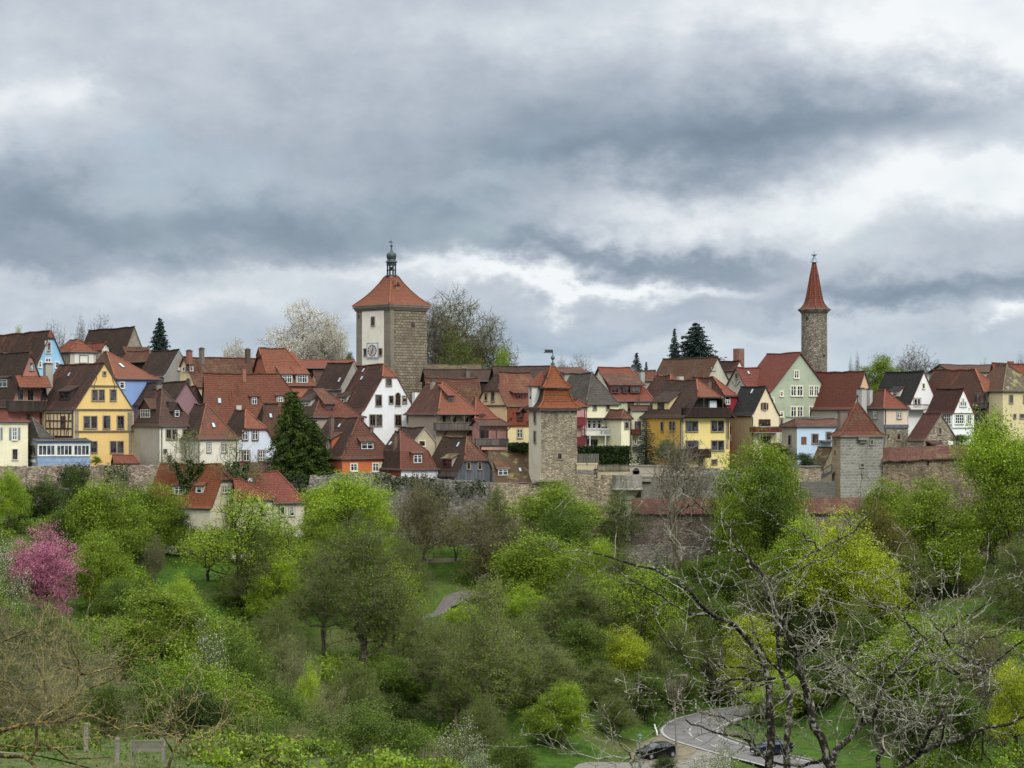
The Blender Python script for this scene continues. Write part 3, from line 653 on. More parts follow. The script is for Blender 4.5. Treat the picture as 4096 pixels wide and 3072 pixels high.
h.chim(593,178,627,250,plaster('#6d645b',.5)); h.chim(490,195,535,247,plaster('#8c5a4a',.4),cap=True)
h=House('house','bright orange hipped roof with two long dormers and white windows','house',352,1140,1500,975,760,470,178,th=30,ax='x',hb='full',bx=1250,hf=240,rx=1035,wall=plaster('#a8614a',.2),roof=T_OR,hip=T_OR,o=.3)
h.dorm('F',1230,390,1300,450,roof=T_OR,slope=30,nx=4,wallm=plaster('#b3ab9c',.3)); h.dorm('F',1346,390,1420,450,roof=T_OR,slope=30,nx=4,wallm=plaster('#b3ab9c',.3)); h.chim(944,185,985,240,plaster('#54443c',.5))
h=House('house','huge red roof with small dormers rising behind the tall dark conifer','house',331,660,1640,590,1060,990,373,th=22,ax='x',hb='full',bx=1205,hf=None,wall=plaster('#b99380',.35),side=plaster('#bd9384',.3),roof=tiles('#a55844','#92493a','#6b4437',.34,seed=5.5,lich=.05),hip=T_BRR,o=.3,knots=[(0,0),(.12,.09),(1,1)])
h.sky(718,570,755,613); h.dorm('F',990,565,1030,618,roof=T_BRR,slope=24,nx=2,wallm=plain('#6e4238'),fr='w'); h.dorm('F',1195,558,1230,600,roof=T_BRR,slope=24,nx=2,wallm=plaster('#a09689'))
h.chim(866,618,914,660,plaster('#b5b3ad',.3),cap=False); h.chim(918,336,948,380,plaster('#96604e',.3),cap=False)
v=MB()
for x,y in((603,400),(820,598),(840,560)):
    hh_=h.hit(x,y)
    if hh_: v.tube([hh_[0],hh_[0]+V(0,0,.9)],[.09,.09],6)
v.build('vent_pipe',plain('#8a4a3a'),h.root,org=h.C)
h=House('house','mauve gabled house with mossy dark roof behind the grey and white corner house','house',332,368,585,30,700,618,437,th=33,wall=plaster('#8e6a70',.25),roof=T_DK,trim=plain('#4a312c'),o=.3)
h.chim(249,455,298,520,plaster('#827d76',.4))
h=House('house','dark brown gable behind the mauve house','house',335,505,600,420,700,600,475,th=33,wall=plain('#4c3a34'),roof=T_BR)
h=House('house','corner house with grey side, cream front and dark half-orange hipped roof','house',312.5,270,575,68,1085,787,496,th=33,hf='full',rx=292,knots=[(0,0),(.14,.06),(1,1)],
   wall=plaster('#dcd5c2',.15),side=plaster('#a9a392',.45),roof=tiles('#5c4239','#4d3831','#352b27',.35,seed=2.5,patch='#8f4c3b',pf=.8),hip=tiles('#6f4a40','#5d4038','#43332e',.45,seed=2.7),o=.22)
h.win('F',322,817,357,893,2,1,'b','s',kind=1); h.win('F',369,817,405,893,2,1,'b','s',kind=1); h.win('F',452,815,488,892,2,1,'b','s',kind=1); h.win('F',497,815,534,892,2,1,'b','s',kind=1); h.win('F',330,1020,360,1073,1,1,'b','s')
h.dorm('L',122,660,196,722,roof=T_BR,style='gable',g=1.3,nx=4,fr='w'); h.dorm('F',388,667,424,715,roof=T_DK,style='gable',g=.9,nx=1,fr='w'); h.chim(336,592,374,655,plain('#3a3331')); h.pipe('F',288,800,1082)
h.patch('F',300,968,322,998,plain('#39352f'),'wall_lamp',.35)
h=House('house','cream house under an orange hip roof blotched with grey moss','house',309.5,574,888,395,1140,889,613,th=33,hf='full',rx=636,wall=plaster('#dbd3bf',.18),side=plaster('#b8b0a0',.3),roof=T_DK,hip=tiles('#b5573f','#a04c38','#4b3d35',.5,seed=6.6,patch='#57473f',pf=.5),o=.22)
h.win('F',640,922,668,992,2,3,'w','s'); h.win('F',755,922,790,992,2,3,'w','s'); h.sky(673,768,706,803); h.pipe('F',870,905,1135); h.pipe('F',578,905,1085)
h=House('house','pale blue-white house with crooked roof and dark red window frames beside the conifer','house',316,850,1185,700,1140,950,660,th=30,hf=808,rx=942,wall=plaster('#ccd4de',.18,'#9aa3ad'),roof=T_DK,hip=T_OR,o=.25,trim=plain('#5a2b26'))
for a in((916,822,956,897),(994,822,1036,897),(887,982,912,1060),(924,982,970,1060)): h.win('F',*a,2,2,'w','r')
h.win('F',1042,980,1088,1060,3,3,'w','r'); 
h=House('house','narrow brown roof with a skylight between white gable and conifer','house',324,1080,1230,985,900,880,615,th=33,ax='x',hf='full',rx=1085,wall=plaster('#9c8f84'),roof=T_BR,hip=T_DK,o=.2)
h.sky(1120,692,1150,725)
fe=MB(); f0=at(883,1140,308.2); f1=at(1226,1140,309); zt=at(883,1070,308.2).z-f0.z
for k in range(34):
    p=f0.lerp(f1,k/33); fe.box(p.x-.085,p.x+.085,p.y-.02,p.y+.02,p.z,p.z+zt)
er=empty('board_fence','dark red board fence below the pale blue-white house','fence',f0); fe.build('boards',plain('#5c1f22'),er,org=f0)
fe=MB(); fe.bar(f0+V(0,.06,zt-.1),f1+V(0,.06,zt-.1),.12); fe.bar(f0+V(0,.06,.3),f1+V(0,.06,.3),.12); fe.build('rail',plain('#4a1a1c'),er,org=f0)
# lower houses outside the wall
h=House('house','orange roofed house standing below the town wall behind ivy clad trunks','house',292,665,905,165,1680,1430,1084,th=58,hf=1213,rx=752,wall=plaster('#c9bfa6',.35),side=plaster('#bdb29c',.3),roof=T_ORB,hip=T_OR,o=.25,knots=[(0,0),(.12,.05),(1,1)])
h.dorm('L',390,1264,452,1322,roof=T_OR,slope=22,nx=2,pad=.5,wallm=plaster('#b9ae99'),fr='w'); h.dorm('L',560,1264,600,1310,roof=T_OR,slope=22,nx=1,wallm=plaster('#b9ae99'))
h.win('F',757,1262,795,1310,2,2,'w','s'); h.win('F',800,1262,838,1310,2,2,'w','s')
h=House('house','white house with plain red hipped roof and skylight below the town wall','house',294.5,990,1400,905,1680,1388,1139,th=14,ax='x',hb='full',bx=1187,wall=plaster('#c9bcab',.25),roof=T_PK,hip=T_PK,o=.35,knots=[(0,0),(1,1)],L=6.5)
h.sky(950,1197,1003,1230)
for a in((1210,1417,1248,1492),(1284,1417,1322,1490),(1285,1590,1322,1640)): h.win('F',*a,1,1,'w','s',kind=1)
h.pipe('F',1203,1400,1660)
h=House('house','lower cream annex with dusky red roof in front of the plain red hipped roof','house',290.5,880,1162,800,1680,1364,1196,th=14,L=5,ax='x',hb='full',bx=900,wall=plaster('#c6bba5',.3),roof=T_RED,hip=T_RED,o=.3,knots=[(0,0),(1,1)])
h.win('F',1066,1425,1092,1478,1,2,'w','s'); h.pipe('F',1157,1375,1600)
# ================================================================== (crop 3)
crop=3
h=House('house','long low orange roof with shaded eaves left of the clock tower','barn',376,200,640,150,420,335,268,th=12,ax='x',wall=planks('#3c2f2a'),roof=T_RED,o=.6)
h=House('shed','small brown roof below the long low orange roof left of the clock tower','shed',362,330,440,285,520,440,357,th=30,ax='x',wall=plaster('#b8a695'),roof=T_BR,side=plaster('#c5b7a8'))
h=House('house','dark roof with pale verge and skylight behind the big white gable','house',332,520,700,325,720,503,289,th=33,wall=plaster('#9c948b'),roof=T_DK,trim=plain('#a39a8c'),vo=.15,knots=[(0,0),(1,1)])
h.sky(490,413,525,447)
h=House('house','large white gabled house with arched window below the clock tower','house',323,676,1112,405,900,682,302,th=32,hf=402,rx=848,knots=[(0,0),(.14,.08),(1,1)],
   wall=plaster('#d9d9d9',.08,'#9a9a98'),roof=T_DKP,hip=T_OR,o=.15,vo=.12,trim=plain('#5a332a'))
for a in((867,418,907,473),(787,548,830,630),(892,556,921,610),(996,556,1026,610),(740,702,782,786),(790,702,832,786),(937,703,983,786),(1029,702,1060,753)): h.win('F',*a,1 if a[2]-a[0]<36 else 2,2,'b','s',kind=0 if a[0]!=996 else 1)
h.win('F',941,552,976,628,2,2,'b','s',arch=True)
h.patch('F',1070,528,1114,775,plaster('#dcdcda',.1),'buttress',.9); h.patch('F',1074,765,1130,800,plaster('#cfcfcb',.15),'buttress',.6)
h.dorm('L',500,568,540,602,roof=T_DK,slope=33,nx=2,wallm=plaster('#a8a49a'),pad=.8); h.sky(678,342,708,370); h.sky(664,402,697,432)
h=House('house','red hipped roof with curtained dormer tucked below the big white gable','house',318,300,695,75,860,718,492,th=33,hf='full',rx=376,wall=plaster('#a09486'),roof=T_DK,hip=tiles('#964b3c','#7e3f34','#54382f',.4,seed=4.4),o=.25,knots=[(0,0),(.14,.04),(.15,.07),(1,1)])
h.dorm('F',404,624,454,668,slope=30,nx=2,fr='r',wallm=plain('#6a3b31'),roof=T_BRR); h.dorm('L',212,600,262,632,roof=T_DK,slope=26,nx=2,wallm=plaster('#b9b4a8'),pad=.6)
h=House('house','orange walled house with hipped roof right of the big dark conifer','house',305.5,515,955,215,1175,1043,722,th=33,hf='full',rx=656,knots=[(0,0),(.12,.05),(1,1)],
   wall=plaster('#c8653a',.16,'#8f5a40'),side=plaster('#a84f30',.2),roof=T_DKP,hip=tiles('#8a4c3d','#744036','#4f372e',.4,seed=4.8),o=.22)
h.dorm('F',674,918,766,968,slope=28,nx=2,fr='w',wallm=plain('#6a4438'),roof=T_BRR,pad=.1); h.dorm('L',405,900,425,965,roof=T_BR,slope=25,nx=1,wallm=plaster('#b35a38'),pad=.7)
for a in((590,1084,640,1140),(762,1080,808,1142),(826,1078,872,1145)): h.win('F',*a,2,2,'w','y')
h.chim(433,713,467,842,plaster('#6f5a50',.5)); h.sky(492,773,520,803); h.pipe('F',520,1050,1165); h.chim(740,800,775,840,plaster('#7d5a4c',.4))
h=House('house','small house with two-stage red mansard roof and white double window','house',304,985,1272,800,1190,1128,831,th=33,hf='full',rx=978,knots=[(0,0),(.10,.03),(.30,.47),(.34,.50),(1,1)],
   wall=plaster('#d4d8dc',.15),side=plaster('#8a3f30',.2),roof=T_DK,hip=tiles('#97493b','#833f33','#583b31',.45,seed=4.2),o=.2,L=6.5)
h.dorm('F',1082,1015,1145,1077,slope=12,nx=2,fr='w',wallm=plain('#8c5a48'),roof=T_BRR,pad=.12); h.win('F',1078,1152,1116,1180,2,2,'w','s'); h.win('F',1144,1152,1182,1180,2,2,'w','s')
h.chim(930,850,960,965,plaster('#6a5347',.5)); h.sky(888,913,922,942); h.pipe('F',1262,1135,1185,plain('#9aa0a4'))
h=House('shed','small beige gable between the white house and the grey plank house','shed',311,1078,1250,900,1060,915,798,th=32,wall=plaster('#b3a285',.3),roof=T_DK,trim=plain('#8d8880'),o=.2,vo=.15,knots=[(0,0),(1,1)])
h.win('F',1124,906,1168,945,2,1,'b','y')
# ================================================================== (crop 4)
crop=4
h=House('house','long low mossy roof behind the clock tower reaching behind the bare trees','barn',386,130,650,90,300,190,133,th=10,ax='x',wall=planks('#3a312b'),roof=tiles('#6e5245','#5c4439','#4c4433',.5,lich=.25,seed=14),o=.5)
h=House('house','long nearly black roof right of the clock tower, lower left piece','barn',353,140,800,90,420,290,180,th=12,ax='x',wall=planks('#3a312b'),roof=T_DK,o=.3)
h.chim(506,182,549,262,plaster('#6b6257',.5))
h=House('house','long nearly black roof peeking out left of the square tower spire','barn',345,800,1330,740,520,290,148,th=12,ax='x',wall=planks('#3a312b'),roof=T_DK,o=.3)
h.chim(1318,122,1350,165,plaster('#8d8678',.5))
h=House('house','brown red roof with rounded right end behind the timber gallery house','house',333,160,640,100,620,500,259,th=24,ax='x',hb='full',bx=642,wall=plaster('#a08a78'),roof=T_BRR,hip=T_BRR,o=.2)
h.chim(428,400,462,440,plaster('#8c6a5c',.4))
h=House('house','house with orange hipped roof and grey timber gallery beside the white gable','house',317,225,640,-40,890,607,303,th=32,hf='full',rx=285,knots=[(0,0),(.12,.05),(1,1)],
   wall=plaster('#a69477',.4),side=plaster('#9d8a78',.45),roof=tiles('#7b4a3d','#653c33','#3d2f2a',.35,seed=3.5,patch='#a4513d',pf=.6),hip=T_OR,o=.3,vo=1.0)
h.dorm('F',348,442,384,490,slope=28,nx=1,fr='g',wallm=plain('#5b4438'),roof=T_RED,pad=.15); h.chim(181,286,228,345,plaster('#8a847a',.5))
GREY=planks('#77706a',.16)
h.patch('F',262,612,600,690,plaster('#8f8468',.3),'panel',.05); 
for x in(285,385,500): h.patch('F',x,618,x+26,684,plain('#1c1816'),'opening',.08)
h.balc('F',232,688,632,763,1.0,GREY,slab=plain('#54483f')); h.posts('F',(240,374,492,622),612,690,.95,.16,plain('#5b4f46'))
for x in(300,520): 
    b_=MB(); b_.bar(h.fpt('F',x,812,.1),h.fpt('F',x+30,765,.9),.14); b_.build('brace',DARK,h.root,org=h.C)
h=House('house','pink house with orange roof and covered plank terrace behind the grey plank house','house',319,600,800,500,930,652,447,th=30,hf='full',rx=520,wall=plaster('#c08f80',.25),roof=T_BR,hip=T_RED,o=.3)
h.win('F',636,612,664,648,1,1,'r','r')
h=House('terrace','low brown roofed pink terrace with grey plank railing left of the square tower','terrace',312.5,640,903,610,948,716,657,th=14,ax='x',hb='full',bx=840,wall=plaster('#b57f74',.25),roof=T_BR,hip=T_BR,o=.7,knots=[(0,0),(1,1)],thick=.1,L=5)
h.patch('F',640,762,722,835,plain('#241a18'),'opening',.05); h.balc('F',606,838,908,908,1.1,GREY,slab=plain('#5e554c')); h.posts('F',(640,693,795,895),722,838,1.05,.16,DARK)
h.patch('F',640,915,903,945,plaster('#c99488',.2),'plinth',.9)
h=House('house','beige half-hipped house with wide red roof and eyebrow dormer left of the square tower','house',326,893,1240,612,940,532,206,th=50,ax='x',hf=378,rx=815,wall=plaster('#dcc88f',.12),side=plaster('#c3a67c',.2),
   roof=tiles('#a35444','#8c473a','#64402f',.38,seed=5.8,lich=.15),hip=T_DK,o=.25,trim=plain('#4a2c26'),vo=.3,knots=[(0,0),(.1,.07),(1,1)])
h.win('L',686,412,708,474,1,2,'b','s'); h.win('L',748,402,778,484,1,2,'b','s'); h.trimband('L',622,888,528,.25,plain('#5a463c'))
h.patch('F',896,553,1110,715,tiles('#b24e3c','#9d4434','#7b3f33',.1,seed=15),'tile_hanging',.2); h.trimband('F',896,1105,720,.3,plain('#7a3f36'))
h.dorm('F',976,420,1074,457,slope=20,nx=4,fr='r',wallm=plain('#6f2c28'),pad=.5,roof=T_BRR)
h.win('F',992,592,1043,662,2,2,'r','r',off=.2); h.win('F',992,752,1040,832,2,2,'w','s')
gb=MB(); P,r,n,w,hh=h.rect('F',978,545,1058,588,.2); up=V(0,0,1)
for sg in(-1,1): gb.slab([[P+r*sg*w/2+n*.7,P+up*hh+n*.7,P+up*hh,P+r*sg*w/2]],.12)
gb.build('dormer_roof',[T_BR,DARK],h.root,org=h.C)
# grey plank house
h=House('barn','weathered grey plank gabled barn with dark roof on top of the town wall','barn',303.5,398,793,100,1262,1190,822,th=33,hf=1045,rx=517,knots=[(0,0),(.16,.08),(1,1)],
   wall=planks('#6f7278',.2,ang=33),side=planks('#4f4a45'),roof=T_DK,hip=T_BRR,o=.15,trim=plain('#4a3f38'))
for a in((518,1070,545,1128),(622,1070,650,1130)): h.win('F',*a,1,2,'b','s')
h.dorm('L',292,1042,362,1110,roof=T_MOSS,slope=26,nx=3,fr='r',wallm=plain('#5a2c26'),pad=.3,cheek=plaster('#9c9184')); h.sky(422,875,452,922)
h=House('house','low house under a long brown roof speckled with yellow moss, beside the square tower','house',304.5,800,1285,645,1275,1258,951,th=16,ax='x',wall=plaster('#a99b85',.4),roof=T_MOSS,hip=T_MOSS,o=.12,vo=.1,trim=plain('#8f8577'),knots=[(0,0),(.12,.06),(1,1)])
h.dorm('F',812,1130,902,1188,slope=24,nx=2,fr='w',wallm=plain('#6a574b'),roof=T_BRR,pad=.05); h.dorm('F',1145,1120,1196,1196,style='gable',g=1.1,nx=2,fr='w',wallm=plaster('#b9b6ad',.2),roof=T_BR,pad=.1); h.sky(1003,1122,1035,1157); h.chim(1182,930,1220,1035,plaster('#665a50',.5),cap=False)
# ---- square tower with two-stage roof
TS=rubble('#958873','#7f7463','#a39984',.40,.45)
h=House('tower','square rubble stone tower with two-stage flared orange roof and weather vane','tower',303,1217,1560,1103,1270,553,152,th=19,ax='y',hf='full',hb='full',rx=1322,bx=1318,
   knots=[(0,0),(.14,.07),(.24,.19),(.36,.455),(.37,.46)],wall=TS,side=plaster('#c9bda6',.3),roof=T_DK,hip=T_ORB,o=.5,vo=.5) if False else None
def ringroof(rings,mats,root,org,name='roof',th=.12,matidx=(0,1,0,1)):
    """four-sided roof from (corner list) rings; side k uses matidx[k]"""
    mb=MB(); fs=[];us=[];ms=[];vv=0
    for A,B in zip(rings,rings[1:]):
        sl=(Vector(A[0])-Vector(B[0])).length
        for k in range(4):
            a,b,c,d=A[k],A[(k+1)%4],B[(k+1)%4],B[k]; w=(Vector(b)-Vector(a)).length; w2=(Vector(c)-Vector(d)).length
            fs.append([a,b,c,d]); us.append([(-w/2,vv),(w/2,vv),(w2/2,vv+sl),(-w2/2,vv+sl)]); ms.append(matidx[k])
        vv+=sl*.9
    mb.slab(fs,th,uvs=us,mats=ms,edge=len(mats)-1)
    # hip tiles
    cp=MB()
    for A,B in zip(rings,rings[1:]):
        for k in range(4): cp.bar(Vector(A[k])+V(0,0,.03),Vector(B[k])+V(0,0,.03),.22,.14)
    ro=mb.build(name,mats,root,org=org); cp.build('hip_tiles',[mats[1]],ro,org=org); return ro
class Tower:
    """square tower body; corner nearest the viewer at column xc"""
    def __init__(s,label,Y,xc,xr,xl,yb,yt,th,wall,side,name='tower',group=None):
        s.h=None; s.th=math.radians(th); c_,s_=math.cos(s.th),math.sin(s.th); C=at(xc,yb,Y); s.C=C; s.d=V(c_,s_,0); s.s=V(-s_,c_,0)
        kr,kl=ray(xr,0).x,ray(xl,0).x; s.w=(kr*Y-C.x)/(c_-kr*s_); s.l=(C.x-kl*Y)/(s_+kl*c_); s.zt=at(0,yt,Y).z; s.Y=Y
        s.root=empty(name,label,'tower',C); mb=MB(); z0,z1=C.z,s.zt
        q=[s.p(0,0,0),s.p(s.w,0,0),s.p(s.w,s.l,0),s.p(0,s.l,0)]
        for k in range(4):
            a,b=q[k],q[(k+1)%4]; mb.poly([a.xy.to_3d()+V(0,0,z0),b.xy.to_3d()+V(0,0,z0),b.xy.to_3d()+V(0,0,z1),a.xy.to_3d()+V(0,0,z1)],0 if k in(0,1) else 1)
        mb.build('wall',[wall,side],s.root,org=C)
    def p(s,u,v,z): return V(s.C.x,s.C.y,0)+s.d*u+s.s*v+V(0,0,z)
    def ring(s,e,z): return [s.p(-e,-e,z),s.p(s.w+e,-e,z),s.p(s.w+e,s.l+e,z),s.p(-e,s.l+e,z)]
    frame=House.frame; fpt=House.fpt; rect=House.rect; win=House.win; patch=House.patch; trimband=House.trimband; pipe=House.pipe
t=Tower('square rubble stone tower with two-stage flared orange roof and weather vane',302.5,1217,1560,1103,1270,553,19,TS,plaster('#c9bda6',.25))
m=min(t.w,t.l)/2; zz=lambda y:at(0,y,t.Y+3).z
def rg(t,e,y): 
    # e = overhang of the ring outside the walls (negative = inset)
    return t.ring(e,zz(y))
k=m
low=[rg(t,.48,551),rg(t,.05,528),rg(t,-m*.16,490),rg(t,-m*.30,430),rg(t,-m*.36,372)]
upp=[rg(t,-m*.20,357),rg(t,-m*.36,335),rg(t,-m*.58,280),rg(t,-m*.78,215),rg(t,-m*.97,152)]
ringroof(low,[T_DK,T_ORB,DARK],t.root,t.C,matidx=(1,1,0,0)); ringroof(upp,[T_DK,T_ORB,DARK],t.root,t.C,matidx=(1,1,0,0))
cor=MB(); r0=t.ring(.45,zz(553)-.05); r1=t.ring(.45,zz(553)-.35)
for kk in range(4): cor.poly([r0[kk],r0[(kk+1)%4],r1[(kk+1)%4],r1[kk]])
cor.poly(r1[::-1]); cor.build('cornice',plain('#4b3a33'),t.root,org=t.C)
t.win('F',1377,980,1413,1033,2,2,'b','s'); t.win('L',1153,588,1172,690,1,3,'g','s'); t.win('L',1153,772,1172,876,1,3,'g','s')
cc=t.p(t.w/2,t.l/2,0); fi=MB(); fz=lambda y:at(0,y,t.Y+m).z
fi.tube([V(cc.x,cc.y,fz(165)),V(cc.x,cc.y,fz(100)),V(cc.x,cc.y,fz(5))],[.16,.08,.05],8); fi.lathe((cc.x,cc.y,fz(72)),[(0,-.32),(.2,-.25),(.3,0),(.2,.25),(0,.32)],12); 
fo=fi.build('finial',plain('#4c5356',.5,.3),t.root,org=t.C)
fl=MB(); z1=fz(12); fl.poly([(cc.x-1.3,cc.y,z1+.25),(cc.x-1.05,cc.y,z1+.05),(cc.x-1.3,cc.y,z1-.2),(cc.x,cc.y,z1-.2),(cc.x,cc.y,z1+.25)]); fl.poly([(cc.x-1.3,cc.y+.04,z1+.25),(cc.x,cc.y+.04,z1+.25),(cc.x,cc.y+.04,z1-.2),(cc.x-1.3,cc.y+.04,z1-.2),(cc.x-1.05,cc.y+.04,z1+.05)]); fl.build('weather_vane',plain('#2f3335',.5,.3),fo,org=t.C)
# little white turret dormer on the left of the tower roof
tb=MB(); P=t.fpt('L',1170,515,-.5); d0=.75
tb.obox(P+V(0,0,1.1),t.s*.75,t.d*.8,V(0,0,1.5)); tt=tb.build('turret',plaster('#cfcbc0',.2),t.root,org=t.C)
rb=MB(); zt=P.z+2.6; A_=[P+t.s*a*1.05+t.d*b*1.1 for a,b in((1,-1),(-1,-1),(-1,1),(1,1))]; A_=[V(q.x,q.y,zt) for q in A_]; ap=V(P.x,P.y,zt+2.1)+t.d*.9
rb.slab([[A_[0],A_[1],ap],[A_[1],A_[2],ap],[A_[2],A_[3],ap],[A_[3],A_[0],ap]],.1,uvs=[[(0,0),(2,0),(1,2)]]*4,mats=[0]*4); rb.build('turret_roof',[T_RED,DARK],tt,org=t.C)
wp=MB(); wp.obox(P-t.d*.82+V(0,0,1.5),t.s*.3,t.d*.02,V(0,0,.75)); wp.build('pane',glass(1),tt,org=t.C)
SQT=t
# pink wall with red balconies squeezed right of the tower
h=House('house','narrow pink house with dark red stacked balconies right of the square tower','house',315,1540,1648,1400,930,530,470,th=20,hf='full',hb='full',wall=plaster('#bd8f82',.2),roof=T_RED,o=.35)
h.balc('F',1545,636,1640,720,.9,plain('#6f1f26')); h.balc('F',1545,824,1640,906,.9,plain('#6f1f26')); h.posts('F',(1632,),560,820,.85,.14,plain('#6f1f26'),brace=False)
# ================================================================== (crop 5)
crop=5
h=House('house','red roofed house with one very wide shed dormer and a ladder over the terrace house','house',331,470,790,190,780,560,262,th=22,ax='x',hb='full',bx=592,wall=plaster('#b9bd9b',.3),side=plaster('#cfc6b4',.2),roof=T_RED,hip=T_RED,o=.25,knots=[(0,0),(1,1)])
h.dorm('F',436,425,696,490,slope=24,nx=1,fr='r',wallm=plain('#6e322b'),roof=T_BRR,pad=.1,over=.5)
for a in((436,440,492,486),(538,446,564,486),(604,436,688,486)): h.win('F',*a,2 if a[2]-a[0]>40 else 1,1,'b','r',off=-.9)
h.win('F',582,577,624,636,1,1,'b','r'); h.balc('F',572,652,732,698,1.2,planks('#6a4a3c'),slab=plain('#54382f'))
la=MB(); a=h.fpt('F',664,640,.35); b=h.fpt('F',664,520,.35); c=h.fpt('F',682,640,.35); d=h.fpt('F',682,520,.35); la.bar(a,b,.06); la.bar(c,d,.06)
for k in range(11): la.bar(a.lerp(b,k/10),c.lerp(d,k/10),.05)
la.build('ladder',plain('#3a3431'),h.root,org=h.C)
dm=MB(); q=at(632,270,330); dm.lathe((0,0,0),[(0,0),(.27,.04),(.48,.14),(.51,.14)],18); di=dm.build('satellite_dish',plain('#3a3d40',.5),None,loc=q); di.rotation_euler=(math.radians(78),0,math.radians(-10)); tag(di,'dark round satellite dish on the ridge left of the small spruce','satellite dish')
mm=MB(); mm.tube([(0,0,0),(0,-.5,-.2)],[.04,.04],6); mo=mm.build('mast',plain('#3a3d40'),di)
h=House('house','brown hipped roof with pale chimney between the wide dormer and the mustard house','house',337,960,1240,700,760,530,326,th=30,hf='full',rx=958,wall=plaster('#c8bd9f',.2),roof=T_DKP,hip=T_OR,o=.3)
h.chim(684,292,736,375,plaster('#9a9a95',.3)); h.chim(1025,335,1082,372,plaster('#aaa79c',.3),cap=False)
h=House('house','long dark brown roof strip behind the brown hipped roof near the small spruce','house',345,640,830,600,420,380,288,th=12,ax='x',wall=plaster('#9c948b'),roof=T_BRR,o=.2)
h=House('house','pale gabled house with weathered red-brown roof below the two tall spruces','house',352,1243,1495,770,560,425,172,th=34,wall=plaster('#b7b59f',.4),roof=tiles('#8e5343','#77463a','#54453a',.45,seed=3.9,lich=.08),trim=plain('#3f2e2a'),o=.2,vo=.2)
h.chim(1285,285,1342,345,plaster('#8e8a7c',.4)); h.win('F',1318,270,1350,290,3,1,'w','s')
h=House('house','house behind the square tower with brown roof strip left of the dark grey roof','house',342,20,240,-150,360,310,268,th=12,ax='x',wall=plaster('#9c948b'),roof=T_BRR,o=.2)
h=House('house','pale yellow house with steep slate grey hipped roof and a railed terrace','house',316,208,498,-60,1000,587,308,th=33,hf='full',rx=262,knots=[(0,0),(.12,.07),(1,1)],
   wall=plaster('#e0d9b0',.1,'#a8a67c'),roof=T_GRY,hip=tiles('#5f5753','#514b48','#3e3a38',.3,seed=10.5),o=.2)
for a in((272,600,297,637),(388,600,414,637)): h.win('F',*a,1,1,'g','s')
for x in(218,262,306): h.win('F',x,730,x+34,806,1,2,'w','s')
h.win('F',463,737,496,850,1,3,'g','s'); h.patch('F',213,710,415,718,plain('#3c3f42'),'awning',1.0)
h.win('F',215,905,306,966,2,1,'b','s'); h.win('F',386,903,428,966,1,1,'b','s')
WR=plain('#c9ccd0',.4,.0,.05)
h.balc('F',214,806,517,868,1.4,WR,style='rail',slab=plain('#c6c8c8',.6,0.,.05)); h.posts('F',(243,380),868,968,1.35,.14,WR,brace=False)
h.pipe('F',212,600,965)
tw=House('stair_turret','pale yellow stair turret with small brown cap roof beside the railed terrace','stair turret',314.5,520,604,432,1105,716,636,th=33,hf='full',hb='full',wall=plaster('#e0dab2',.1,'#a8a67c'),roof=T_BRR,hip=T_BRR,o=.3,L=4.5)
tw.win('F',551,750,582,802,1,1,'g','s'); tw.pipe('F',602,730,1085)
for k,(x,y) in enumerate(((360,850),(395,850),(470,850))):
    P=h.fpt('F',x,852,.75); cm=MB()
    cm.obox(P+V(0,0,.42),V(.24,0,0),V(0,.24,0),V(0,0,.03)); cm.bar(P+V(0,.24,.4),P+V(0,.4,1.05),.45,.04)
    for a,b in((-.2,-.2),(.2,-.2),(-.2,.2),(.2,.2)): cm.bar(P+V(a,b,0),P+V(a,b,.42),.04)
    o=cm.build('terrace_chair',plain('#3f4347'),None,loc=P,org=P); tag(o,'dark high-backed terrace chair, %s on the railed white balcony'%('leftmost' if k==0 else 'middle one' if k==1 else 'rightmost'),'chair','chairs on the railed white balcony')
h=House('house','narrow pale house with stacked brown balconies behind the blue spruce','house',322,618,760,600,1000,640,600,th=12,ax='x',wall=plaster('#c3c3a2',.3),roof=T_BR,o=.2)
h.win('F',646,748,684,806,1,2,'b','r'); h.balc('F',617,812,692,864,.9,planks('#6a3a30')); h.win('F',632,890,656,943,1,1,'w','s'); h.patch('F',617,963,700,985,plain('#3a4044'),'lean_to',1.)
h=House('house','mustard and yellow house with dark half-hipped roof and an open attic balcony','house',314.5,1040,1478,735,1140,702,367,th=34,hf=524,rx=1188,knots=[(0,0),(.14,.07),(1,1)],
   wall=plaster('#e3cb78',.08,'#a8925a'),side=plaster('#c99a3c',.15,'#8f7440'),roof=T_DK,hip=T_OR,o=.3,vo=1.1,trim=plain('#3a2b27'))
# flat dark panel on the gable stands in for the open attic's shade
P,r,n,w,hh=h.rect('F',1100,535,1430,620,.06); up=V(0,0,1)
at_=MB(); q=lambda a,z:P+r*(a*w)+up*z
at_.poly([q(-.62,-.2-hh*.0),q(.62,-.2),q(.30,hh*.98),q(-.30,hh*.98)]); at_.build('attic_shade_panel',plain('#211a18'),h.root,org=h.C)
h.patch('F',1290,560,1350,620,plaster('#c9cdd0',.1),'hearth_hood',.35)
h.balc('F',1092,620,1490,704,1.05,planks('#43322c'),slab=plain('#33261f')); h.posts('F',(1110,1250,1420),540,620,1.0,.14,DARK,brace=False)
for a in((1090,742,1138,830),(1144,742,1194,830),(1316,739,1364,830),(1372,739,1424,830),(1318,914,1366,996),(1374,914,1424,996)): h.win('F',*a,1,1,'b','s')
h.win('F',1090,915,1197,1000,2,1,'b','s'); h.win('F',1320,1082,1364,1118,1,1,'b','s')
h.balc('F',1052,986,1312,1068,1.3,planks('#43322c'),slab=plain('#33261f')); h.trimband('F',1050,1478,708,.16)
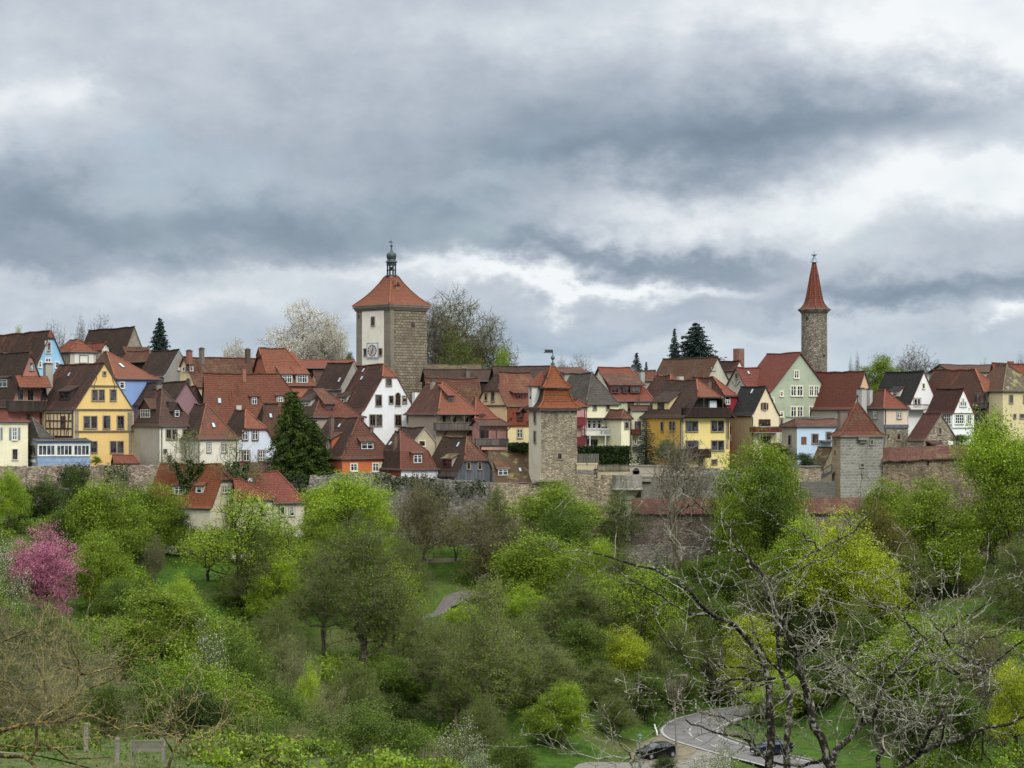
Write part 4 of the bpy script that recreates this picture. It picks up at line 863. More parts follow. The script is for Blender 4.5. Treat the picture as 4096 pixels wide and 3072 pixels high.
h.patch('F',1046,712,1068,985,CS,'corner_stones',.04); h.patch('F',1443,712,1470,985,CS,'corner_stones',.04)
h.win('L',872,748,893,825,1,1,'b','s'); h.win('L',948,745,970,823,1,1,'b','s'); h.win('L',976,745,997,823,1,1,'b','s'); h.pipe('F',1044,725,1110); h.pipe('F',1468,725,900)
h.dorm('L',842,578,900,634,slope=32,nx=4,fr='b',wallm=plaster('#d3bf85',.15),pad=1.2,roof=T_DK,cheek=plaster('#c8b47c'))
h.win('F',1200,1095,1236,1140,1,1,'b','s',arch=True)
# ================================================================== (crop 6)
crop=6
h=House('house','crimson house with arched double window and small orange half-hip roof','house',323,163,372,-160,920,668,342,th=32,hf=512,rx=116,wall=plaster('#97232d',.15,'#6a1c22'),roof=T_BR,hip=T_RED,o=.2,trim=plain('#33363a'))
h.win('F',178,548,206,590,2,2,'w','s',arch=True); h.win('F',222,548,262,590,2,2,'w','s',arch=True); h.win('F',272,692,316,778,2,2,'w','s'); h.win('F',270,858,322,912,2,1,'w','s'); h.chim(72,380,110,478,plaster('#7d5a50',.4))
h=House('house','dark brown roof with small white gable next to the tall brick chimney','house',358,320,378,120,400,290,204,th=34,wall=plaster('#d5d2ca',.15),roof=T_DKP,trim=plain('#4a2c26'),vo=.1)
h.chim(327,88,407,262,stone('#8a5f52','#7a5247','#8f7468',.14,.3,dark=.3),1.4,cap=False)
h=House('house','small timbered gable with pinkish red roof in front of the green house','house',339,415,640,232,480,430,262,th=44,ax='x',wall=plaster('#a8a894'),side=plaster('#aaa896',.4),roof=T_PK,hip=T_PK,o=.2,trim=plain('#4d3029'),knots=[(0,0),(.2,.1),(1,1)])
h.win('L',315,322,334,362,1,1,'b','s'); h.sky(410,300,440,327)
fm=MB()
for a,b in(((318,435),(285,385)),((318,435),(355,385)),((318,435),(318,372))): fm.bar(h.fpt('L',*a,.03),h.fpt('L',*b,.03),.16,.06)
fm.build('timber_frame',plain('#7b776a'),h.root,org=h.C)
h=House('house','tall pale green gabled house with long red roof near the round tower','house',336,622,1140,345,760,478,131,th=27,knots=[(0,0),(.12,.07),(1,1)],wall=plaster('#a3ad92',.55,'#7e8674'),roof=tiles('#a24a3c','#90413a','#6e4036',.18,seed=5.2),hip=T_RED,o=.35,vo=.3,trim=plain('#5a3129'))
h.win('F',833,294,872,360,2,2,'w','y')
for a in((708,478,732,520),(709,658,735,702)): h.win('F',*a,1,2,'w','y')
for x0,x1,y0,y1 in((803,905,430,517),(966,1047,430,517),(803,906,612,702),(966,1068,612,705)):
    md=(x0+x1)/2; h.win('F',x0,y0,md-5,y1,2,2,'w','y'); h.win('F',md+5,y0,x1,y1,2,2,'w','y',kind=0)
h.win('F',634,535,652,575,1,2,'w','y'); h.win('F',712,726,728,780,1,1,'b','s')
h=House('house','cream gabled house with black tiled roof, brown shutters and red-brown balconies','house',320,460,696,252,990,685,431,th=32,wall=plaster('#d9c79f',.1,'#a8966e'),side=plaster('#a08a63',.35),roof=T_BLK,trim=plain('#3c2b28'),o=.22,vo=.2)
h.win('F',557,580,582,638,2,2,'b','s',shut='#4d2b22'); h.win('F',524,730,616,786,4,2,'b','r'); h.win('F',538,878,620,934,2,1,'b','s'); h.pipe('F',466,700,960); h.sky(450,458,478,498)
h.balc('F',488,786,722,843,1.3,planks('#7d3e33',.2),slab=plain('#9a9690')); h.balc('F',628,936,724,972,1.2,planks('#7d3e33',.2)); h.posts('F',(530,716),850,965,1.2,.12,plain('#8d8a84'),brace=False)
h=House('house','low light blue building with a narrow tiled roof edge left of the stone tower','house',311,857,1240,738,1010,782,719,th=18,ax='x',wall=plaster('#b4cbe0',.08,'#9fb2c2'),side=plaster('#a59b88',.3),roof=T_BRR,hip=T_BR,hf='full',rx=850,o=.25,knots=[(0,0),(1,1)],L=5)
h.patch('F',895,878,942,946,plain('#6b4434'),'door'); h.win('F',992,856,1042,934,2,2,'b','s'); h.win('F',1117,838,1155,904,1,1,'b','s'); h.win('L',785,866,808,950,1,2,'b','s'); h.patch('F',857,786,1235,796,WHITE,'cornice',.2)
h.patch('F',1055,908,1165,922,plain('#5f6468'),'canopy',1.1); h.balc('F',765,700,1065,716,.2,plain('#7f7a70'),style='rail')
h=House('house','long red roofed house with peach gable right of the round tower','house',332,1340,1562,905,760,632,296,th=33,knots=[(0,0),(.16,.06),(1,1)],wall=plaster('#d9ad88',.12),side=plaster('#ab9e90',.25),roof=tiles('#9f4c3c','#8b4438','#5d3a32',.3,seed=5.4),trim=plain('#4e5358'),o=.3)
h.win('L',1197,680,1236,714,4,1,'w','s')
h.win('F',1478,355,1487,378,1,1,'b',None)
# garden shed between the low blue building and the stone tower
h=House('shed','mossy roofed shed with cream gable left of the stone pyramid tower','shed',304,1075,1172,958,1250,1165,970,th=40,ax='y',wall=plaster('#cfbf9a',.2),roof=T_MOSS,o=.15,vo=.1,W=4.2)
st=MB(); a=at(1015,1270,301.5); b=at(1160,1178,301.5)
for k in range(9): st.obox(a.lerp(b,(k+.5)/9)-V(0,0,.1),V(.55,0,0),V(0,.6,0),V(0,0,.09))
so_=empty('staircase','open wooden stair with handrails climbing to the stone pyramid tower','staircase',a); st.build('treads',plain('#6a625a'),so_,org=a)
st=MB(); st.bar(a+V(0,-.6,.9),b+V(0,-.6,.9),.12); st.bar(a+V(0,-.6,0),b+V(0,-.6,0),.14)
for k in(0,.5,1): st.bar(a.lerp(b,k)+V(0,-.6,0),a.lerp(b,k)+V(0,-.6,.95),.1)
st.build('handrail',plain('#3a322d'),so_,org=a)
# ================================================================== (crop 7)
crop=7
h=House('house','far right house with cream wall and mossy hipped roof','house',321,1352,1760,1100,760,472,237,th=30,hf='full',rx=1392,knots=[(0,0),(.12,.05),(1,1)],wall=plaster('#d0bd8c',.12),roof=tiles('#7d4a3d','#6b4036','#4a3a31',.5,seed=3.3),hip=tiles('#7f6a58','#6f5a4c','#5a5044',.4,lich=.6,seed=11.5),o=.25)
for a in((1410,512,1438,578),(1535,512,1562,575),(1447,680,1466,712),(1503,680,1536,712)): h.win('F',*a,1,2,'b','s')
h=House('house','bright red roof with brick chimney at the far right skyline','house',352,1290,1800,1250,420,330,224,th=14,ax='x',wall=plaster('#b9ad9b'),roof=T_RED,o=.3)
h.chim(1403,200,1457,232,plaster('#7a5246',.3),cap=False)
h=House('house','mottled brown roof with orange hip above dark timber galleries at right','house',323,1093,1368,640,900,622,274,th=33,hf=482,rx=1108,knots=[(0,0),(.14,.07),(1,1)],wall=plain('#4a4641'),side=plaster('#8f857a'),roof=tiles('#7d483c','#6a3f36','#483730',.45,seed=3.7,patch='#a05040',pf=.6),hip=T_OR,o=.2,vo=.9,trim=plain('#3a2c28'))
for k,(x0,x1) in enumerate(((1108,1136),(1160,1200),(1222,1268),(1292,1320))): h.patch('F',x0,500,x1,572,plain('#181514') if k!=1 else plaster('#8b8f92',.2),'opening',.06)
h.balc('F',1080,574,1350,628,.85,planks('#5b5450')); h.posts('F',(1128,1210,1280),486,574,.8,.15,plain('#4d4844')); h.balc('F',1098,738,1340,790,.85,planks('#4b4642')); h.posts('F',(1150,1240),640,738,.8,.15,plain('#4d4844'))
h=House('house','low brown ridge on the skyline behind the mottled roof at right','house',362,900,1500,700,330,300,238,th=10,ax='x',wall=plaster('#998d80'),roof=T_BR,o=.2,knots=[(0,0),(1,1)])
h=House('house','white gabled house with black tiled roof, red verge and white balcony','house',329,518,786,185,700,608,296,th=31,knots=[(0,0),(.1,.05),(1,1)],wall=plaster('#dfe0dd',.08,'#a0a09a'),roof=T_BLK,trim=plain('#6a2626'),o=.12,vo=.15)
h.win('F',640,408,658,450,1,2,'g','y'); h.win('F',566,540,622,604,2,1,'w','s'); h.balc('F',524,592,698,645,1.2,WHITE,style='rail',slab=plain('#5a3a34'))
h.dorm('L',380,480,420,520,slope=30,nx=1,wallm=plaster('#d9d9d4',.1),roof=T_BLK,pad=.6)
h=House('house','small white gabled house with stepped triple window and red verge boards','house',317,908,1098,675,960,670,451,th=33,wall=plaster('#e2e3e0',.05,'#a0a09a'),roof=tiles('#54332d','#492c28','#3a2723',.3,seed=2.2),trim=plain('#7a2a2a'),o=.15,vo=.15)
h.win('F',973,568,990,608,1,1,'w','w'); h.win('F',992,542,1007,608,1,1,'w','w'); h.win('F',1010,568,1026,608,1,1,'w','w')
h.win('F',930,680,1004,762,4,3,'w','w'); h.win('F',1035,680,1071,762,2,3,'w','w'); h.win('L',822,682,892,764,4,3,'w','w'); h.trimband('F',908,1098,672,.12,plain('#5a2f2c')); h.trimband('F',908,1098,800,.1,plain('#8a8c88')); h.trimband('F',930,1004,768,.08,plain('#3a3c40'))
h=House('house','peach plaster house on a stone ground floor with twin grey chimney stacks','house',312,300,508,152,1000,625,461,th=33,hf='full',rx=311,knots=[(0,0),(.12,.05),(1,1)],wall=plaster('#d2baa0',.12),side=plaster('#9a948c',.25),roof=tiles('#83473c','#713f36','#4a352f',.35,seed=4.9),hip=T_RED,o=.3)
h.win('F',417,660,453,715,2,2,'w','s'); h.win('L',207,652,240,715,2,2,'w','s'); h.patch('F',300,800,508,985,rubble('#8f8674','#7b7263','#9a917f',.36,.4),'stone_wall',.12); h.patch('F',298,770,510,800,plain('#5a5f68'),'band',.25); h.win('F',414,850,444,903,1,1,'r','s',off=.12); h.pipe('F',315,635,880)
h.win('F',333,858,343,880,1,1,'b',None,off=.12)
for x0,x1,y0,y1 in((91,160,447,720),(166,208,450,585)): h.chim(x0,y0,x1,y1,plaster('#a9a69f',.25),1.1,cap=True)
BS=rubble('#968b78','#7f7565','#a59c88',.36,.4)
h=House('barn','rubble stone barn with dark red roof and red-brown gable window','barn',306.5,655,950,505,960,905,673,th=35,wall=BS,roof=tiles('#6a3b35','#5a342f','#402b28',.4,seed=2.6,patch='#8f4a3e',pf=.4),trim=plain('#6b5f52'),o=.15,vo=.12,knots=[(0,0),(.1,.06),(1,1)])
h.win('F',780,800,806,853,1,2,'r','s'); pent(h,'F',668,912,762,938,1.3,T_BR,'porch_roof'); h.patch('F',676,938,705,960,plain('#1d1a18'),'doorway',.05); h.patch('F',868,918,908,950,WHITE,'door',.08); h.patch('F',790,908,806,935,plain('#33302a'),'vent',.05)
# ---- stone pyramid tower
PS=stone('#8d8a82','#6f6d66','#a09c90',.40,.72,mort=.05,dark=.4,rot=25,rough=.9)
crop=6
t=Tower('square grey stone tower with steep red pyramid roof and little chimney','300' and 299.5,1240,1888,1167,1450,872,20,PS,stone('#9a8870','#86765f','#a3937c',.3,.5,dark=.4)) if False else None
crop=7
t=Tower('square grey stone tower with steep red pyramid roof and little chimney',299.5,-85,291,-160,1420,870,18,PS,stone('#9a8870','#86765f','#a3937c',.3,.5,dark=.4))
m=min(t.w,t.l)/2; zz=lambda y:at(0,y,t.Y+3).z
def rg(t,f,y,e=0): # f: fraction towards the centre
    w2,l2=t.w/2,t.l/2; cx_,cy_=w2,l2; a,b=w2*(1-f)+e,l2*(1-f)+e
    return [t.p(cx_-a,cy_-b,zz(y)),t.p(cx_+a,cy_-b,zz(y)),t.p(cx_+a,cy_+b,zz(y)),t.p(cx_-a,cy_+b,zz(y))]
TT=tiles('#9a4c3c','#84443a','#4d382f',.4,seed=6.1,lich=.12)
ringroof([rg(t,0,868,.35),rg(t,.12,835),rg(t,.40,745),rg(t,.98,575)],[TT,TT,plain('#7d776c')],t.root,t.C)
t.trimband('F',-85,291,876,.4,plain('#858074'),.15)
t.win('F',180,910,203,945,1,1,'g','s'); t.win('F',90,1116,122,1146,1,1,'g','s'); t.patch('F',60,885,150,908,plain('#77736a'),'corbel',.6); t.patch('F',78,908,132,935,plain('#77736a'),'corbel',.35)
t.patch('L',-135,1000,-128,1040,plain('#1e1c1a'),'arrow_slit'); t.win('L',-134,905,-128,945,1,1,'g',None)
fi=MB(); cc=t.p(t.w/2,t.l/2,0); fi.tube([V(cc.x,cc.y,zz(590)),V(cc.x,cc.y,zz(522))],[.1,.06],6); fi.lathe((cc.x,cc.y,zz(520)),[(0,-.25),(.18,-.1),(.18,.1),(0,.25)],10); fi.build('finial',plain('#3a3330'),t.root,org=t.C)
crop=6
ch=MB(); P=at(1262,800,t.Y+2.0); zt=at(0,657,t.Y+2).z; ch.obox((P.x,P.y,(P.z+zt)/2-.3),V(.55,.18,0),V(-.15,.45,0),V(0,0,(zt-P.z)/2+.3)); c0=ch.build('chimney',plaster('#7a685a',.5),t.root,org=t.C)
ch=MB(); ch.obox((P.x,P.y,zt+.05),V(.63,.2,0),V(-.18,.52,0),V(0,0,.08)); ch.build('chimney_cap',plain('#4b4540'),c0,org=t.C)
PYT=t
# ================================================================== clock tower
crop=8
CT=stone('#968a77','#766b5b','#524a40',.46,.95,mort=.06,dark=.5,rot=40,rough=.5)
GS=stone('#7f786b','#756e61','#857f72',.7,1.2,dark=.4,rot=40,rough=.2)
t=Tower('tall clock tower with red tent roof, copper onion lantern and painted clock','355' and 356.,536,912,192,1900,790,41,CT,GS)
zz=lambda y,dd=7:at(0,y,t.Y+dd).z
t.patch('L',253,816,474,1500,plaster('#e2dac6',.3,'#a59a84'),'plaster_front',.05)
t.patch('F',537,800,572,1560,GS,'corner_pier',.12)
t.win('L',347,890,380,975,1,3,'b','s',off=.05); t.win('L',272,1215,298,1282,1,2,'b','s',off=.05); t.win('L',428,1212,456,1280,1,2,'b','s',off=.05)
t.win('F',754,938,788,980,1,1,'b',None); t.patch('L',213,865,222,905,plain('#3c3833'),'arrow_slit')
co=MB()
for e,za,zb_ in((.15,815,800),(.3,800,784),(.45,784,768)):
    a=t.ring(e,at(0,za,t.Y).z); b=t.ring(e,at(0,zb_,t.Y).z)
    for k in range(4): co.poly([a[k],a[(k+1)%4],b[(k+1)%4],b[k]])
    co.poly(b); co.poly(a[::-1])
co.build('cornice',plain('#6e665b'),t.root,org=t.C)
def rg2(f,z,e=0):
    a,b=t.w/2*(1-f)+e,t.l/2*(1-f)+e; return [t.p(t.w/2+sx*a,t.l/2+sy*b,z) for sx,sy in((-1,-1),(1,-1),(1,1),(-1,1))]
ze_=at(0,754,t.Y-1).z; zr_=at(0,478,t.Y+7).z; prof=[(-.0,0),(.12,.11),(.3,.27),(.5,.50),(.68,.745),(.83,1.)]
ringroof([rg2(f,ze_+(zr_-ze_)*g,0.5*(1-f)) for f,g in prof],[T_OR,T_OR,plain('#6e665b')],t.root,t.C)
d=MB(); P=t.p(t.w*.42,t.l*.30,0); 
d.obox((P.x,P.y,(at(0,585,t.Y+6).z+at(0,690,t.Y+4).z)/2),t.d*.33,t.s*.6,V(0,0,1.9)); dd_=d.build('dormer',plaster('#8b6a58',.4),t.root,org=t.C)
d=MB(); zt=at(0,585,t.Y+6).z+.2; q=[V(P.x,P.y,zt)+t.d*a*.42+t.s*b*.75 for a,b in((-1,-1),(1,-1),(1,1),(-1,1))]; m0=V(P.x,P.y,zt+.7); d.slab([[q[0],q[1],m0-t.s*.75],[q[1],q[2],m0+t.s*.75,m0-t.s*.75],[q[3],q[0],m0-t.s*.75,m0+t.s*.75]],.1); d.build('dormer_roof',[T_OR,DARK],dd_,org=t.C)
# lantern
cc=t.p(t.w/2,t.l/2,0); LZ=lambda y:at(0,y,t.Y+7).z; CU=plain('#2b3536',.5,.2,.15); 
la=MB(); R=1.55*1.25
la.lathe((cc.x,cc.y,0),[(0,LZ(482)),(1.0,LZ(482)),(1.02,LZ(470)),(.9,LZ(462)),(0,LZ(462))],8); 
lo=la.build('lantern',CU,t.root,org=t.C)
for k in range(8):
    a=2*PI*(k+.5)/8; x,y=cc.x+0.70*math.cos(a),cc.y+0.70*math.sin(a); pm=MB(); pm.tube([(x,y,LZ(464)),(x,y,LZ(358))],[.13,.12],6); pm.build('column',CU,lo,org=t.C)
la=MB(); la.lathe((cc.x,cc.y,0),[(0,LZ(368)),(.82,LZ(368)),(.82,LZ(335)),(0,LZ(335))],8); la.build('arch_ring',CU,lo,org=t.C); la=MB(); la.lathe((cc.x,cc.y,0),[(.84,LZ(418)),(.84,LZ(410)),(.6,LZ(410)),(.6,LZ(418)),(.84,LZ(418))],8); la.build('rail_ring',CU,lo,org=t.C)
la=MB(); la.lathe((cc.x,cc.y,0),[(0,LZ(335)),(1.0,LZ(335)),(.98,LZ(327)),(.74,LZ(318)),(.68,LZ(306)),(.78,LZ(288)),(.83,LZ(268)),(.76,LZ(248)),(.52,LZ(236)),(.26,LZ(224)),(.14,LZ(205)),(.08,LZ(180)),(.06,LZ(175))],16); la.build('onion_dome',plain('#3c4a49',.5,.2,.15),lo,org=t.C,smooth=False)
la=MB(); la.lathe((cc.x,cc.y,LZ(167)),[(0,-.24),(.16,-.18),(.23,0),(.16,.18),(0,.24)],14); la.tube([(cc.x,cc.y,LZ(158)),(cc.x,cc.y,LZ(103))],[.045,.03],6)
z=LZ(128); la.obox((cc.x-.2,cc.y,z),V(.2,0,0),V(0,.02,0),V(0,0,.1)); la.bar((cc.x,cc.y,z-.04),(cc.x+.42,cc.y,z-.06),.06); la.bar((cc.x-.4,cc.y,z+.09),(cc.x+.1,cc.y,z+.09),.05)
la.build('weather_vane',plain('#3a4244',.5,.2),lo,org=t.C)
be=MB(); be.lathe((cc.x,cc.y,LZ(405)),[(0,.4),(.14,.38),(.18,.1),(.3,-.15),(0,-.15)],12); be.build('bell',plain('#2c3334'),lo,org=t.C)
# clock face
P,r,n,w,hh=t.rect('L',302,1150,420,1315,.05); up=V(0,0,1); c=P+up*hh/2
ck=MB(); ck.obox(c+n*.05,r*w/2,n*.05,up*hh/2); co_=ck.build('clock',plain('#9aa2ad'),t.root,org=t.C)
ck=MB(); ck.obox(c+n*.11,r*(w/2-.25),n*.02,up*(hh/2-.25)); ck.build('dial',plain('#d9d6cf',.6,0.,.03),co_,org=t.C)
hw,hv=w/2-.32,hh/2-.32; CLK=lambda a,R:c+r*math.sin(a)*hw*R+up*math.cos(a)*hv*R
ck=MB()
for k in range(12):
    a=PI*k/6+PI/12
    q=[CLK(PI*k/6-.2,.99),CLK(PI*k/6+.2,.99),CLK(PI*k/6+.2,.72),CLK(PI*k/6-.2,.72)]; ck.poly([p+n*.15 for p in q]); 
ck.build('numerals',plain('#2d2220'),co_,org=t.C)
ck=MB()
NUM=['XII','I','II','III','IIII','V','VI','VII','VIII','IX','X','XI']
for k in range(12):
    a0=PI*k/6; txt=NUM[k]; L=len(txt)
    for i,chh in enumerate(txt):
        s_=(i-(L-1)/2)*.085; pa=CLK(a0+s_,.95)+n*.16; pb_=CLK(a0+s_,.77)+n*.16
        if chh=='I': ck.bar(pa,pb_,.05,.01,up=n)
        else:
            p2=CLK(a0+s_+.04,.95)+n*.16; ck.bar(p2,pb_,.045,.01,up=n)
            if chh=='X': ck.bar(pa,CLK(a0+s_+.04,.77)+n*.16,.045,.01,up=n)
            else: ck.bar(CLK(a0+s_-.04,.95)+n*.16,pb_,.045,.01,up=n)
ck.build('roman_numerals',plain('#c9803f'),co_,org=t.C)
ck=MB()
for k in range(24): 
    a=PI*k/12; ck.bar(CLK(a,.2)+n*.145,CLK(a,.62)+n*.145,.05,.01,up=n)
ck.build('rays',plain('#7f93a6'),co_,org=t.C)
ck=MB(); ck.bar(CLK(0.35,-.25)+n*.18,CLK(.35,.62)+n*.18,.16,.03,up=n); ck.bar(CLK(3.5,-.12)+n*.2,CLK(3.5,.62)+n*.2,.14,.03,up=n); ck.build('hands',plain('#a8402f'),co_,org=t.C)
CLT=t
# ================================================================== round tower
crop=9
RS=rubble('#857d70','#6b655a','#8a8274',.36,.5)
Yt=352.; base=at(500,1700,Yt); ro_=empty('round_tower','slender round stone tower with tall conical red tiled spire','tower',base)
cx,cy=base.x,Yt; rr=(at(663,0,Yt).x-at(333,0,Yt).x)/2; Z=lambda y:at(0,y,Yt-2).z
mb=MB(); mb.lathe((cx,cy,0),[(rr,base.z),(rr*.985,Z(860)),(rr*.985,Z(862))],48); mb.build('wall',RS,ro_,org=base)
mb=MB(); mb.lathe((cx,cy,0),[(rr,Z(868)),(rr+.18,Z(858)),(rr+.2,Z(845)),(rr+.42,Z(838)),(rr+.42,Z(826)),(0,Z(826))],48); mb.build('cornice',plain('#746c60'),ro_,org=base)
re_=(at(706,0,Yt).x-at(290,0,Yt).x)/2/.98
pf=[(re_,822),(re_*.80,795),(re_*.62,745),(re_*.52,690),(re_*.40,560),(re_*.24,370),(re_*.085,208)]
mb=MB(); N=10
def ringp(R,y,N=10): return [V(cx+R*math.cos(2*PI*(k+.0)/N+.31),cy+R*math.sin(2*PI*(k)/N+.31),Z(y)) for k in range(N)]
fs=[];us=[];vv=0;ms=[]
for i in range(len(pf)-1):
    A,B=ringp(*pf[i]),ringp(*pf[i+1]); sl=(A[0]-B[0]).length
    for k in range(N):
        w1=(A[0]-A[1]).length/2; w2=(B[0]-B[1]).length/2
        fs.append([A[k],A[(k+1)%N],B[(k+1)%N],B[k]]); us.append([(-w1+k*5,vv),(w1+k*5,vv),(w2+k*5,vv+sl),(-w2+k*5,vv+sl)]); ms.append(2 if i==0 else 0)
    vv+=sl
mb.slab(fs,.08,uvs=us,mats=ms)
so2=mb.build('spire',[tiles('#984437','#82392f','#5a3a30',.35,seed=7.7,row=.34,w=.24),DARK,tiles('#80695a','#6f5b4e','#55493f',.4,seed=7.9,row=.34)],ro_,org=base)
mb=MB()
for i in range(len(pf)-1):
    A,B=ringp(*pf[i]),ringp(*pf[i+1])
    for k in range(N): mb.bar(A[k]+V(0,0,.02),B[k]+V(0,0,.02),.2,.12)
mb.build('hip_tiles',tiles('#a34c3b','#8f4033','#5a3a30',.2,seed=7.1),so2,org=base)
mb=MB(); mb.lathe((cx,cy,0),[(.62,Z(210)),(.42,Z(185)),(.2,Z(140)),(.14,Z(125)),(.3,Z(122)),(.52,Z(113)),(.3,Z(103)),(.06,Z(98)),(.03,Z(60))],14); mb.build('finial',plain('#7f8a92',.4,.4),ro_,org=base)
mb=MB()
def slit(px_,y0,y1,w):
    m_=MB(); x=at(px_,0,Yt).x; dx=x-cx; yy=cy-math.sqrt(max(.01,rr*rr-dx*dx)); z0,z1=Z(y1),Z(y0); m_.obox((x,yy,(z0+z1)/2),V(w/2,0,0),V(0,.12,0),V(0,0,(z1-z0)/2)); m_.build('arrow_slit',plain('#191715'),ro_,org=base)
slit(390,912,945,.4); slit(604,1398,1415,.4)
crop=0
# ================================================================== terrain
def G(x,y,Y,dz=0): p=at(x,y,Y,0); return (p.x,p.y,p.z+dz)
RZ=-34.
CTL=[G(1700,2950,225),G(1720,2470,270),G(1750,2330,280),G(650,2330,270),G(200,2490,230),G(250,2420,245),(-75,300,-14.5),(-58,300,-14.5),(-40,299,-15.5),(-22,298,-16.5),(-8,297,-18),(10,296,-19),(22,291,-19.8),
 (36,291,-20.2),(50,292,-19.8),(60,297,-19.5),(75,298,-21),G(3900,2400,270),G(3850,2560,245),G(3900,3010,200),G(3700,2240,292),G(4000,2240,292),(15,205,-34.6),(25,205,-34.8),(35,205,-34.8),(30,190,-34.5),(48,210,-34.5),(42,195,-34.3),(18,190,-34.4),(36,218,-34.5),G(3300,2560,262),
 (-44,200,-30),(-30,200,-32.5),(-10,200,-34.5),(12,195,-34),(30,175,-33.5),(50,180,-31.5),(-60,235,-23),(-45,240,-25.5),(-30,245,-27.5),(-12,250,-28.5),(0,235,-30.5),
 (-28,165,-29),(0,160,-30),(35,150,-29),(-50,165,-24),(-26,126,-19.6),(-24,136,-21.2),(-18,126,-20.4),(-12,126,-22.4),(-30,115,-18.2),(0,110,-23),(30,110,-22),(-36,110,-17.8),(-60,120,-17),
 (0,60,-14.5),(-20,60,-13),(25,60,-13.5),(0,30,-10),(-10,30,-9.5),(12,28,-9.2),(0,8,-3.2),(-6,8,-3),(6,8,-3),(0,-5,-1.75),(-20,0,-2),(20,0,-2),
 (90,240,-26),(90,200,-30),(-90,250,-22),(-90,200,-25),(-90,140,-20),(90,120,-20),(120,290,-20),(-120,290,-15),(8,268,-26.5),(20,275,-25.5),(35,281,-24),(45,275,-26.5),(14,252,-29.5),
 (66,255,-27),(62,225,-31)]
# the road lies on a level shelf
def road_pt(x,y): # crop r pixel to road plane
    r=ray(x,y,'r'); k=RZ/r.z; return V(r.x*k,k,RZ)
CT=np.array(CTL)
ROADZONE=[(x,y) for x,y in [tuple(road_pt(*p))[:2] for p in ((560,640),(1030,450),(1480,370),(2100,300),(2500,420),(2212,900),(1600,1000),(900,1176),(300,1176),(280,900))]]
def inpoly(x,y,P):
    c=False;j=len(P)-1
    for i in range(len(P)):
        if (P[i][1]>y)!=(P[j][1]>y) and x<(P[j][0]-P[i][0])*(y-P[i][1])/(P[j][1]-P[i][1])+P[i][0]: c=not c
        j=i
    return c
def dseg(x,y,P):
    best=1e9
    for i in range(len(P)):
        x1,y1=P[i];x2,y2=P[(i+1)%len(P)];dx,dy=x2-x1,y2-y1;t=max(0,min(1,((x-x1)*dx+(y-y1)*dy)/(dx*dx+dy*dy+1e-9)));best=min(best,math.hypot(x-x1-t*dx,y-y1-t*dy))
    return best
def sm(a,b,x): t=max(0,min(1,(x-a)/(b-a))); return t*t*(3-2*t)
def gz(x,y):
    d=(CT[:,0]-x)**2+(CT[:,1]-y)**2+6.; w=1/d**2.2; z=float((w*CT[:,2]).sum()/w.sum())
    dd=0 if inpoly(x,y,ROADZONE) else dseg(x,y,ROADZONE)
    z=z+(RZ-.12-z)*(1-sm(0,10,dd))
    edge=303.5 if x<20 else 303.5+0*(x-20)
    town=-12.1+sm(310,375,y)*9.1-sm(390,700,y)*1.
    if x>20 and y<306: # terraces behind the lower curtain wall
        lo=z if y<292.5 else -13.6
        lo=z+( -13.6-z)*sm(291.8,293.2,y) if x<58 else z
        z=lo
    k=sm(edge,edge+2.2,y)
    return z*(1-k)+town*k
def build_ground():
    xs=np.unique(np.concatenate([np.linspace(-3000,-160,12),np.linspace(-160,160,150),np.linspace(160,3000,12)]))
    ys=np.unique(np.concatenate([np.linspace(-300,0,6),np.linspace(0,290,150),np.linspace(290,310,28),np.linspace(310,420,22),np.linspace(420,4500,16)]))
    r=random.Random(3); vs=[];fs=[]
    for y in ys:
        for x in xs: vs.append((x,y,gz(x,y)+ (r.uniform(-.12,.12) if 40<y<300 and abs(x)<150 and not(inpoly(x,y,ROADZONE) or dseg(x,y,ROADZONE)<5) else 0)))
    nx=len(xs)
    for j in range(len(ys)-1):
        for i in range(nx-1): a=j*nx+i; fs.append((a,a+1,a+nx+1,a+nx))
    me=bpy.data.meshes.new('ground'); me.from_pydata(vs,[],fs); me.polygons.foreach_set('use_smooth',[True]*len(fs)); o=bpy.data.objects.new('ground',me); scene.collection.objects.link(o)
    m,t,b=newmat('meadow'); g=t.n('ShaderNodeNewGeometry').outputs['Position']
    n=t.noise(g,.07,5,.6); n2=t.noise(g,.6,6,.7); n3=t.noise(g,3.2,5,.75)
    c=t.mix(t.mr(n2,.3,.7),srgb('#2f4616'),srgb('#47641e')); c=t.mix(t.mr(n,.46,.64,0,.8),c,srgb('#5a5836')); c=t.mix(t.mr(n3,.48,.7,0,.5),c,srgb('#64762f')); 
    sp=t.n('ShaderNodeSeparateXYZ'); t.set(sp.inputs[0],g); c=t.mix(t.m('MULTIPLY',t.m('MULTIPLY',t.mr(sp.outputs[1],185,135),t.mr(sp.outputs[0],10,-12)),t.mr(n2,.35,.65,.0,.7)),c,srgb('#6d6a4e'))
    t.set(b.inputs['Base Color'],c); b.inputs['Roughness'].default_value=.95
    bp=t.n('ShaderNodeBump',i_Strength=.9,i_Distance=.35); t.set(bp.inputs['Height'],t.m('ADD',n3,t.m('MULTIPLY',n2,1.5))); t.set(b.inputs['Normal'],bp)
    me.materials.append(m); tag(o,None,kind='structure')
build_ground()
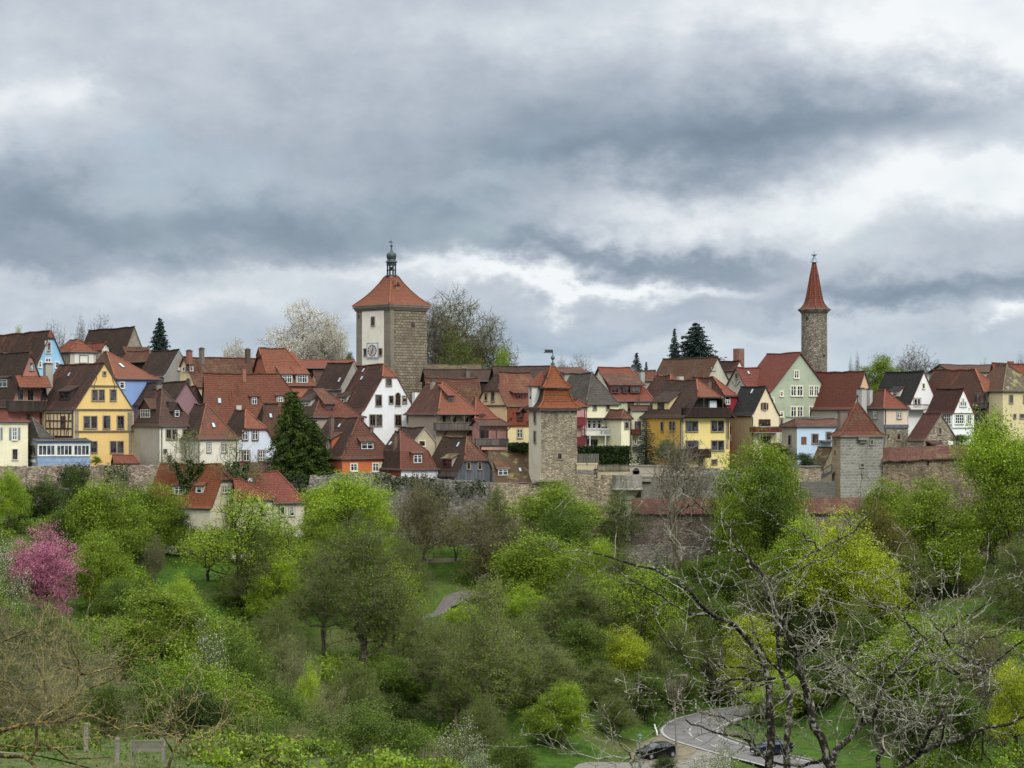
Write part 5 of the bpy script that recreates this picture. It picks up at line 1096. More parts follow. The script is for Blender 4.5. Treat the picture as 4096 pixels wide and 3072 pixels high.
# ------------------------------------------------------------------ road and markings
def asphalt():
    m,t,b=newmat('asphalt'); g=t.n('ShaderNodeNewGeometry').outputs['Position']; n=t.noise(g,.5,5,.6); n2=t.noise(g,14,3,.6)
    c=t.mix(t.mr(n,.35,.7),srgb('#5f5c5a'),srgb('#726f6e')); c=t.mix(t.mr(n2,.3,.7,0,.3),c,srgb('#4f4c4b')); t.set(b.inputs['Base Color'],c); b.inputs['Roughness'].default_value=.8; return m
ASPH=asphalt(); PAINT=plain('#97978f',.6,0.,.08); KERB=plain('#807c75'); GRAV=plain('#6f6650',.95,0.,.2)
crop='r'
OUT=[(2700,250),(2300,300),(1900,345),(1475,402),(1180,448),(1035,482),(900,515),(785,548),(700,590),(635,632),(602,665),(588,700),(600,735),(640,775),(700,808),(780,838),(860,865),(1080,930),(1400,1020),(1800,1120),(2300,1260)]
INN=[(2800,400),(2300,440),(1900,480),(1650,540),(1475,612),(1405,650),(1368,690),(1362,730),(1400,775),(1480,810),(1600,850),(1720,895),(1870,950),(2300,1040),(2800,1150)]
def resample(P,n):
    P=[road_pt(*p) for p in P]; L=[0]
    for a,b in zip(P,P[1:]): L.append(L[-1]+(b-a).length)
    out=[]
    for k in range(n):
        s_=L[-1]*k/(n-1); i=max(j for j in range(len(L)) if L[j]<=s_+1e-6); i=min(i,len(P)-2); f=(s_-L[i])/(L[i+1]-L[i]); out.append(P[i].lerp(P[i+1],f))
    return out
def strip(A,B,z,name,mat,kind='structure'):
    mb=MB()
    for i in range(len(A)-1): mb.poly([A[i]+V(0,0,z),B[i]+V(0,0,z),B[i+1]+V(0,0,z),A[i+1]+V(0,0,z)])
    o=mb.build(name,mat); tag(o,None,kind=kind); return o
# match outer to inner by nearest parameter around the bend
O_=resample(OUT,60); I_=resample(INN,60)
strip(O_,I_,0.0,'road',ASPH)
def offs(P,d):
    out=[]
    for i,p in enumerate(P):
        t_=(P[min(i+1,len(P)-1)]-P[max(0,i-1)]).normalized(); nn=V(-t_.y,t_.x,0); out.append(p+nn*d)
    return out
OO=resample(OUT,90); II=resample(INN,90)
sgn=1 if (offs(OO,1)[45]-II[45]).length<(OO[45]-II[45]).length else -1
strip(offs(OO,.15*sgn),offs(OO,.42*sgn),.005,'road_marking',PAINT); 
sg2=1 if (offs(II,1)[45]-OO[45]).length<(II[45]-OO[45]).length else -1
strip(offs(II,.25*sg2),offs(II,.5*sg2),.005,'road_marking',PAINT)
kb=MB()
K1,K2=offs(II,-.05*sg2),offs(II,-.35*sg2)
for i in range(len(K1)-1):
    q=[K1[i],K2[i],K2[i+1],K1[i+1]]; T_=[p+V(0,0,.12) for p in q]; kb.poly(T_); kb.poly([q[0],q[3],T_[3],T_[0]]); kb.poly([q[1],q[2],T_[2],T_[1]])
tag(kb.build('kerb',KERB),None,kind='structure')
for d in (((1460,478),(1370,500)),((1280,520),(1155,562)),((1105,582),(1060,605),(1030,630)),((1005,650),(985,675),(973,702)),((970,725),(985,752),(1008,775)),((1045,798),(1140,842)),((1720,365),(1650,372)),((1240,880),(1330,915))):
    P=resample(d,8); strip(offs(P,.09),offs(P,-.09),.006,'road_marking',PAINT)
# gravel lay-by around the parked car and the lower branch road
def sheet(P,z,name,mat):
    mb=MB(); mb.poly([road_pt(*p)+V(0,0,z) for p in P]); o=mb.build(name,mat); tag(o,None,kind='structure')
sheet([(598,735),(700,808),(860,865),(1080,930),(900,1110),(400,1110),(180,1040),(350,850),(520,780)],-.05,'gravel',GRAV)
sheet([(-500,1176),(-400,1090),(0,1095),(400,1105),(900,1110),(1080,935),(1500,1040),(1500,1400),(-500,1400)],-.045,'path',plain('#716c63',.95))
P=resample([(860,1120),(1110,1060),(1420,1030)],12); strip(offs(P,.1),offs(P,-.1),.008,'road_marking',PAINT)
# footpaths on the slope
def drape(P,w,name,mat,dz=.12):
    pts=[]; 
    for a,b in zip(P,P[1:]):
        for k in range(8): f=k/8; pts.append((a[0]+(b[0]-a[0])*f,a[1]+(b[1]-a[1])*f))
    pts.append(P[-1]); mb=MB(); L=[V(x,y,0) for x,y in pts]; A=offs(L,w/2); B=offs(L,-w/2)
    z=lambda p:max(gz(p.x,p.y),gz(p.x+.5,p.y+.5),gz(p.x-.5,p.y-.5))+dz
    for i in range(len(A)-1): mb.poly([V(A[i].x,A[i].y,z(A[i])),V(B[i].x,B[i].y,z(B[i])),V(B[i+1].x,B[i+1].y,z(B[i+1])),V(A[i+1].x,A[i+1].y,z(A[i+1]))])
    o=mb.build(name,mat); tag(o,None,kind='structure')
PATHM=plain('#5d5753',.95,0.,.1)
a=G(1640,2510,264);b=G(1725,2455,271);c_=G(1790,2440,274)
drape([(a[0]-6,a[1]-1),(a[0]-3,a[1]-1.5),a[:2],b[:2],c_[:2],(c_[0]+5,c_[1]+2)],1.6,'path',PATHM)
drape([(-36,122),(-30,118.5),(-24,119),(-17,121)],1.1,'path',plain('#7c6f60',.95,0.,.15),.05)
a=G(1000,2262,283); drape([(a[0]-12,a[1]+2),a[:2],(a[0]+14,a[1]-1)],1.4,'path',plain('#8d857a'))
# ================================================================== town walls
crop=0
def wall(label,pts,mat,thick=1.4,name='stone_wall',coping=None,cat='wall',jag=.12):
    """pts: (column, top row, bottom row, distance)"""
    r=random.Random(len(label)); mb=MB(); cp=MB(); prev=None
    P=[]
    for i in range(len(pts)-1):
        (x0,t0,b0,Y0),(x1,t1,b1,Y1)=pts[i],pts[i+1]; n=max(2,int(abs(x1-x0)/14))
        for k in range(n): f=k/n; P.append((x0+(x1-x0)*f,t0+(t1-t0)*f,b0+(b1-b0)*f,Y0+(Y1-Y0)*f))
    P.append(pts[-1]); T=[];B=[]
    for (x,t,b,Y) in P:
        T.append(at(x,t,Y,0)+V(0,0,r.uniform(-jag,jag))); B.append(at(x,b,Y,0))
    for i in range(len(P)-1):
        k=V(0,thick,0); mb.poly([B[i],B[i+1],T[i+1],T[i]]); mb.poly([B[i]+k,B[i+1]+k,T[i+1]+k,T[i]+k]); mb.poly([T[i],T[i+1],T[i+1]+k,T[i]+k])
        if coping: cp.obox((T[i]+T[i+1])/2+k/2+V(0,0,.1),(T[i+1]-T[i])/2,V(0,thick/2+.12,0),V(0,0,.1))
    for i in (0,-1): mb.poly([B[i],T[i],T[i]+V(0,thick,0),B[i]+V(0,thick,0)])
    if coping:
        e=empty(name,label,cat,B[0]); mb.build('masonry',mat,e,org=B[0]); cp.build('coping',coping,e,org=B[0]); return e
    o=mb.build(name,mat,None,loc=B[0],org=B[0]); return tag(o,label,cat)
W1=rubble('#9d8c7c','#837467','#aa9b8a',.38,.55); W2=rubble('#86807a','#6d6860','#8f897c',.45,.6); W3=rubble('#9a8c74','#7f735f','#a89b82',.42,.4); W4=stone('#7a756c','#69655e','#8a867c',.35,.7,dark=.7)
RW=rubble('#968873','#7c6e5c','#a39682',.4,.5)
wall('pinkish rubble town wall under the cream and yellow houses at left',[(-80,1868,2120,305.5),(225,1862,2120,305),(440,1862,2120,304.5),(640,1862,2120,304)],W1)
wall('dark stone buttress wall with ivy between the left shrubs',[(240,1950,2140,300),(290,1968,2160,299)],W4,2.5,name='buttress',cat='buttress')
wall('low grey wall top behind the red roofed lower houses',[(560,1866,2100,305.5),(1240,1900,2140,305.2)],W2)
wall('grey town wall with an ivy cap beside the big dark conifer',[(1225,1990,2120,303),(1240,1903,2120,303),(1365,1898,2160,303),(1400,1888,2160,303),(1560,1892,2160,303)],W2)
wall('ivy hung town wall below the mansard and plank houses',[(1555,1905,2180,302.6),(1780,1918,2190,302.6),(1850,1922,2190,302.4),(1990,1932,2190,302.4)],W2)
wall('pale rubble town wall below the long mossy roof',[(1960,1932,2220,302.2),(2110,1936,2230,302),(2230,1942,2230,301.5)],W3)
# bastion with crenels and a corner bartizan (crop p)
crop='p'
wf=W3
def pw(x,y): return px(x,y,'p')
wl=[]
for (x,y) in ((100,230),(190,205),(545,205)): wl.append((*pw(x,y),2260,300.5))
wall('rubble bastion wall with sloping shoulder right of the square tower',[(pw(-50,330)[0],pw(0,330)[1],2260,300.5)]+wl,wf,1.2)
wall('rubble bastion wall between the two crenel gaps',[(*pw(545,288),2260,300.5),(*pw(636,288),2260,300.5)],wf,1.2,jag=.02)
wall('darkened bastion parapet left of the corner bartizan',[(*pw(640,205),2260,300.5),(*pw(985,210),2260,300.5)],W3,1.2,jag=.03)
wall('bastion parapet under the leaning visitor',[(*pw(985,285),2260,300.5),(*pw(1048,285),2260,300.5)],W3,1.2,jag=.02)
wall('stained bastion parapet right of the leaning visitor',[(*pw(1048,210),2260,300.5),(*pw(1150,210),2260,300.5)],W4,1.2,jag=.02)
# bartizan: polygonal turret carried on a flared corbel
bz=empty('bartizan','corner bartizan on a flared stone corbel at the bastion end','bartizan',at(1180,1100,299.6)); cc=at(1130,420,300.6); zc=lambda y:at(0,y,299.5).z; RB=2.15
def seg(prof,mat,name,n=8,x0=0.):
    mb=MB(); mb.lathe((cc.x-.55,cc.y+.3,0),prof,n); mb.build(name,mat,bz,org=bz.location)
seg([(RB,zc(430)),(RB,zc(210)),(RB-.45,zc(208)),(RB-.45,zc(300))],stone('#8f8b7f','#7c786d','#a29d90',.5,1.0,dark=.75),'parapet')
seg([(RB*.42,zc(1300)),(RB*.42,zc(640)),(RB*.50,zc(625)),(RB*.6,zc(560)),(RB*.78,zc(500)),(RB*.98,zc(462)),(RB+.12,zc(455)),(RB+.12,zc(428)),(RB,zc(425))],stone('#a5a08f','#938e7f','#b3ae9e',.5,1.0,dark=.4),'corbel')
# garden wall with arched door, plank fence, hedge, gate posts
GW=plaster('#a09482',.45,'#7d776a')
e=wall('long plastered garden wall with stone coping behind the bastion',[(*pw(1118,60),1990,304.8),(*pw(1700,72),1990,304.8),(2880,1880,1990,304.8)],GW,.5,coping=plain('#7c7870'),jag=.0)
dm=MB(); P=at(1222,205,304.74); zt=at(0,140,304.7).z; dm.obox((P.x,P.y,(P.z+zt)/2),V(.46,0,0),V(0,.04,0),V(0,0,(zt-P.z)/2)); dm.tube([(P.x,P.y+.03,zt),(P.x,P.y-.04,zt)],[.46,.46],20); do=dm.build('door',planks('#5d5753',.2),e,org=e.location)
fr=MB()
for k in range(10):
    a0,a1=PI*k/10,PI*(k+1)/10; q=[V(P.x+R*math.cos(a),P.y-.07,zt+R*math.sin(a)) for R,a in((.45,a0),(.58,a0),(.58,a1),(.45,a1))]; fr.poly(q)
fr.build('arch',plain('#a69b88'),e,org=e.location)
wall('low yellowish wall base under the bamboo fence',[(*pw(585,160),1960,304.9),(*pw(1118,165),1960,304.9)],plaster('#a99c7c',.3),.4,jag=0.)
wall('mossy dark wall in front of the little garden gate',[(*pw(250,118),1960,303.6),(*pw(525,128),1960,303.6)],W4,.6,jag=.05)
fe=MB(); a=at(540,165,305.3); b=at(1115,160,305.3); h1=at(0,35,305.3).z-a.z; e=empty('bamboo_fence','weathered pale stick fence below the clipped hedge','fence',a)
r=random.Random(5)
for k in range(60): p=a.lerp(b,k/59); fe.box(p.x-.03,p.x+.03,p.y-.05,p.y+.05,p.z,p.z+h1+r.uniform(-.08,.08))
fe.build('sticks',planks('#6f6858',.2,ang=0),e,org=a); fe=MB(); fe.bar(a+V(0,.08,h1*.25),b+V(0,.08,h1*.25),.08); fe.bar(a+V(0,.08,h1*.8),b+V(0,.08,h1*.8),.08); fe.build('rail',plain('#4f4a40'),e,org=a)
for k,x in enumerate((318,490)):
    p=at(x,118,304.2); q=MB(); q.box(p.x-.7,p.x+.7,p.y-.35,p.y+.35,p.z-1,p.z+at(0,35,304.2).z-at(0,118,304.2).z); q.box(p.x-.82,p.x+.82,p.y-.45,p.y+.45,p.z+3.3,p.z+3.5) if False else None
    zt=at(0,35,304.2).z; q.box(p.x-.78,p.x+.78,p.y-.42,p.y+.42,zt,zt+.22); o=q.build('gate_post',plaster('#b5a682',.2),None,loc=p,org=p); tag(o,'beige square gate post beside the small plank garden gate, %s one'%('left' if k==0 else 'right'),'gate post','gate posts of the garden gate')
gp=at(405,118,304.5); q=MB()
for k in range(14): x=gp.x-1.55+3.1*k/13; q.box(x-.09,x+.09,gp.y-.03,gp.y+.03,gp.z,gp.z+2.2)
q.box(gp.x-1.6,gp.x+1.6,gp.y+.04,gp.y+.08,gp.z+.5,gp.z+.6); q.box(gp.x-1.6,gp.x+1.6,gp.y+.04,gp.y+.08,gp.z+1.8,gp.z+1.9)
tag(q.build('garden_gate',plain('#5c5a50'),None,loc=gp,org=gp),'small grey plank garden gate between two beige posts','gate')
# main grey wall right of the bartizan and lower curtain wall with tiled roof
crop=0
wall('dark weathered upper wall right of the bartizan',[(2563,1905,2120,301.5),(2760,1912,2120,301.5),(2880,1880,2120,301.5),(3140,1878,2120,302)],W4)
wall('terrace wall with small brick arch below the garden shrubs',[(3140,1868,2120,300.5),(3285,1870,2120,300.5)],RW,coping=plain('#6f6b62'),jag=.03)
ad=MB(); p=at(3163,1905,300.45); ad.box(p.x-.5,p.x+.5,p.y-.02,p.y+.1,p.z-.5,p.z+.5); 
wall('dark stained wall left of the pyramid roofed stone tower',[(3205,1926,2120,296.5),(3342,1926,2120,296.5)],stone('#6a675f','#595750','#7b776e',.35,.7,dark=.8),jag=.03)
def covered(label,x0,x1,yr0,yr1,ye0,ye1,yb0,yb1,Y0,Y1,mw,mr,dep=2.2):
    A,B=at(x0,ye0,Y0,0),at(x1,ye1,Y1,0); RA,RB_=at(x0,yr0,Y0+dep,0),at(x1,yr1,Y1+dep,0); BA,BB=at(x0,yb0,Y0,0),at(x1,yb1,Y1,0)
    e=empty('stone_wall',label,'wall',BA); u=(B-A).normalized(); nn=V(u.y,-u.x,0); L=(B-A).length; N=int(L/.9); r=random.Random(8)
    mb=MB(); fs=[];us=[]; sl=(RA-A).length
    w=lambda f,P,Q,a=0.:P.lerp(Q,f)+V(0,0,a)
    J=[r.uniform(-.10,.10) for _ in range(N+1)]
    for k in range(N):
        f,g=k/N,(k+1)/N; fs.append([w(f,A,B,J[k])+nn*.35-V(0,0,.15),w(g,A,B,J[k+1])+nn*.35-V(0,0,.15),w(g,RA,RB_,J[k+1]*.6),w(f,RA,RB_,J[k]*.6)]); us.append([(f*L,0),(g*L,0),(g*L,sl),(f*L,sl)])
    C2,D2=A+(RA-A).xy.to_3d()*2,B+(RB_-B).xy.to_3d()*2
    for k in range(N):
        f,g=k/N,(k+1)/N; fs.append([w(f,C2,D2),w(g,C2,D2),w(g,RA,RB_,J[k+1]*.6),w(f,RA,RB_,J[k]*.6)]); us.append([(f*L,0),(g*L,0),(g*L,sl),(f*L,sl)])
    mb.slab(fs,.15,uvs=us,mats=[0]*len(fs)); mb.build('roof',[mr,DARK],e,org=BA)
    mb=MB(); th=dep*1.6; k_=V(0,th,0); mb.poly([BA,BB,B-V(0,0,.1),A-V(0,0,.1)]); mb.poly([BA,A-V(0,0,.1),A+k_-V(0,0,.1),BA+k_]); mb.poly([BB,B-V(0,0,.1),B+k_-V(0,0,.1),BB+k_]); mb.poly([BA+k_,BB+k_,B+k_-V(0,0,.1),A+k_-V(0,0,.1)]); mb.build('masonry',mw,e,org=BA); return e
crop=0
covered('long lower curtain wall with reddish tiled cap behind the tall bare tree',2526,3460,1994,1990,2050,2048,2265,2380,290.5,292,rubble('#95877a','#7f7366','#a09384',.36,.45),T_WALL)
e=covered('tall brown curtain wall with tiled cap between the pyramid roofed tower and the right tree',3531,4180,1791,1768,1840,1812,2300,2300,301,296,rubble('#917f69','#776955','#9f8f78',.38,.55),T_WALL)
for x,y,w,hh in((3595,1855,.5,.6),(3712,1850,.25,.8),(3825,1840,.9,1.6)):
    p=at(x,y,298.3+.0*x,0); q=MB(); Yw=301-(x-3531)/649*5-.03; p=at(x,y,Yw,0); q.box(p.x-w/2,p.x+w/2,p.y-.03,p.y+.1,p.z-hh/2,p.z+hh/2); q.build('embrasure',plain('#5a5145' if w!=.25 else '#1d1a18'),e,org=e.location)
wall('low dark retaining wall under the lower curtain wall',[(2500,2185,2300,287),(2700,2180,2290,287),(3050,2215,2300,287)],rubble('#8a8375','#6f6a60','#a29b89',.4,.85),1.)
wall('rough stone retaining wall across the right hand meadow',[(3690,2286,2340,279),(3830,2292,2352,277),(3990,2312,2350,275),(4160,2330,2360,272)],W4,.8)
wall('pale plastered wall piece behind the brown bushes at centre left',[(600,2225,2275,288),(1080,2262,2290,286)],plaster('#a39886',.5),.5,jag=.03)
wall('weathered low wall behind the brown leafless bushes at centre',[(1640,2235,2290,289),(1900,2235,2300,289)],plaster('#857a6c',.5),.5,jag=.05)
# railing on the right
a=at(3825,2247,285,0); b=at(4130,2247,285,0); e=empty('railing','wooden post and rail fence on the bank at right','fence',a); q=MB()
zt=at(0,2228,285,0).z-a.z
q.bar(a+V(0,0,zt),b+V(0,0,zt),.12); q.build('rail',plain('#8a7f68'),e,org=a)
for k in range(6): p=a.lerp(b,k/5); q=MB(); q.bar(p-V(0,0,.4),p+V(0,0,zt),.14); q.build('post',plain('#4a3f33'),e,org=a)
# ================================================================== vegetation
def npmesh(name,verts,faces,mat,smooth=False):
    me=bpy.data.meshes.new(name); n=len(verts); k=faces.shape[1]
    me.vertices.add(n); me.vertices.foreach_set('co',verts.astype(np.float32).ravel())
    me.loops.add(faces.size); me.loops.foreach_set('vertex_index',faces.astype(np.int32).ravel())
    me.polygons.add(len(faces)); me.polygons.foreach_set('loop_start',np.arange(0,faces.size,k,dtype=np.int32)); me.polygons.foreach_set('loop_total',np.full(len(faces),k,dtype=np.int32))
    if smooth: me.polygons.foreach_set('use_smooth',np.ones(len(faces),bool))
    me.update(calc_edges=True); me.materials.append(mat); return me
def tubes_np(A,B,ra,rb,k=3):
    d=B-A; L=np.linalg.norm(d,axis=1,keepdims=True)+1e-9; d=d/L
    ref=np.where(np.abs(d[:,2:3])<.9,np.array([[0,0,1.]]),np.array([[1.,0,0]])); a=np.cross(d,ref); a/=np.linalg.norm(a,axis=1,keepdims=True); b=np.cross(d,a)
    vs=[]; 
    for P,r in ((A,ra),(B,rb)):
        for i in range(k):
            t=2*PI*i/k; vs.append(P+(a*math.cos(t)+b*math.sin(t))*r[:,None])
    V_=np.stack(vs,axis=1) # n,2k,3
    n=len(A); base=(np.arange(n)*2*k)[:,None]; F=[]
    for i in range(k): F.append(base+np.array([[i,(i+1)%k,k+(i+1)%k,k+i]]))
    return V_.reshape(-1,3),np.concatenate(F,axis=0)
def leaves_np(C,size,rs,aspect=.75,up=.3):
    n=len(C); a=rs.normal(size=(n,3)); a/=np.linalg.norm(a,axis=1,keepdims=True); r=rs.normal(size=(n,3)); r[:,2]+=0
    b=np.cross(a,r); b/=np.linalg.norm(b,axis=1,keepdims=True)+1e-9
    s=size*(0.6+.8*rs.random(n))[:,None]; a=a*s*.5; b=b*s*.5*aspect
    V_=np.stack([C-a,C-b*.9+a*.1,C+a,C+b*.9+a*.1],axis=1).reshape(-1,3); return V_,np.arange(4*n).reshape(n,4)
def grow(rs,H,R,lo,n,lobes=12,lobr=.42,trunk=.7,droop=0.,stems=1,shape=0.):
    """crown nodes joined to a branching skeleton; returns points, parents"""
    cz=(lo+1)/2*H; hz_=(1-lo)/2*H
    lc=[]
    for _ in range(lobes):
        v=rs.normal(size=3); v/=np.linalg.norm(v); q=rs.random()**.33*(1-lobr*.8); lc.append(v*q)
    lc.append(np.array([0,0,.62])); lc=np.array(lc)
    P=[]
    while len(P)<n:
        c=lc[rs.integers(len(lc))]; v=rs.normal(size=3); v/=np.linalg.norm(v); p=c+v*lobr*rs.random()**.45*rs.uniform(.7,1.15)
        if np.linalg.norm(p)<1.06 and rs.random()>.25*(p[2]<-.7): P.append(p)
    P=np.array(P)
    if shape: s_=1-shape*np.clip(P[:,2],-1,1)*.5; P[:,0]*=s_; P[:,1]*=s_
    P=P*np.array([R,R,hz_])+np.array([0,0,cz])
    nodes=[];par=[]
    for sst in range(stems):
        a=rs.uniform(0,2*PI); lean=(.28*R if stems>1 else .05*R); m=8; start=len(nodes)
        for i in range(m+1):
            f=i/m; z=H*trunk*f*(1-.12*(sst%2)); nodes.append([lean*math.cos(a)*f**1.3*(1+.2*sst)+rs.normal()*.06*f*R*.4,lean*math.sin(a)*f**1.3+rs.normal()*.06*f*R*.4,z]); par.append(start+i-1 if i else -1)
    T=len(nodes); core=np.array([0,0,lo*H*.8])
    order=np.argsort(np.linalg.norm((P-core)*np.array([1,1,.7]),axis=1)); P=P[order]
    N=np.zeros((T+n,3)); N[:T]=nodes; plen=np.zeros(T+n); 
    for i in range(1,T): plen[i]=0 if par[i]<0 else plen[par[i]]+np.linalg.norm(N[i]-N[par[i]])
    ok=np.zeros(T+n,bool); ok[:T]=N[:T,2]>lo*H*.35
    par=par+[0]*n
    for j in range(n):
        i=T+j; d=N[:i]-P[j]; dist=np.linalg.norm(d,axis=1); cost=dist+.22*plen[:i]+np.where(N[:i,2]>P[j,2]+.1,.5*(N[:i,2]-P[j,2])*(1-droop),0); cost[~ok[:i]]=1e9
        k=int(np.argmin(cost)); par[i]=k; N[i]=P[j]+rs.normal(size=3)*.02*R; plen[i]=plen[k]+dist[k]; ok[i]=True
    return N,np.array(par),T
def skeleton(rs,N,par,T,r0=.016,ex=2.25,rmax=None,twigs=0,twl=.7,twr=.009,k=3):
    n=len(N); cnt=np.zeros(n); rad=np.zeros(n); ch=np.bincount(par[par>=0],minlength=n)
    acc=np.zeros(n); 
    # process children before parents: indices of crown nodes increase outward
    for i in range(n-1,-1,-1):
        rad[i]=max(r0,acc[i]**(1/ex)) if acc[i]>0 else r0
        if par[i]>=0: acc[par[i]]+=rad[i]**ex
    idx=np.where(par>=0)[0]; A=N[par[idx]]; B=N[idx]; ra=np.minimum(rad[par[idx]],rad[idx]*1.5); rb=rad[idx]*.92
    # kink: split every edge in two with an offset
    L=np.linalg.norm(B-A,axis=1); M=(A+B)/2+rs.normal(size=A.shape)*(.07*L)[:,None]+np.array([0,0,-1])*(.05*L)[:,None]; rm=(ra+rb)/2
    A2=np.concatenate([A,M]);B2=np.concatenate([M,B]);r1=np.concatenate([ra,rm]);r2=np.concatenate([rm,rb])
    tips=np.where(ch==0)[0]; tips=tips[tips>=T]
    out=[]
    if twigs:
        for _ in range(twigs):
            P0=N[tips]; d=P0-N[par[tips]]; d/=np.linalg.norm(d,axis=1,keepdims=True)+1e-9; d=d+rs.normal(size=d.shape)*.55+np.array([0,0,.25]); d/=np.linalg.norm(d,axis=1,keepdims=True)
            L=twl*(.5+rs.random(len(tips)))[:,None]; P1=P0+d*L; A2=np.concatenate([A2,P0]);B2=np.concatenate([B2,P1]);r1=np.concatenate([r1,np.full(len(tips),twr*1.3)]);r2=np.concatenate([r2,np.full(len(tips),twr*.6)]); out.append(P1)
    V_,F=tubes_np(A2,B2,r1,r2,k)
    return V_,F,tips,(np.concatenate(out) if out else N[tips])
PROTO={}; EXT={}
BK=bark('#4a4238','#6b6252'); BKD=bark('#2e2a24','#453d33'); BKM=bark('#4f4a42','#6d675c'); BKG=bark('#565141','#787260')
L_BR=leafmat('#435b1a','#5e7828','#82993b',1.); L_GR=leafmat('#2f451c','#475f25','#68803a',.92); L_DG=leafmat('#1f2f15','#2f431d','#4a5e2c',.92)
L_OL=leafmat('#434c25','#596630','#788444',.95); L_LIME=leafmat('#5a6f20','#7c902d','#9fac42',1.); L_YE=leafmat('#6d7a24','#90972b','#b1b23e',.97); L_BRN=leafmat('#534f34','#6b6649','#888262',.93)
L_RED=leafmat('#575231','#70683c','#8a7f4c',.9); L_WH=leafmat('#a09a8a','#bfb9aa','#d8d3c6',.85,.25); L_PINK=leafmat('#783f57','#ac667f','#cd93a4',.92); L_CON=leafmat('#15241a','#22371f','#3a4d28',.9,.1); L_CONB=leafmat('#172420','#22332d','#34463b',.9,.1); L_CONG=leafmat('#1a2a14','#2c4019','#566624',.95,.1); L_IVY=leafmat('#182a16','#243a1c','#3d5226',.9,.15)
def proto(kind,seed):
    key=(kind,seed)
    if key in PROTO: return PROTO[key]
    rs=np.random.default_rng(seed*17+sum(map(ord,kind))); H=12.; R=4.5
    def mk(n,lo,lobes,lobr,r0,lm,lpt,ls,spread,bk,twigs=0,trunk=.7,extra=None,exn=0,exs=.2,stems=1,shape=0.,twl=.7,twr=.009,droop=0.,R=R,k=3):
        N,par,T=grow(rs,H,R,lo,n,lobes,lobr,trunk,droop,stems,shape); V_,F,tips,ends=skeleton(rs,N,par,T,r0,twigs=twigs,twl=twl,twr=twr,k=k)
        wood=npmesh('trunk',V_,F,bk)
        cm=[]
        if lpt:
            src=N[T:]; src=src[rs.random(len(src))<.9]
            if twigs and lpt<6: src=ends
            lpt=int(lpt*2.5); C=np.repeat(src,lpt,axis=0)+rs.normal(size=(len(src)*lpt,3))*np.array([spread,spread,spread*.7])
            v,f=leaves_np(C,ls*.6,rs); cm.append(npmesh('crown',v,f,lm))
        if extra:
            src=N[T:][rs.random(len(N)-T)<.5]; C=np.repeat(src,exn,axis=0)+rs.normal(size=(len(src)*exn,3))*spread; v,f=leaves_np(C,exs,rs); cm.append(npmesh('blossom',v,f,extra))
        return wood,cm
    K={
     'dense':lambda:mk(700,.06,18,.40,.02,L_BR,26,.25,.42,BK,shape=.55),
     'green':lambda:mk(700,.08,20,.38,.02,L_GR,25,.25,.42,BK,shape=.55),
     'lime':lambda:mk(800,.08,22,.38,.018,L_LIME,20,.22,.36,BK,shape=.55),
     'yellow':lambda:mk(750,.10,20,.38,.018,L_YE,20,.22,.36,BKD),
     'darkbush':lambda:mk(420,.02,14,.38,.02,L_DG,26,.27,.42,BKD,trunk=.4),
     'bush':lambda:mk(460,.02,14,.38,.02,L_BR,24,.27,.42,BK,trunk=.4,stems=3),
     'bushgreen':lambda:mk(460,.02,14,.38,.02,L_GR,24,.25,.42,BK,trunk=.4,stems=3),
     'sparse':lambda:mk(1100,.10,22,.38,.017,L_LIME,8,.17,.28,BKD,twigs=1,twr=.014,shape=.55),
     'olive':lambda:mk(1500,.08,24,.40,.017,L_OL,11,.16,.26,BK,twigs=2,twr=.013,shape=.55),
     'bud':lambda:mk(1700,.08,26,.40,.017,leafmat('#4c542d','#656e3b','#868c55',.98),11,.16,.26,BKG,twigs=2,twr=.013,shape=.55),
     'bare':lambda:mk(1900,.12,24,.42,.016,None,0,0,0,BKM,twigs=4,twr=.012,twl=.55),
     'baretall':lambda:mk(900,.22,14,.36,.02,None,0,0,0,BKG,twigs=3,twr=.014,twl=.9,trunk=.85,stems=2),
     'brown':lambda:mk(1500,.05,22,.40,.017,L_BRN,9,.14,.24,BK,twigs=3,twr=.013,stems=3,trunk=.5),
     'redbrown':lambda:mk(1000,.08,22,.34,.015,L_RED,12,.19,.28,BKD,twigs=1,stems=2,trunk=.5),
     'shrubbare':lambda:mk(1400,.0,18,.42,.016,leafmat('#595a3c','#72724f','#92906a',.93),7,.15,.22,BKG,twigs=3,twr=.014,stems=4,trunk=.45,twl=.8),
     'white':lambda:mk(1400,.10,22,.40,.018,L_WH,16,.2,.28,BKG,twigs=1),
     'whitebush':lambda:mk(600,.02,14,.38,.015,L_GR,9,.2,.3,BK,stems=3,trunk=.4,extra=L_WH,exn=10,exs=.15),
     'pink':lambda:mk(1000,.02,18,.42,.016,L_PINK,20,.19,.3,BKD,trunk=.5,stems=2),
     'ivytree':lambda:mk(500,.30,12,.36,.02,L_LIME,2,.15,.3,BKG,twigs=3,twr=.014,trunk=.8),
    }
    PROTO[key]=K[kind](); mm=PROTO[key][1][0] if PROTO[key][1] else PROTO[key][0]
    co=np.empty(len(mm.vertices)*3,np.float32); mm.vertices.foreach_get('co',co); co=co.reshape(-1,3); rr=np.percentile(np.abs(co[:,0]),99.3); zt=np.percentile(co[:,2],99.8); EXT[key]=(float(rr),float(zt)); return PROTO[key]
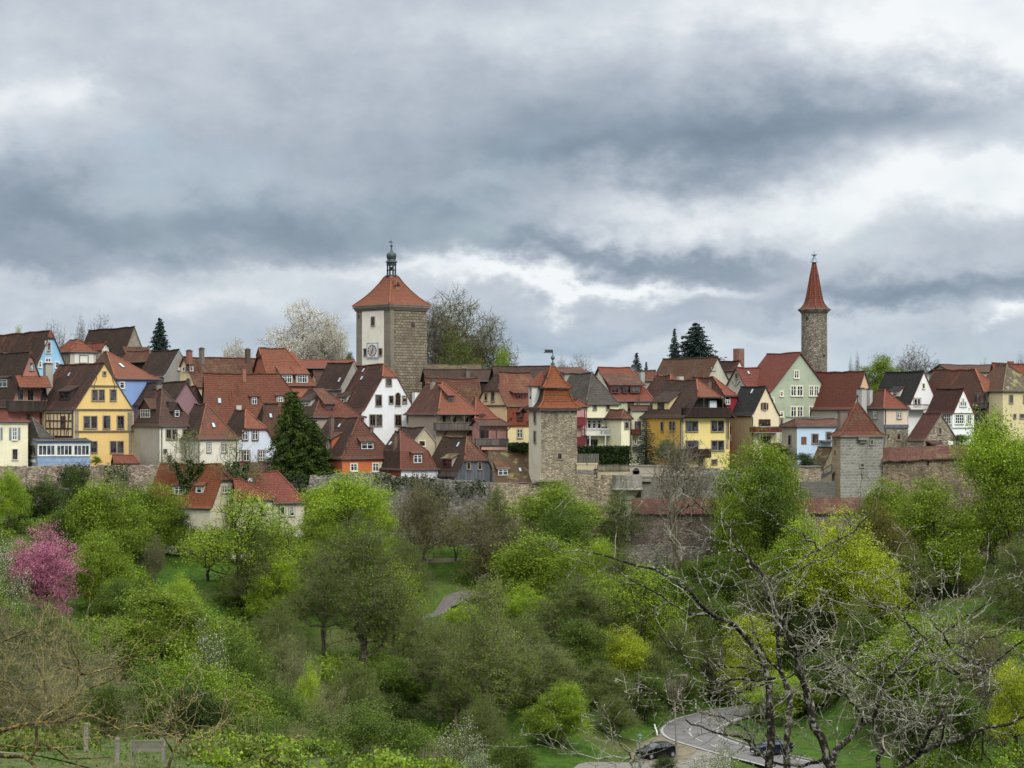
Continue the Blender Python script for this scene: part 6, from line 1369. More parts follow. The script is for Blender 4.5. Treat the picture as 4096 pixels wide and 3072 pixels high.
def conifer(seed,H,R,mat,lo=.06,tiers=26,dens=1.,cone=1.,ls=.34,droop=.35):
    rs=np.random.default_rng(seed); A=[];B=[];ra=[];rb=[];C=[]
    A.append((0,0,0));B.append((0,0,H*.98));ra.append(.03*H*.6);rb.append(.01)
    for i in range(tiers):
        f=i/tiers; z=H*(lo+(1-lo)*f); rad=R*((1-f)**cone)*rs.uniform(.78,1.12)*(min(1,.55+f*4)) ; nb=int(6+5*(1-f))
        a0=rs.uniform(0,6.28)
        for b in range(nb):
            a=a0+2*PI*b/nb+rs.normal()*.2; r_=rad*rs.uniform(.7,1.15)+.12; dz=-droop*r_*.5; e=(r_*math.cos(a),r_*math.sin(a),z+dz+rs.normal()*.1)
            A.append((0,0,z));B.append(e);ra.append(.02+.012*r_);rb.append(.008)
            m=int(dens*(5+r_*13)); t=rs.random(m)**.6; base=np.array([[0,0,z]])*(1-t[:,None])+np.array([e])*t[:,None]
            base=base+rs.normal(size=(m,3))*np.array([.16,.16,.09])*(.5+r_*.28)-np.array([0,0,1])*(t[:,None]*.1*r_*rs.random((m,1))); C.append(base)
    V_,F=tubes_np(np.array(A,float),np.array(B,float),np.array(ra),np.array(rb),4); C=np.concatenate(C); v,f=leaves_np(C,ls,rs,.5)
    return npmesh('trunk',V_,F,BKD),[npmesh('crown',v,f,mat)]
def place(meshes,name,label,cat,loc,sx,sz,rz=0.,group=None,crownmat=None):
    e=empty(name,label,cat,loc,group,rz); wood,cr=meshes
    o=bpy.data.objects.new('trunk',wood); scene.collection.objects.link(o); o.parent=e; o.scale=(sx,sx,sz)
    for m in cr:
        o=bpy.data.objects.new(m.name.split('.')[0],m); scene.collection.objects.link(o); o.parent=e; o.scale=(sx,sx,sz)
    return e
NT_=[0]
def tree(kind,x,top,width,Y,label,name='tree',cat='tree',base=None,seed=None,rz=None,group=None,disp=True,dz=-.2):
    """x/top/width in the 2212-wide view; stands on the ground unless base row is given"""
    NT_[0]+=1; s=1/.54004; X=x*s; T_=top*s; W=width*s
    if base is None: # stand the tree where its height suits its width
        want={'shrub':1.}.get(name,1.75)*W*Y/FPX; best=None
        for dY in range(-22,24,2):
            y2=Y+dY
            if y2>292 and Y<292.5: continue
            q=at(X,T_,y2,0); h=q.z-gz(q.x,y2)
            if h<1: continue
            on=inpoly(q.x,y2,ROADZONE) and gz(q.x,y2)<-33.6 
            c_=abs(math.log(h/want))*22+abs(dY)+(200 if on and dseg(q.x,y2,ROADZONE)>2 else 0)
            if best is None or c_<best[0]: best=(c_,y2)
        if best: Y=best[1]
    p=at(X,T_,Y,0); zg=gz(p.x,Y) if base is None else at(X,base*s,Y,0).z
    H=p.z-zg; Wm=W*Y/FPX*(1.12 if base is None else 1.03); seed=seed if seed is not None else 1+NT_[0]%3
    M_=proto(kind,seed); er,ez=EXT[(kind,seed)]
    return place(M_,name,label,cat,(p.x,Y,zg+dz),Wm/(2*er),(H-dz)/ez,rz if rz is not None else NT_[0]*2.4,group)
Tr=tree
# --- trees on the skyline
Tr('white',655,655,150,400,'tall white blossoming tree left of the clock tower',base=900,seed=1); Tr('white',705,690,110,398,'lower rounded white blossoming tree touching the clock tower',base=900,seed=2)
Tr('white',514,733,78,395,'small white blossoming tree on the skyline right of the chimney stacks',base=880,seed=2); Tr('green',756,762,34,392,'small fresh green tree peeking out beside the clock tower foot',base=880)
Tr('brown',985,632,165,400,'tall round budding tree immediately right of the clock tower',base=900,seed=1); Tr('brown',1055,682,125,402,'wide budding tree second from the clock tower',base=900,seed=2); Tr('olive',985,715,120,396,'leafy lower growth in front of the tall budding skyline tree',base=900,seed=1); Tr('sparse',1085,745,60,394,'small light green tree at the right end of the budding skyline group',base=900,seed=2)
Tr('bare',940,645,70,397,'narrow leafless tree touching the right wall of the clock tower',base=900,seed=2)
Tr('bare',1250,765,70,410,'low leafless treetop right of the small tower weather vane',base=900,seed=1); Tr('bare',1215,772,36,412,'small leafless treetop directly right of the vane',base=900,seed=2)
Tr('bare',115,700,90,420,'leafless treetop behind the blue gable at left',base=880,seed=1); Tr('bare',175,684,34,421,'thin leafless treetop left of the dark barn ridge',base=880,seed=2); Tr('bare',222,681,80,424,'broad leafless treetop above the dark barn ridge',base=880,seed=1); Tr('lime',40,706,40,418,'tiny lime green treetop above the left roof',base=880,seed=1)
Tr('dense',1905,768,110,400,'round dark green tree right of the round tower',base=900,seed=2); Tr('bare',1975,746,110,405,'leafless tree spreading above the green skyline tree at right',base=900,seed=1)
Tr('bare',1852,762,16,430,'left of two slim poplars right of the round tower',base=900,seed=2); Tr('bare',1838,770,14,430,'shorter slim poplar right of the round tower',base=900,seed=1)
Tr('sparse',2128,776,30,410,'tiny pale green treetop above the brown ridge at far right',base=900); Tr('bare',2205,765,34,410,'leafless treetop at the far right edge',base=900)
C1=conifer(3,12,4.2,L_CONB,ls=.36,cone=.75,dens=2.,tiers=30); C2=conifer(5,12,3.0,L_CONB,ls=.34,dens=1.8,tiers=28); C3=conifer(9,12,4.4,L_CONG,lo=.02,tiers=34,dens=3.2,cone=.5,ls=.3); C4=conifer(12,12,3.1,L_CONB,lo=.03,tiers=24,dens=1.0,ls=.26)
def con(M,x,top,width,Y,label,base,R,name='conifer'):
    s=1/.54004; p=at(x*s,top*s,Y,0); zg=at(0,base*s,Y,0).z; return place(M,name,label,'conifer',(p.x,Y,zg),width*1.3*s*Y/FPX/(2*R),(p.z-zg)/12)
con(C1,345,686,64,400,'dark conifer alone on the skyline left of the chimneys',830,4.2)
con(C1,1503,697,118,400,'broad dark spruce of the skyline pair behind the pale gable',840,4.0); con(C2,1457,707,40,398,'slimmer dark spruce of the skyline pair',840,3.0)
con(C2,1375,760,44,402,'small spruce behind the satellite dish',860,3.0); con(C2,1396,780,26,401,'smallest spruce top right of the satellite dish',860,3.0)
con(C3,632,842,92,308,'big dense dark yew-like conifer between the white and orange houses',1035,4.2); con(C3,672,905,92,307,'lower right shoulder conifer beside the big dense one',1035,4.2)
con(C4,1396,902,66,308,'blue grey spruce in front of the mustard house',1004,3.0)
# --- planting inside the walls
def hedge(x0,x1,yt,yb,Y,dep,label,mat=L_IVY,n=5200,name='hedge'):
    a,b=at(x0,yb,Y),at(x1,yb,Y); zt=at(x0,yt,Y).z; rs=np.random.default_rng(4); C=rs.random((n,3)); 
    f=rs.integers(0,3,n); C[f==0,1]=0; C[f==1,2]=1
    C=np.stack([a.x+(b.x-a.x)*C[:,0],Y+dep*C[:,1],a.z+(zt-a.z)*C[:,2]],1)+rs.normal(size=(n,3))*.1
    v,fc=leaves_np(C,.3,rs); e=empty(name,label,name,a); o=bpy.data.objects.new('foliage',npmesh('foliage',v-np.array(a),fc,mat)); scene.collection.objects.link(o); o.parent=e
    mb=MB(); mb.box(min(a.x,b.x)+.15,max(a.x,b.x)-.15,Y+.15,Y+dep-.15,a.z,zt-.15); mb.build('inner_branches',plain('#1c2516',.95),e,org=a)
crop=5
hedge(135,600,975,1128,307,2.,'clipped dark green hedge above the stick fence'); crop=4
hedge(910,1100,895,950,309,1.5,'low dark hedge at the foot of the cream wall left of the square tower',n=1500)
crop=0
def ivy(label,quads,dens=26,mat=L_IVY,off=.0,sz=.3,name='ivy'):
    """leaves over wall areas: (x0,x1,ytop,ybottom,Y) in full pixels, ragged lower edge"""
    rs=np.random.default_rng(len(label)); Cs=[]
    for (x0,x1,y0,y1,Y) in quads:
        a=at(x0,y1,Y);b=at(x1,y0,Y); n=int(abs(b.x-a.x)*abs(b.z-a.z)*dens); u=rs.random(n); w=rs.random(n)**.8
        edge=.75+.25*np.sin(u*9+x0)+.12*np.sin(u*31); z=b.z-(b.z-a.z)*w*edge
        Cs.append(np.stack([a.x+(b.x-a.x)*u,np.full(n,Y-.12)-rs.random(n)*.35,z],1)+rs.normal(size=(n,3))*.12)
    C=np.concatenate(Cs); v,f=leaves_np(C,sz,rs); me=npmesh(name,v-C[0],f,mat); o=bpy.data.objects.new(name,me); scene.collection.objects.link(o); o.location=C[0]; tag(o,label,'ivy')
ivy('ivy sheet over the left town wall below the glazed veranda',[(228,360,1855,1960,304.4),(250,330,1900,2010,304.2)],34)
ivy('ivy block below the foot of the yellow house',[(415,520,1850,1935,303.8)],34)
ivy('thick ivy cushion on the wall right of the big dark conifer',[(1135,1245,1895,1990,303.5),(1190,1240,1960,2010,302.8)],34)
ivy('ivy cap on the wall top under the orange walled house',[(1500,1565,1885,1945,302.3)],36)
ivy('long ivy curtain under the small mansard house',[(1560,1740,1900,1960,302.1),(1690,1795,1930,2060,302)],34)
ivy('ivy curtain under the grey plank house',[(1820,1945,1920,2000,301.8)],34)
ivy('thin ivy strands climbing the left town wall',[(105,130,1925,1990,304.4),(175,205,1900,1980,304.4)],30,mat=L_GR)
def shrub(*a,**k): return Tr(*a,name='shrub',cat='shrub',**k)
s_=.54004
shrub('green',1442,950,50,307.5,'light leafless-topped shrub in front of the mustard wall',base=1006); shrub('brown',1455,965,60,307,'brownish shrub at the corner of the mustard and yellow walls',base=1010)
shrub('darkbush',1690,962,60,305.5,'dark green shrub behind the terrace wall at right',base=1020); shrub('darkbush',1735,978,60,305,'dark grey-green shrub on the terrace below the light blue building',base=1022,seed=1); shrub('whitebush',1758,985,36,304,'small white flowering shrub at the end of the terrace wall',base=1024)
shrub('bushgreen',1660,955,40,306,'mid green shrub left of the dark terrace shrubs',base=1020)
shrub('bush',207,985,24,308.5,'small yellow green plant between veranda and yellow house',base=1004); shrub('darkbush',2076,938,46,305.5,'dark shrub beside the small white gabled house',base=962)
shrub('bush',1255/.9,1020,30,304,'') if False else None
shrub('bush',1640,1490,95,247,'leafy bush on the grass inside the road bend',base=1547); shrub('bushgreen',1712,1480,110,247,'green bush right of the leafy bush inside the road bend',base=1550)
# --- the slope below the walls : kind, x, top, width, distance, label
for a in (
 ('lime',20,1010,90,285,'yellow green tree at the left edge below the cream house'),('darkbush',95,1040,95,292,'dark rounded shrub mass under the left town wall'),('darkbush',165,1000,70,298,'dark drooping shrub hanging beside the buttress wall'),('darkbush',45,1048,70,289,'dark evergreen behind the pink cherry'),
 ('pink',98,1132,160,238,'pink blossoming cherry tree at left'),('whitebush',14,1160,90,232,'white speckled bush left of the pink cherry'),('sparse',-5,1230,120,205,'willow-like pale shoots under the white bush at the left edge'),
 ('dense',232,1030,175,257,'tall bright green tree right of the pink cherry'),('dense',215,1150,120,248,'lower half leafy tree right of the pink cherry'),('dense',340,1042,110,284,'dark fresh green bush below the yellow house wall'),('green',300,1050,110,288,'green crown between the tall bright tree and the ivy trunks'),
 ('shrubbare',335,1150,50,268,'grey green bush behind the tall bright tree'),('darkbush',385,1090,60,284,'dark evergreen under the orange roofed lower house'),
 ('sparse',520,1058,215,262,'wide thinly leaved tree in front of the lower houses'),('sparse',600,1120,150,268,'thinly leaved tree in front of the pale red roofed house'),('sparse',450,1120,120,272,'small thin tree left of the wide thinly leaved one'),
 ('lime',752,1018,200,287,'large lime green tree below the orange walled house'),('lime',820,1070,130,283,'lime green crown at the right of the large lime tree'),('dense',690,1110,110,282,'bright green crown at the left foot of the large lime tree'),
 ('olive',785,1115,220,243,'huge olive tree with dark trunk at centre left'),('olive',700,1170,130,252,'left half of the olive grove at centre left'),('sparse',850,1200,120,249,'green flecked tree right of the huge olive tree'),
 ('brown',905,1040,130,284,'brown leafless tree below the mansard house'),('brown',1055,1082,170,279,'brownish pink leafless shrub below the mossy roof'),('olive',1075,1050,70,290,'small olive tree at the foot of the pale rubble wall'),('redbrown',985,1110,60,287,'russet shrub between the two brown leafless trees'),
 ('dense',1200,1040,180,289,'bright green tree below the square tower'),('green',1215,1080,150,284,'darker green tree at the foot of the bright one below the square tower'),('olive',1335,1062,110,288,'olive tree in front of the bartizan wall'),
 ('baretall',1462,930,150,284,'tall leafless twin stemmed tree in front of the tiled curtain wall'),
 ('dense',1155,1150,170,272,'round bright green tree at the centre of the slope'),('dense',1245,1180,130,268,'bright green neighbour right of the round centre tree'),
 ('sparse',1385,1215,200,256,'airy light green tree left of the pale foreground branches'),('olive',1235,1245,190,250,'olive tree with forked dark trunk at centre'),('green',1440,1230,110,262,'mid green tree behind the pale branch tips'),
 ('bud',1060,1245,195,226,'tall grey brown budding tree at bottom centre'),('bud',950,1330,150,233,'grey budding tree left of the tall bottom centre one'),
 ('yellow',1345,1352,130,247,'yellow leafed tree above the parked car'),('olive',1400,1400,120,246,'olive tree right of the yellow one above the road'),('olive',1300,1430,130,248,'olive underwood left of the yellow tree above the car'),
 ('dense',1640,945,185,285,'big fresh green tree in front of the crimson house corner'),('green',1645,1010,170,281,'deep green lower crown in front of the curtain wall'),('dense',1590,1060,90,279,'green side crown left of the big fresh green tree'),
 ('yellow',1820,1102,230,262,'large yellow green maple right of centre'),('lime',1740,1110,130,266,'lime crown left of the large yellow green maple'),('yellow',1880,1190,150,258,'yellow side crown right of the large maple'),('redbrown',1905,1078,120,274,'olive brown tree behind the large yellow maple'),
 ('dense',2010,1035,175,283,'smooth bright green tree in front of the brown curtain wall'),('dense',1915,1035,110,289,'bright green crown at the foot of the pyramid roofed tower'),
 ('lime',2150,888,210,281,'tall spring green tree at the right edge before the brown wall'),('sparse',2205,960,160,277,'half leafless tree at the right edge'),('bare',2140,1050,150,287,'leafless thicket under the tall spring green tree at right'),
 ('olive',2205,1150,150,258,'rounded olive green tree at the right edge above the meadow'),('bare',2100,1110,110,291,'dark leafless shrubs at the foot of the brown wall'),
 ('yellow',1620,1328,140,254,'bright yellow green tree behind the thick foreground trunks'),('yellow',1580,1400,90,250,'small yellow tree by the road bend'),
 ('dense',1985,1325,190,232,'fresh green tree low in the right meadow'),('olive',1900,1420,130,236,'olive tree right of the road behind the trunks'),
 ('brown',2110,1335,150,214,'brown leafless tree at lower right'),('yellow',2195,1425,110,205,'yellow brown leafing tree in the lower right corner'),('bare',2170,1400,120,208,'bare thicket in the lower right corner'),
 ('green',1530,1200,140,277,'green thicket under the tiled curtain wall'),('green',1480,1260,120,272,'shadowy green bush between curtain wall and airy tree'),('darkbush',1760,1300,110,262,'dark bush under the yellow maple'),('olive',1500,1320,110,262,'olive brown thicket behind the road bend'),('bare',1540,1380,110,262,'leafless thicket above the road bend'),
 ):
    Tr(*a)
for a in (('olive',1130,1330,170,238,'olive tree between the two budding trees at bottom centre'),('bud',1175,1390,150,228,'greyish budding tree right of the tall bottom centre one'),('green',1255,1340,150,244,'shaded green tree under the forked olive tree'),('olive',985,1430,130,224,'small olive tree under the grey budding tree'),('olive',895,1310,120,243,'thin olive tree beside the slope path'),('lime',1215,1470,110,226,'light green tree with dark stem left of the parked car'),('olive',1455,1340,120,250,'olive tree behind the lay-by'),('green',1395,1450,120,243,'green undergrowth tree directly above the parked car'),
 ('lime',600,1200,120,258,'small lime tree on the meadow edge at left'),('olive',1330,1290,130,254,'olive tree behind the yellow leafed one'),('lime',1690,1450,130,246,'yellow green tree inside the road bend'),('green',1790,1400,140,244,'green tree behind the crossing foreground branches'),('green',1870,1330,130,250,'green tree under the large yellow green maple'),('green',1470,1410,110,250,'green thicket tree left of the road bend'),('sparse',2060,1400,130,222,'half leafed tree in the lower right meadow'),('lime',700,1050,90,286,'lime crown at the left shoulder of the large lime tree')):
    Tr(*a)
for a in (('green',150,1080,110,262,'green tree behind the pink cherry'),('olive',560,1150,120,262,'olive tree behind the wide thinly leaved tree'),('dense',660,1180,110,266,'dense green tree at the left foot of the olive grove'),('olive',870,1150,110,262,'olive crown right behind the huge olive tree'),('lime',1300,1160,110,272,'lime green tree above the olive fork tree'),('green',1110,1130,100,284,'green tree under the brownish pink shrub'),('olive',1340,1180,110,268,'olive brown tree left of the tall leafless twin stems'),
 ('green',1580,1150,120,282,'deep green tree below the tiled curtain wall'),('dense',1700,1170,120,274,'green tree left under the large yellow green maple'),('olive',1960,1180,120,268,'olive tree below the smooth bright green tree'),('lime',1440,1300,110,256,'lime tree behind the thick left foreground stem'),('olive',1640,1230,120,268,'olive tree at the middle of the right slope'),('green',1550,1290,110,262,'green tree between foreground stems and curtain wall'),('bud',1860,1290,110,252,'grey budding tree right of the foreground trunks'),('dense',2070,1150,90,276,'small green tree before the rough retaining wall'),
 ('bud',620,1370,120,214,'budding tree over the left thicket edge'),('olive',760,1420,130,212,'olive tree below the huge olive tree'),('olive',560,1340,120,226,'olive tree above the feathery bush'),('green',250,1250,110,236,'green tree under the tall bright tree at left'),('olive',100,1300,110,216,'dull olive tree under the pink cherry'),('lime',395,1240,100,240,'lime tree above the left thicket'),('olive',1330,1500,100,238,'olive sapling cluster left of the parked car'),('olive',1050,1500,120,205,'olive tree at the foot of the tall budding one'),('green',900,1560,120,184,'green tree at the bottom edge centre'),('green',1668,1468,100,256,'green tree hiding the upper arm of the road'),('dense',1735,1480,110,252,'green tree inside the road bend behind the near trunks'),('lime',1000,1300,120,252,'lime green tree behind the tall budding one at bottom centre'),('lime',1130,1260,110,260,'light green tree above the tall budding one'),('dense',1300,1235,120,264,'green tree right of the round bright centre trees')):
    Tr(*a)
# --- shrubs on the near side of the valley
for a in (
 ('bush',330,1262,190,222,'large yellow green bush in the left thicket'),('bush',430,1300,190,214,'second yellow green bush of the left thicket'),('bush',265,1330,150,208,'bright bush under the tall bright tree at left'),('bushgreen',500,1350,170,206,'green bush at the right of the left thicket'),('bush',390,1390,180,192,'fresh green bush in the middle of the left thicket'),
 ('whitebush',440,1340,110,196,'white speckled bush inside the left thicket'),('bushgreen',330,1420,170,178,'green bush above the wooden bench'),('bush',500,1450,180,172,'feathery green bush right of the bench'),('bushgreen',590,1470,150,176,'bright lower bush at bottom left of centre'),('darkbush',420,1480,160,160,'dark bush right behind the wooden bench'),('bushgreen',560,1540,190,152,'deep green bush at the bottom edge'),
 ('shrubbare',640,1390,130,200,'tangled leafless bush at lower left of centre'),('lime',672,1432,80,196,'small lime green tree at lower left of centre'),('shrubbare',720,1480,130,188,'grey twiggy thicket below the huge olive tree'),('olive',610,1300,140,226,'olive thicket under the wide thinly leaved tree'),('bushgreen',780,1512,200,178,'rounded green bush at bottom centre left'),('bushgreen',690,1580,140,160,'green bush in the bottom edge left of centre'),('shrubbare',640,1560,110,158,'dark bush with pale stems at the bottom edge'),
 ('darkbush',900,1380,110,236,'dark ivy wrapped trunk group at centre'),('green',860,1420,150,232,'shadowy green bush below the olive tree'),('darkbush',850,1500,110,222,'dark bush left of the bright grass strip'),
 ('shrubbare',820,1610,110,150,'cream flecked shrub at the bottom edge'),('whitebush',1000,1540,110,176,'creamy blossoming shrub at the bottom centre'),('shrubbare',930,1600,160,160,'olive brown shrub at the bottom edge centre'),('whitebush',1040,1622,90,130,'white flowering twigs at the very bottom centre'),('bushgreen',1110,1590,120,168,'green shrub right of the white flowering twigs'),('dense',1190,1500,110,218,'small green tree left of the lay-by lawn'),
 ('whitebush',1560,1602,130,150,'round white flowering shrub at the bottom by the road'),('darkbush',1440,1632,60,200,'dark low shrub below the parked car'),
 ('shrubbare',150,1340,200,168,'grey leafless shrub left of the thicket'),('shrubbare',220,1370,170,160,'grey leafless shrub with pale twigs at left'),('shrubbare',60,1310,180,172,'tangled leafless bush at the left edge'),('shrubbare',40,1400,200,148,'brown leafless thicket low at the left edge'),('shrubbare',180,1450,190,150,'green grey thicket behind the tall stone post'),('brown',-10,1300,130,180,'reddish leafless willow at the left edge'),('bushgreen',240,1470,120,158,'dull green bush between the leafless shrubs'),
 ('green',2050,1440,140,200,'soft green thicket in the lower right meadow'),('darkbush',1950,1500,90,206,'ivy covered stump in the lower right meadow'),('darkbush',2080,1480,60,190,'tall ivy covered trunk at lower right'),
 ):
    Tr(*a,name='shrub',cat='shrub')
# two ivy clad twin trunks in front of the orange roofed lower house
for (x,top,w,lab) in ((408,925,130,'leafless tree with ivy clad trunk in front of the orange roofed lower house'),(512,935,120,'right twin leafless tree with ivy clad trunks before the lower houses')):
    e=Tr('ivytree',x,top,w,296,lab); H=12*e.children[0].scale.z; rs=np.random.default_rng(int(x)); n=5200; z=rs.random(n)**.9*H*.72; a=rs.random(n)*6.28; rr_=(.25+.55*rs.random(n))*(1.25-z/H); C=np.stack([rr_*np.cos(a)+.12*np.sin(z*1.3)*z/4,rr_*np.sin(a),z],1)
    for sg in(-1,1):
        m=900; t=rs.random(m); C=np.concatenate([C,np.stack([sg*(.2+1.6*t**1.2),rs.normal(size=m)*.15,H*(.28+.42*t)],1)+rs.normal(size=(m,3))*.2])
    v,f=leaves_np(C,.32,rs); o=bpy.data.objects.new('ivy',npmesh('ivy',v,f,L_IVY)); scene.collection.objects.link(o); o.parent=e; o.location.z=-.1
# countless undergrowth between the trees
OPEN=[(330,470,1215,1290),(590,760,1225,1300),(870,985,1215,1330),(665,760,1330,1425),(850,960,1470,1600),(1040,1330,1540,1659),(0,230,1285,1345),(2000,2212,1195,1330),(1750,2212,1500,1600),(1380,1750,1530,1659),(215,405,1575,1725),(880,960,1300,1350)]
rs=np.random.default_rng(99); LV={0:[],1:[],2:[]}; nb=0
while nb<2300:
    xd=rs.uniform(-40,2250); Y=rs.uniform(128,290); X=(xd/.54004-2048)/FPX*Y; z=gz(X,Y); yd=(HOR-z*FPX/Y)*.54004
    if yd>1720 or z<-33.7: continue
    if any(a-10<xd<b+10 and c-5<yd<d+12 for a,b,c,d in OPEN): continue
    if inpoly(X,Y,ROADZONE) or dseg(X,Y,ROADZONE)<2.5: continue
    if Y<150 and xd>1000: continue
    nb+=1; R=rs.uniform(.9,2.3)*(.6 if Y<150 else 1); m=int(150*R); v=rs.normal(size=(m,3)); v/=np.linalg.norm(v,axis=1,keepdims=True); v*=rs.random((m,1))**.4*np.array([R,R,R*.9]); v[:,2]=np.abs(v[:,2]); v+=rs.normal(size=(m,3))*.15
    k=int(rs.choice(3,p=[.5,.4,.1])) if xd>500 or yd<1330 else int(rs.choice(3,p=[.3,.3,.4])); LV[k].append(v+np.array([X,Y,z-.1]))
for k,(nm,lm,lab) in enumerate((('undergrowth',L_GR,'mid green undergrowth filling the slope between the trees'),('undergrowth',L_BR,'fresh green brambles and saplings between the trees'),('undergrowth',leafmat('#494b2f','#636543','#80805a',.9),'brownish leafless undergrowth and dry stems on the slope'))):
    v,f=leaves_np(np.concatenate(LV[k]),.26,rs); o=bpy.data.objects.new(nm,npmesh(nm,v,f,lm)); scene.collection.objects.link(o); tag(o,lab,'undergrowth',kind='stuff')
# grassy undergrowth as stuff
rs=np.random.default_rng(77); n=60000; Yv=rs.uniform(112,292,n); Xv=(rs.uniform(-250,4350,n)-2048)/FPX*Yv; keep=[]; 
xs_=np.linspace(-80,80,60); ys_=np.linspace(105,300,80); ZG=np.array([[gz(x,y) for x in xs_] for y in ys_])
iy=np.clip(np.searchsorted(ys_,Yv)-1,0,78); ix=np.clip(np.searchsorted(xs_,Xv)-1,0,58); fy=(Yv-ys_[iy])/(ys_[1]-ys_[0]); fx=(Xv-xs_[ix])/(xs_[1]-xs_[0])
Zv=ZG[iy,ix]*(1-fx)*(1-fy)+ZG[iy,ix+1]*fx*(1-fy)+ZG[iy+1,ix]*(1-fx)*fy+ZG[iy+1,ix+1]*fx*fy
mask=Zv>-33.2; C=np.stack([Xv,Yv,Zv+.08],1)[mask]; v,f=leaves_np(C,.3,rs,.35); 
o=bpy.data.objects.new('tall_grass',npmesh('tall_grass',v,f,leafmat('#2f4a18','#456326','#657c36',.95))); scene.collection.objects.link(o); tag(o,'tufts of green grass and weeds all over the slope','grass',kind='stuff')
# ================================================================== people on the bastion
def skin(name,verts,edges,radii,mat,parent,sub=1,root=0):
    me=bpy.data.meshes.new(name); me.from_pydata(verts,edges,[]); me.materials.append(mat); o=bpy.data.objects.new(name,me); scene.collection.objects.link(o)
    if parent: o.parent=parent
    m=o.modifiers.new('skin','SKIN'); m.use_smooth_shade=True
    sv=me.skin_vertices[0].data if me.skin_vertices else None
    if sv is None: 
        me.attributes; bm=__import__('bmesh').new(); bm.from_mesh(me); bm.verts.layers.skin.verify(); bm.to_mesh(me); bm.free(); sv=me.skin_vertices[0].data
    for i,r in enumerate(radii): sv[i].radius=(r,r) if not isinstance(r,tuple) else r; sv[i].use_root=(i==root)
    s_=o.modifiers.new('sub','SUBSURF'); s_.levels=sub; s_.render_levels=sub; return o
SKIN=plain('#b98a70',.6,0.,.05)
def person(loc,rz,label,hair,jacket,trousers,lean=0.,arms='rail',group=None):
    H=1.75; e=empty('person',label,'person',loc,group,rz); L=lean
    f=lambda x,y,z:(x,y-L*max(0,z-.9)*.6,z)
    hz_=1.12 if arms=='rail' else .86
    hand={}
    V_=[f(0,0,.93),f(0,0,1.12),f(0,0,1.38),f(0,0,1.48),f(0,-.01,1.54),f(0,-.02,1.63),f(0,-.02,1.71)]; E=[(0,1),(1,2),(2,3),(3,4),(4,5),(5,6)]; R=[.13,.12,.14,.07,.055,.085,.06]
    def add(chain,rad,par):
        p=par
        for v,r in zip(chain,rad): V_.append(v); R.append(r); E.append((p,len(V_)-1)); p=len(V_)-1
        return p
    for s in(-1,1):
        add([f(s*.10,0,.86),(s*.11,-.02,.48),(s*.11,0,.09),(s*.12,-.14,.04)],[.085,.055,.04,.035],0)
        if arms=='rail': ch=[f(s*.19,0,1.41),f(s*.25,-.12,1.18),f(s*.17,-.36,hz_+.02)]
        else: ch=[f(s*.19,0,1.41),f(s*.24,.02,1.14),f(s*.23,-.06,.92)]
        w=add(ch,[.055,.042,.03],2); wp=Vector(V_[w]); dr=(wp-Vector(V_[w-1])).normalized(); pl=wp+dr*.08; pi=add([tuple(pl)],[.032],w)
        sx=V(1,0,0); 
        for k in range(4):
            a=pl+sx*(k-1.5)*.018+dr*.03; add([tuple(a),tuple(a+dr*(.035-.004*abs(k-1.4))-V(0,0,.012)),tuple(a+dr*.05-V(0,0,.035))],[.009,.008,.007],pi)
        a=wp+dr*.03-sx*s*.03; add([tuple(a),tuple(a+dr*.035-sx*s*.012)],[.011,.008],w)
    skin('body',V_,E,R,SKIN,e)
    J=[f(0,0,.88),f(0,0,1.12),f(0,0,1.40),f(0,0,1.47)];JE=[(0,1),(1,2),(2,3)];JR=[.175,.165,.18,.09]
    for s in(-1,1):
        if arms=='rail': ch=[f(s*.20,0,1.41),f(s*.26,-.12,1.18),f(s*.18,-.32,hz_+.03)]
        else: ch=[f(s*.20,0,1.41),f(s*.25,.02,1.14),f(s*.24,-.04,.96)]
        p=2
        for v,r in zip(ch,(.075,.06,.048)): J.append(v);JR.append(r);JE.append((p,len(J)-1));p=len(J)-1
    skin('jacket',J,JE,JR,jacket,e)
    T=[f(0,0,.92)];TE=[];TR=[.165]
    for s in(-1,1):
        p=0
        for v,r in (((s*.11,0,.82),.1),((s*.115,-.02,.48),.075),((s*.115,0,.12),.065)): T.append(v);TR.append(r);TE.append((p,len(T)-1));p=len(T)-1
    skin('trousers',T,TE,TR,trousers,e)
    skin('hair',[f(0,.03,1.66),f(0,.01,1.74),f(0,-.05,1.755),f(0,.06,1.58)],[(0,1),(1,2),(0,3)],[.088,.075,.05,.06],hair,e)
    n=MB(); 
    for s in(-1,1): n.lathe(V(*f(s*.03,-.10,1.64)),[(0,-.01),(.01,0),(0,.01)],6)
    n.build('eyes',plain('#1c1714'),e); n=MB(); n.lathe(V(*f(0,-.112,1.605)),[(.014,-.015),(.012,0),(.004,.03)],6); n.build('nose',SKIN,e)
    n=MB(); n.obox(f(0,-.098,1.57),V(.022,0,0),V(0,.008,0),V(0,0,.005)); n.build('mouth',plain('#7d3f38'),e)
    for s in(-1,1): n=MB(); n.obox(f(s*.088,-.01,1.63),V(.01,0,0),V(0,.018,0),V(0,0,.03)); n.build('ear',SKIN,e)
    return e
crop='p'
BLK_=plain('#15161b',.8); NAVY=plain('#141a2c',.8)
p1=at(548,62,301.6); person((p1.x,301.6,p1.z-1.78),math.radians(12),'person in a black jacket standing in the crenel gap beside the stick fence',plain('#8a6a4a'),BLK_,plain('#1d1e22',.8),0.,'rail')
p2=at(1020,192,301.5); person((p2.x,301.5,p2.z-1.76),math.radians(-25),'person in a dark blue jacket leaning in the second crenel gap beside the bartizan',plain('#c9b08a'),NAVY,plain('#1d1e22',.8),.35,'rail')
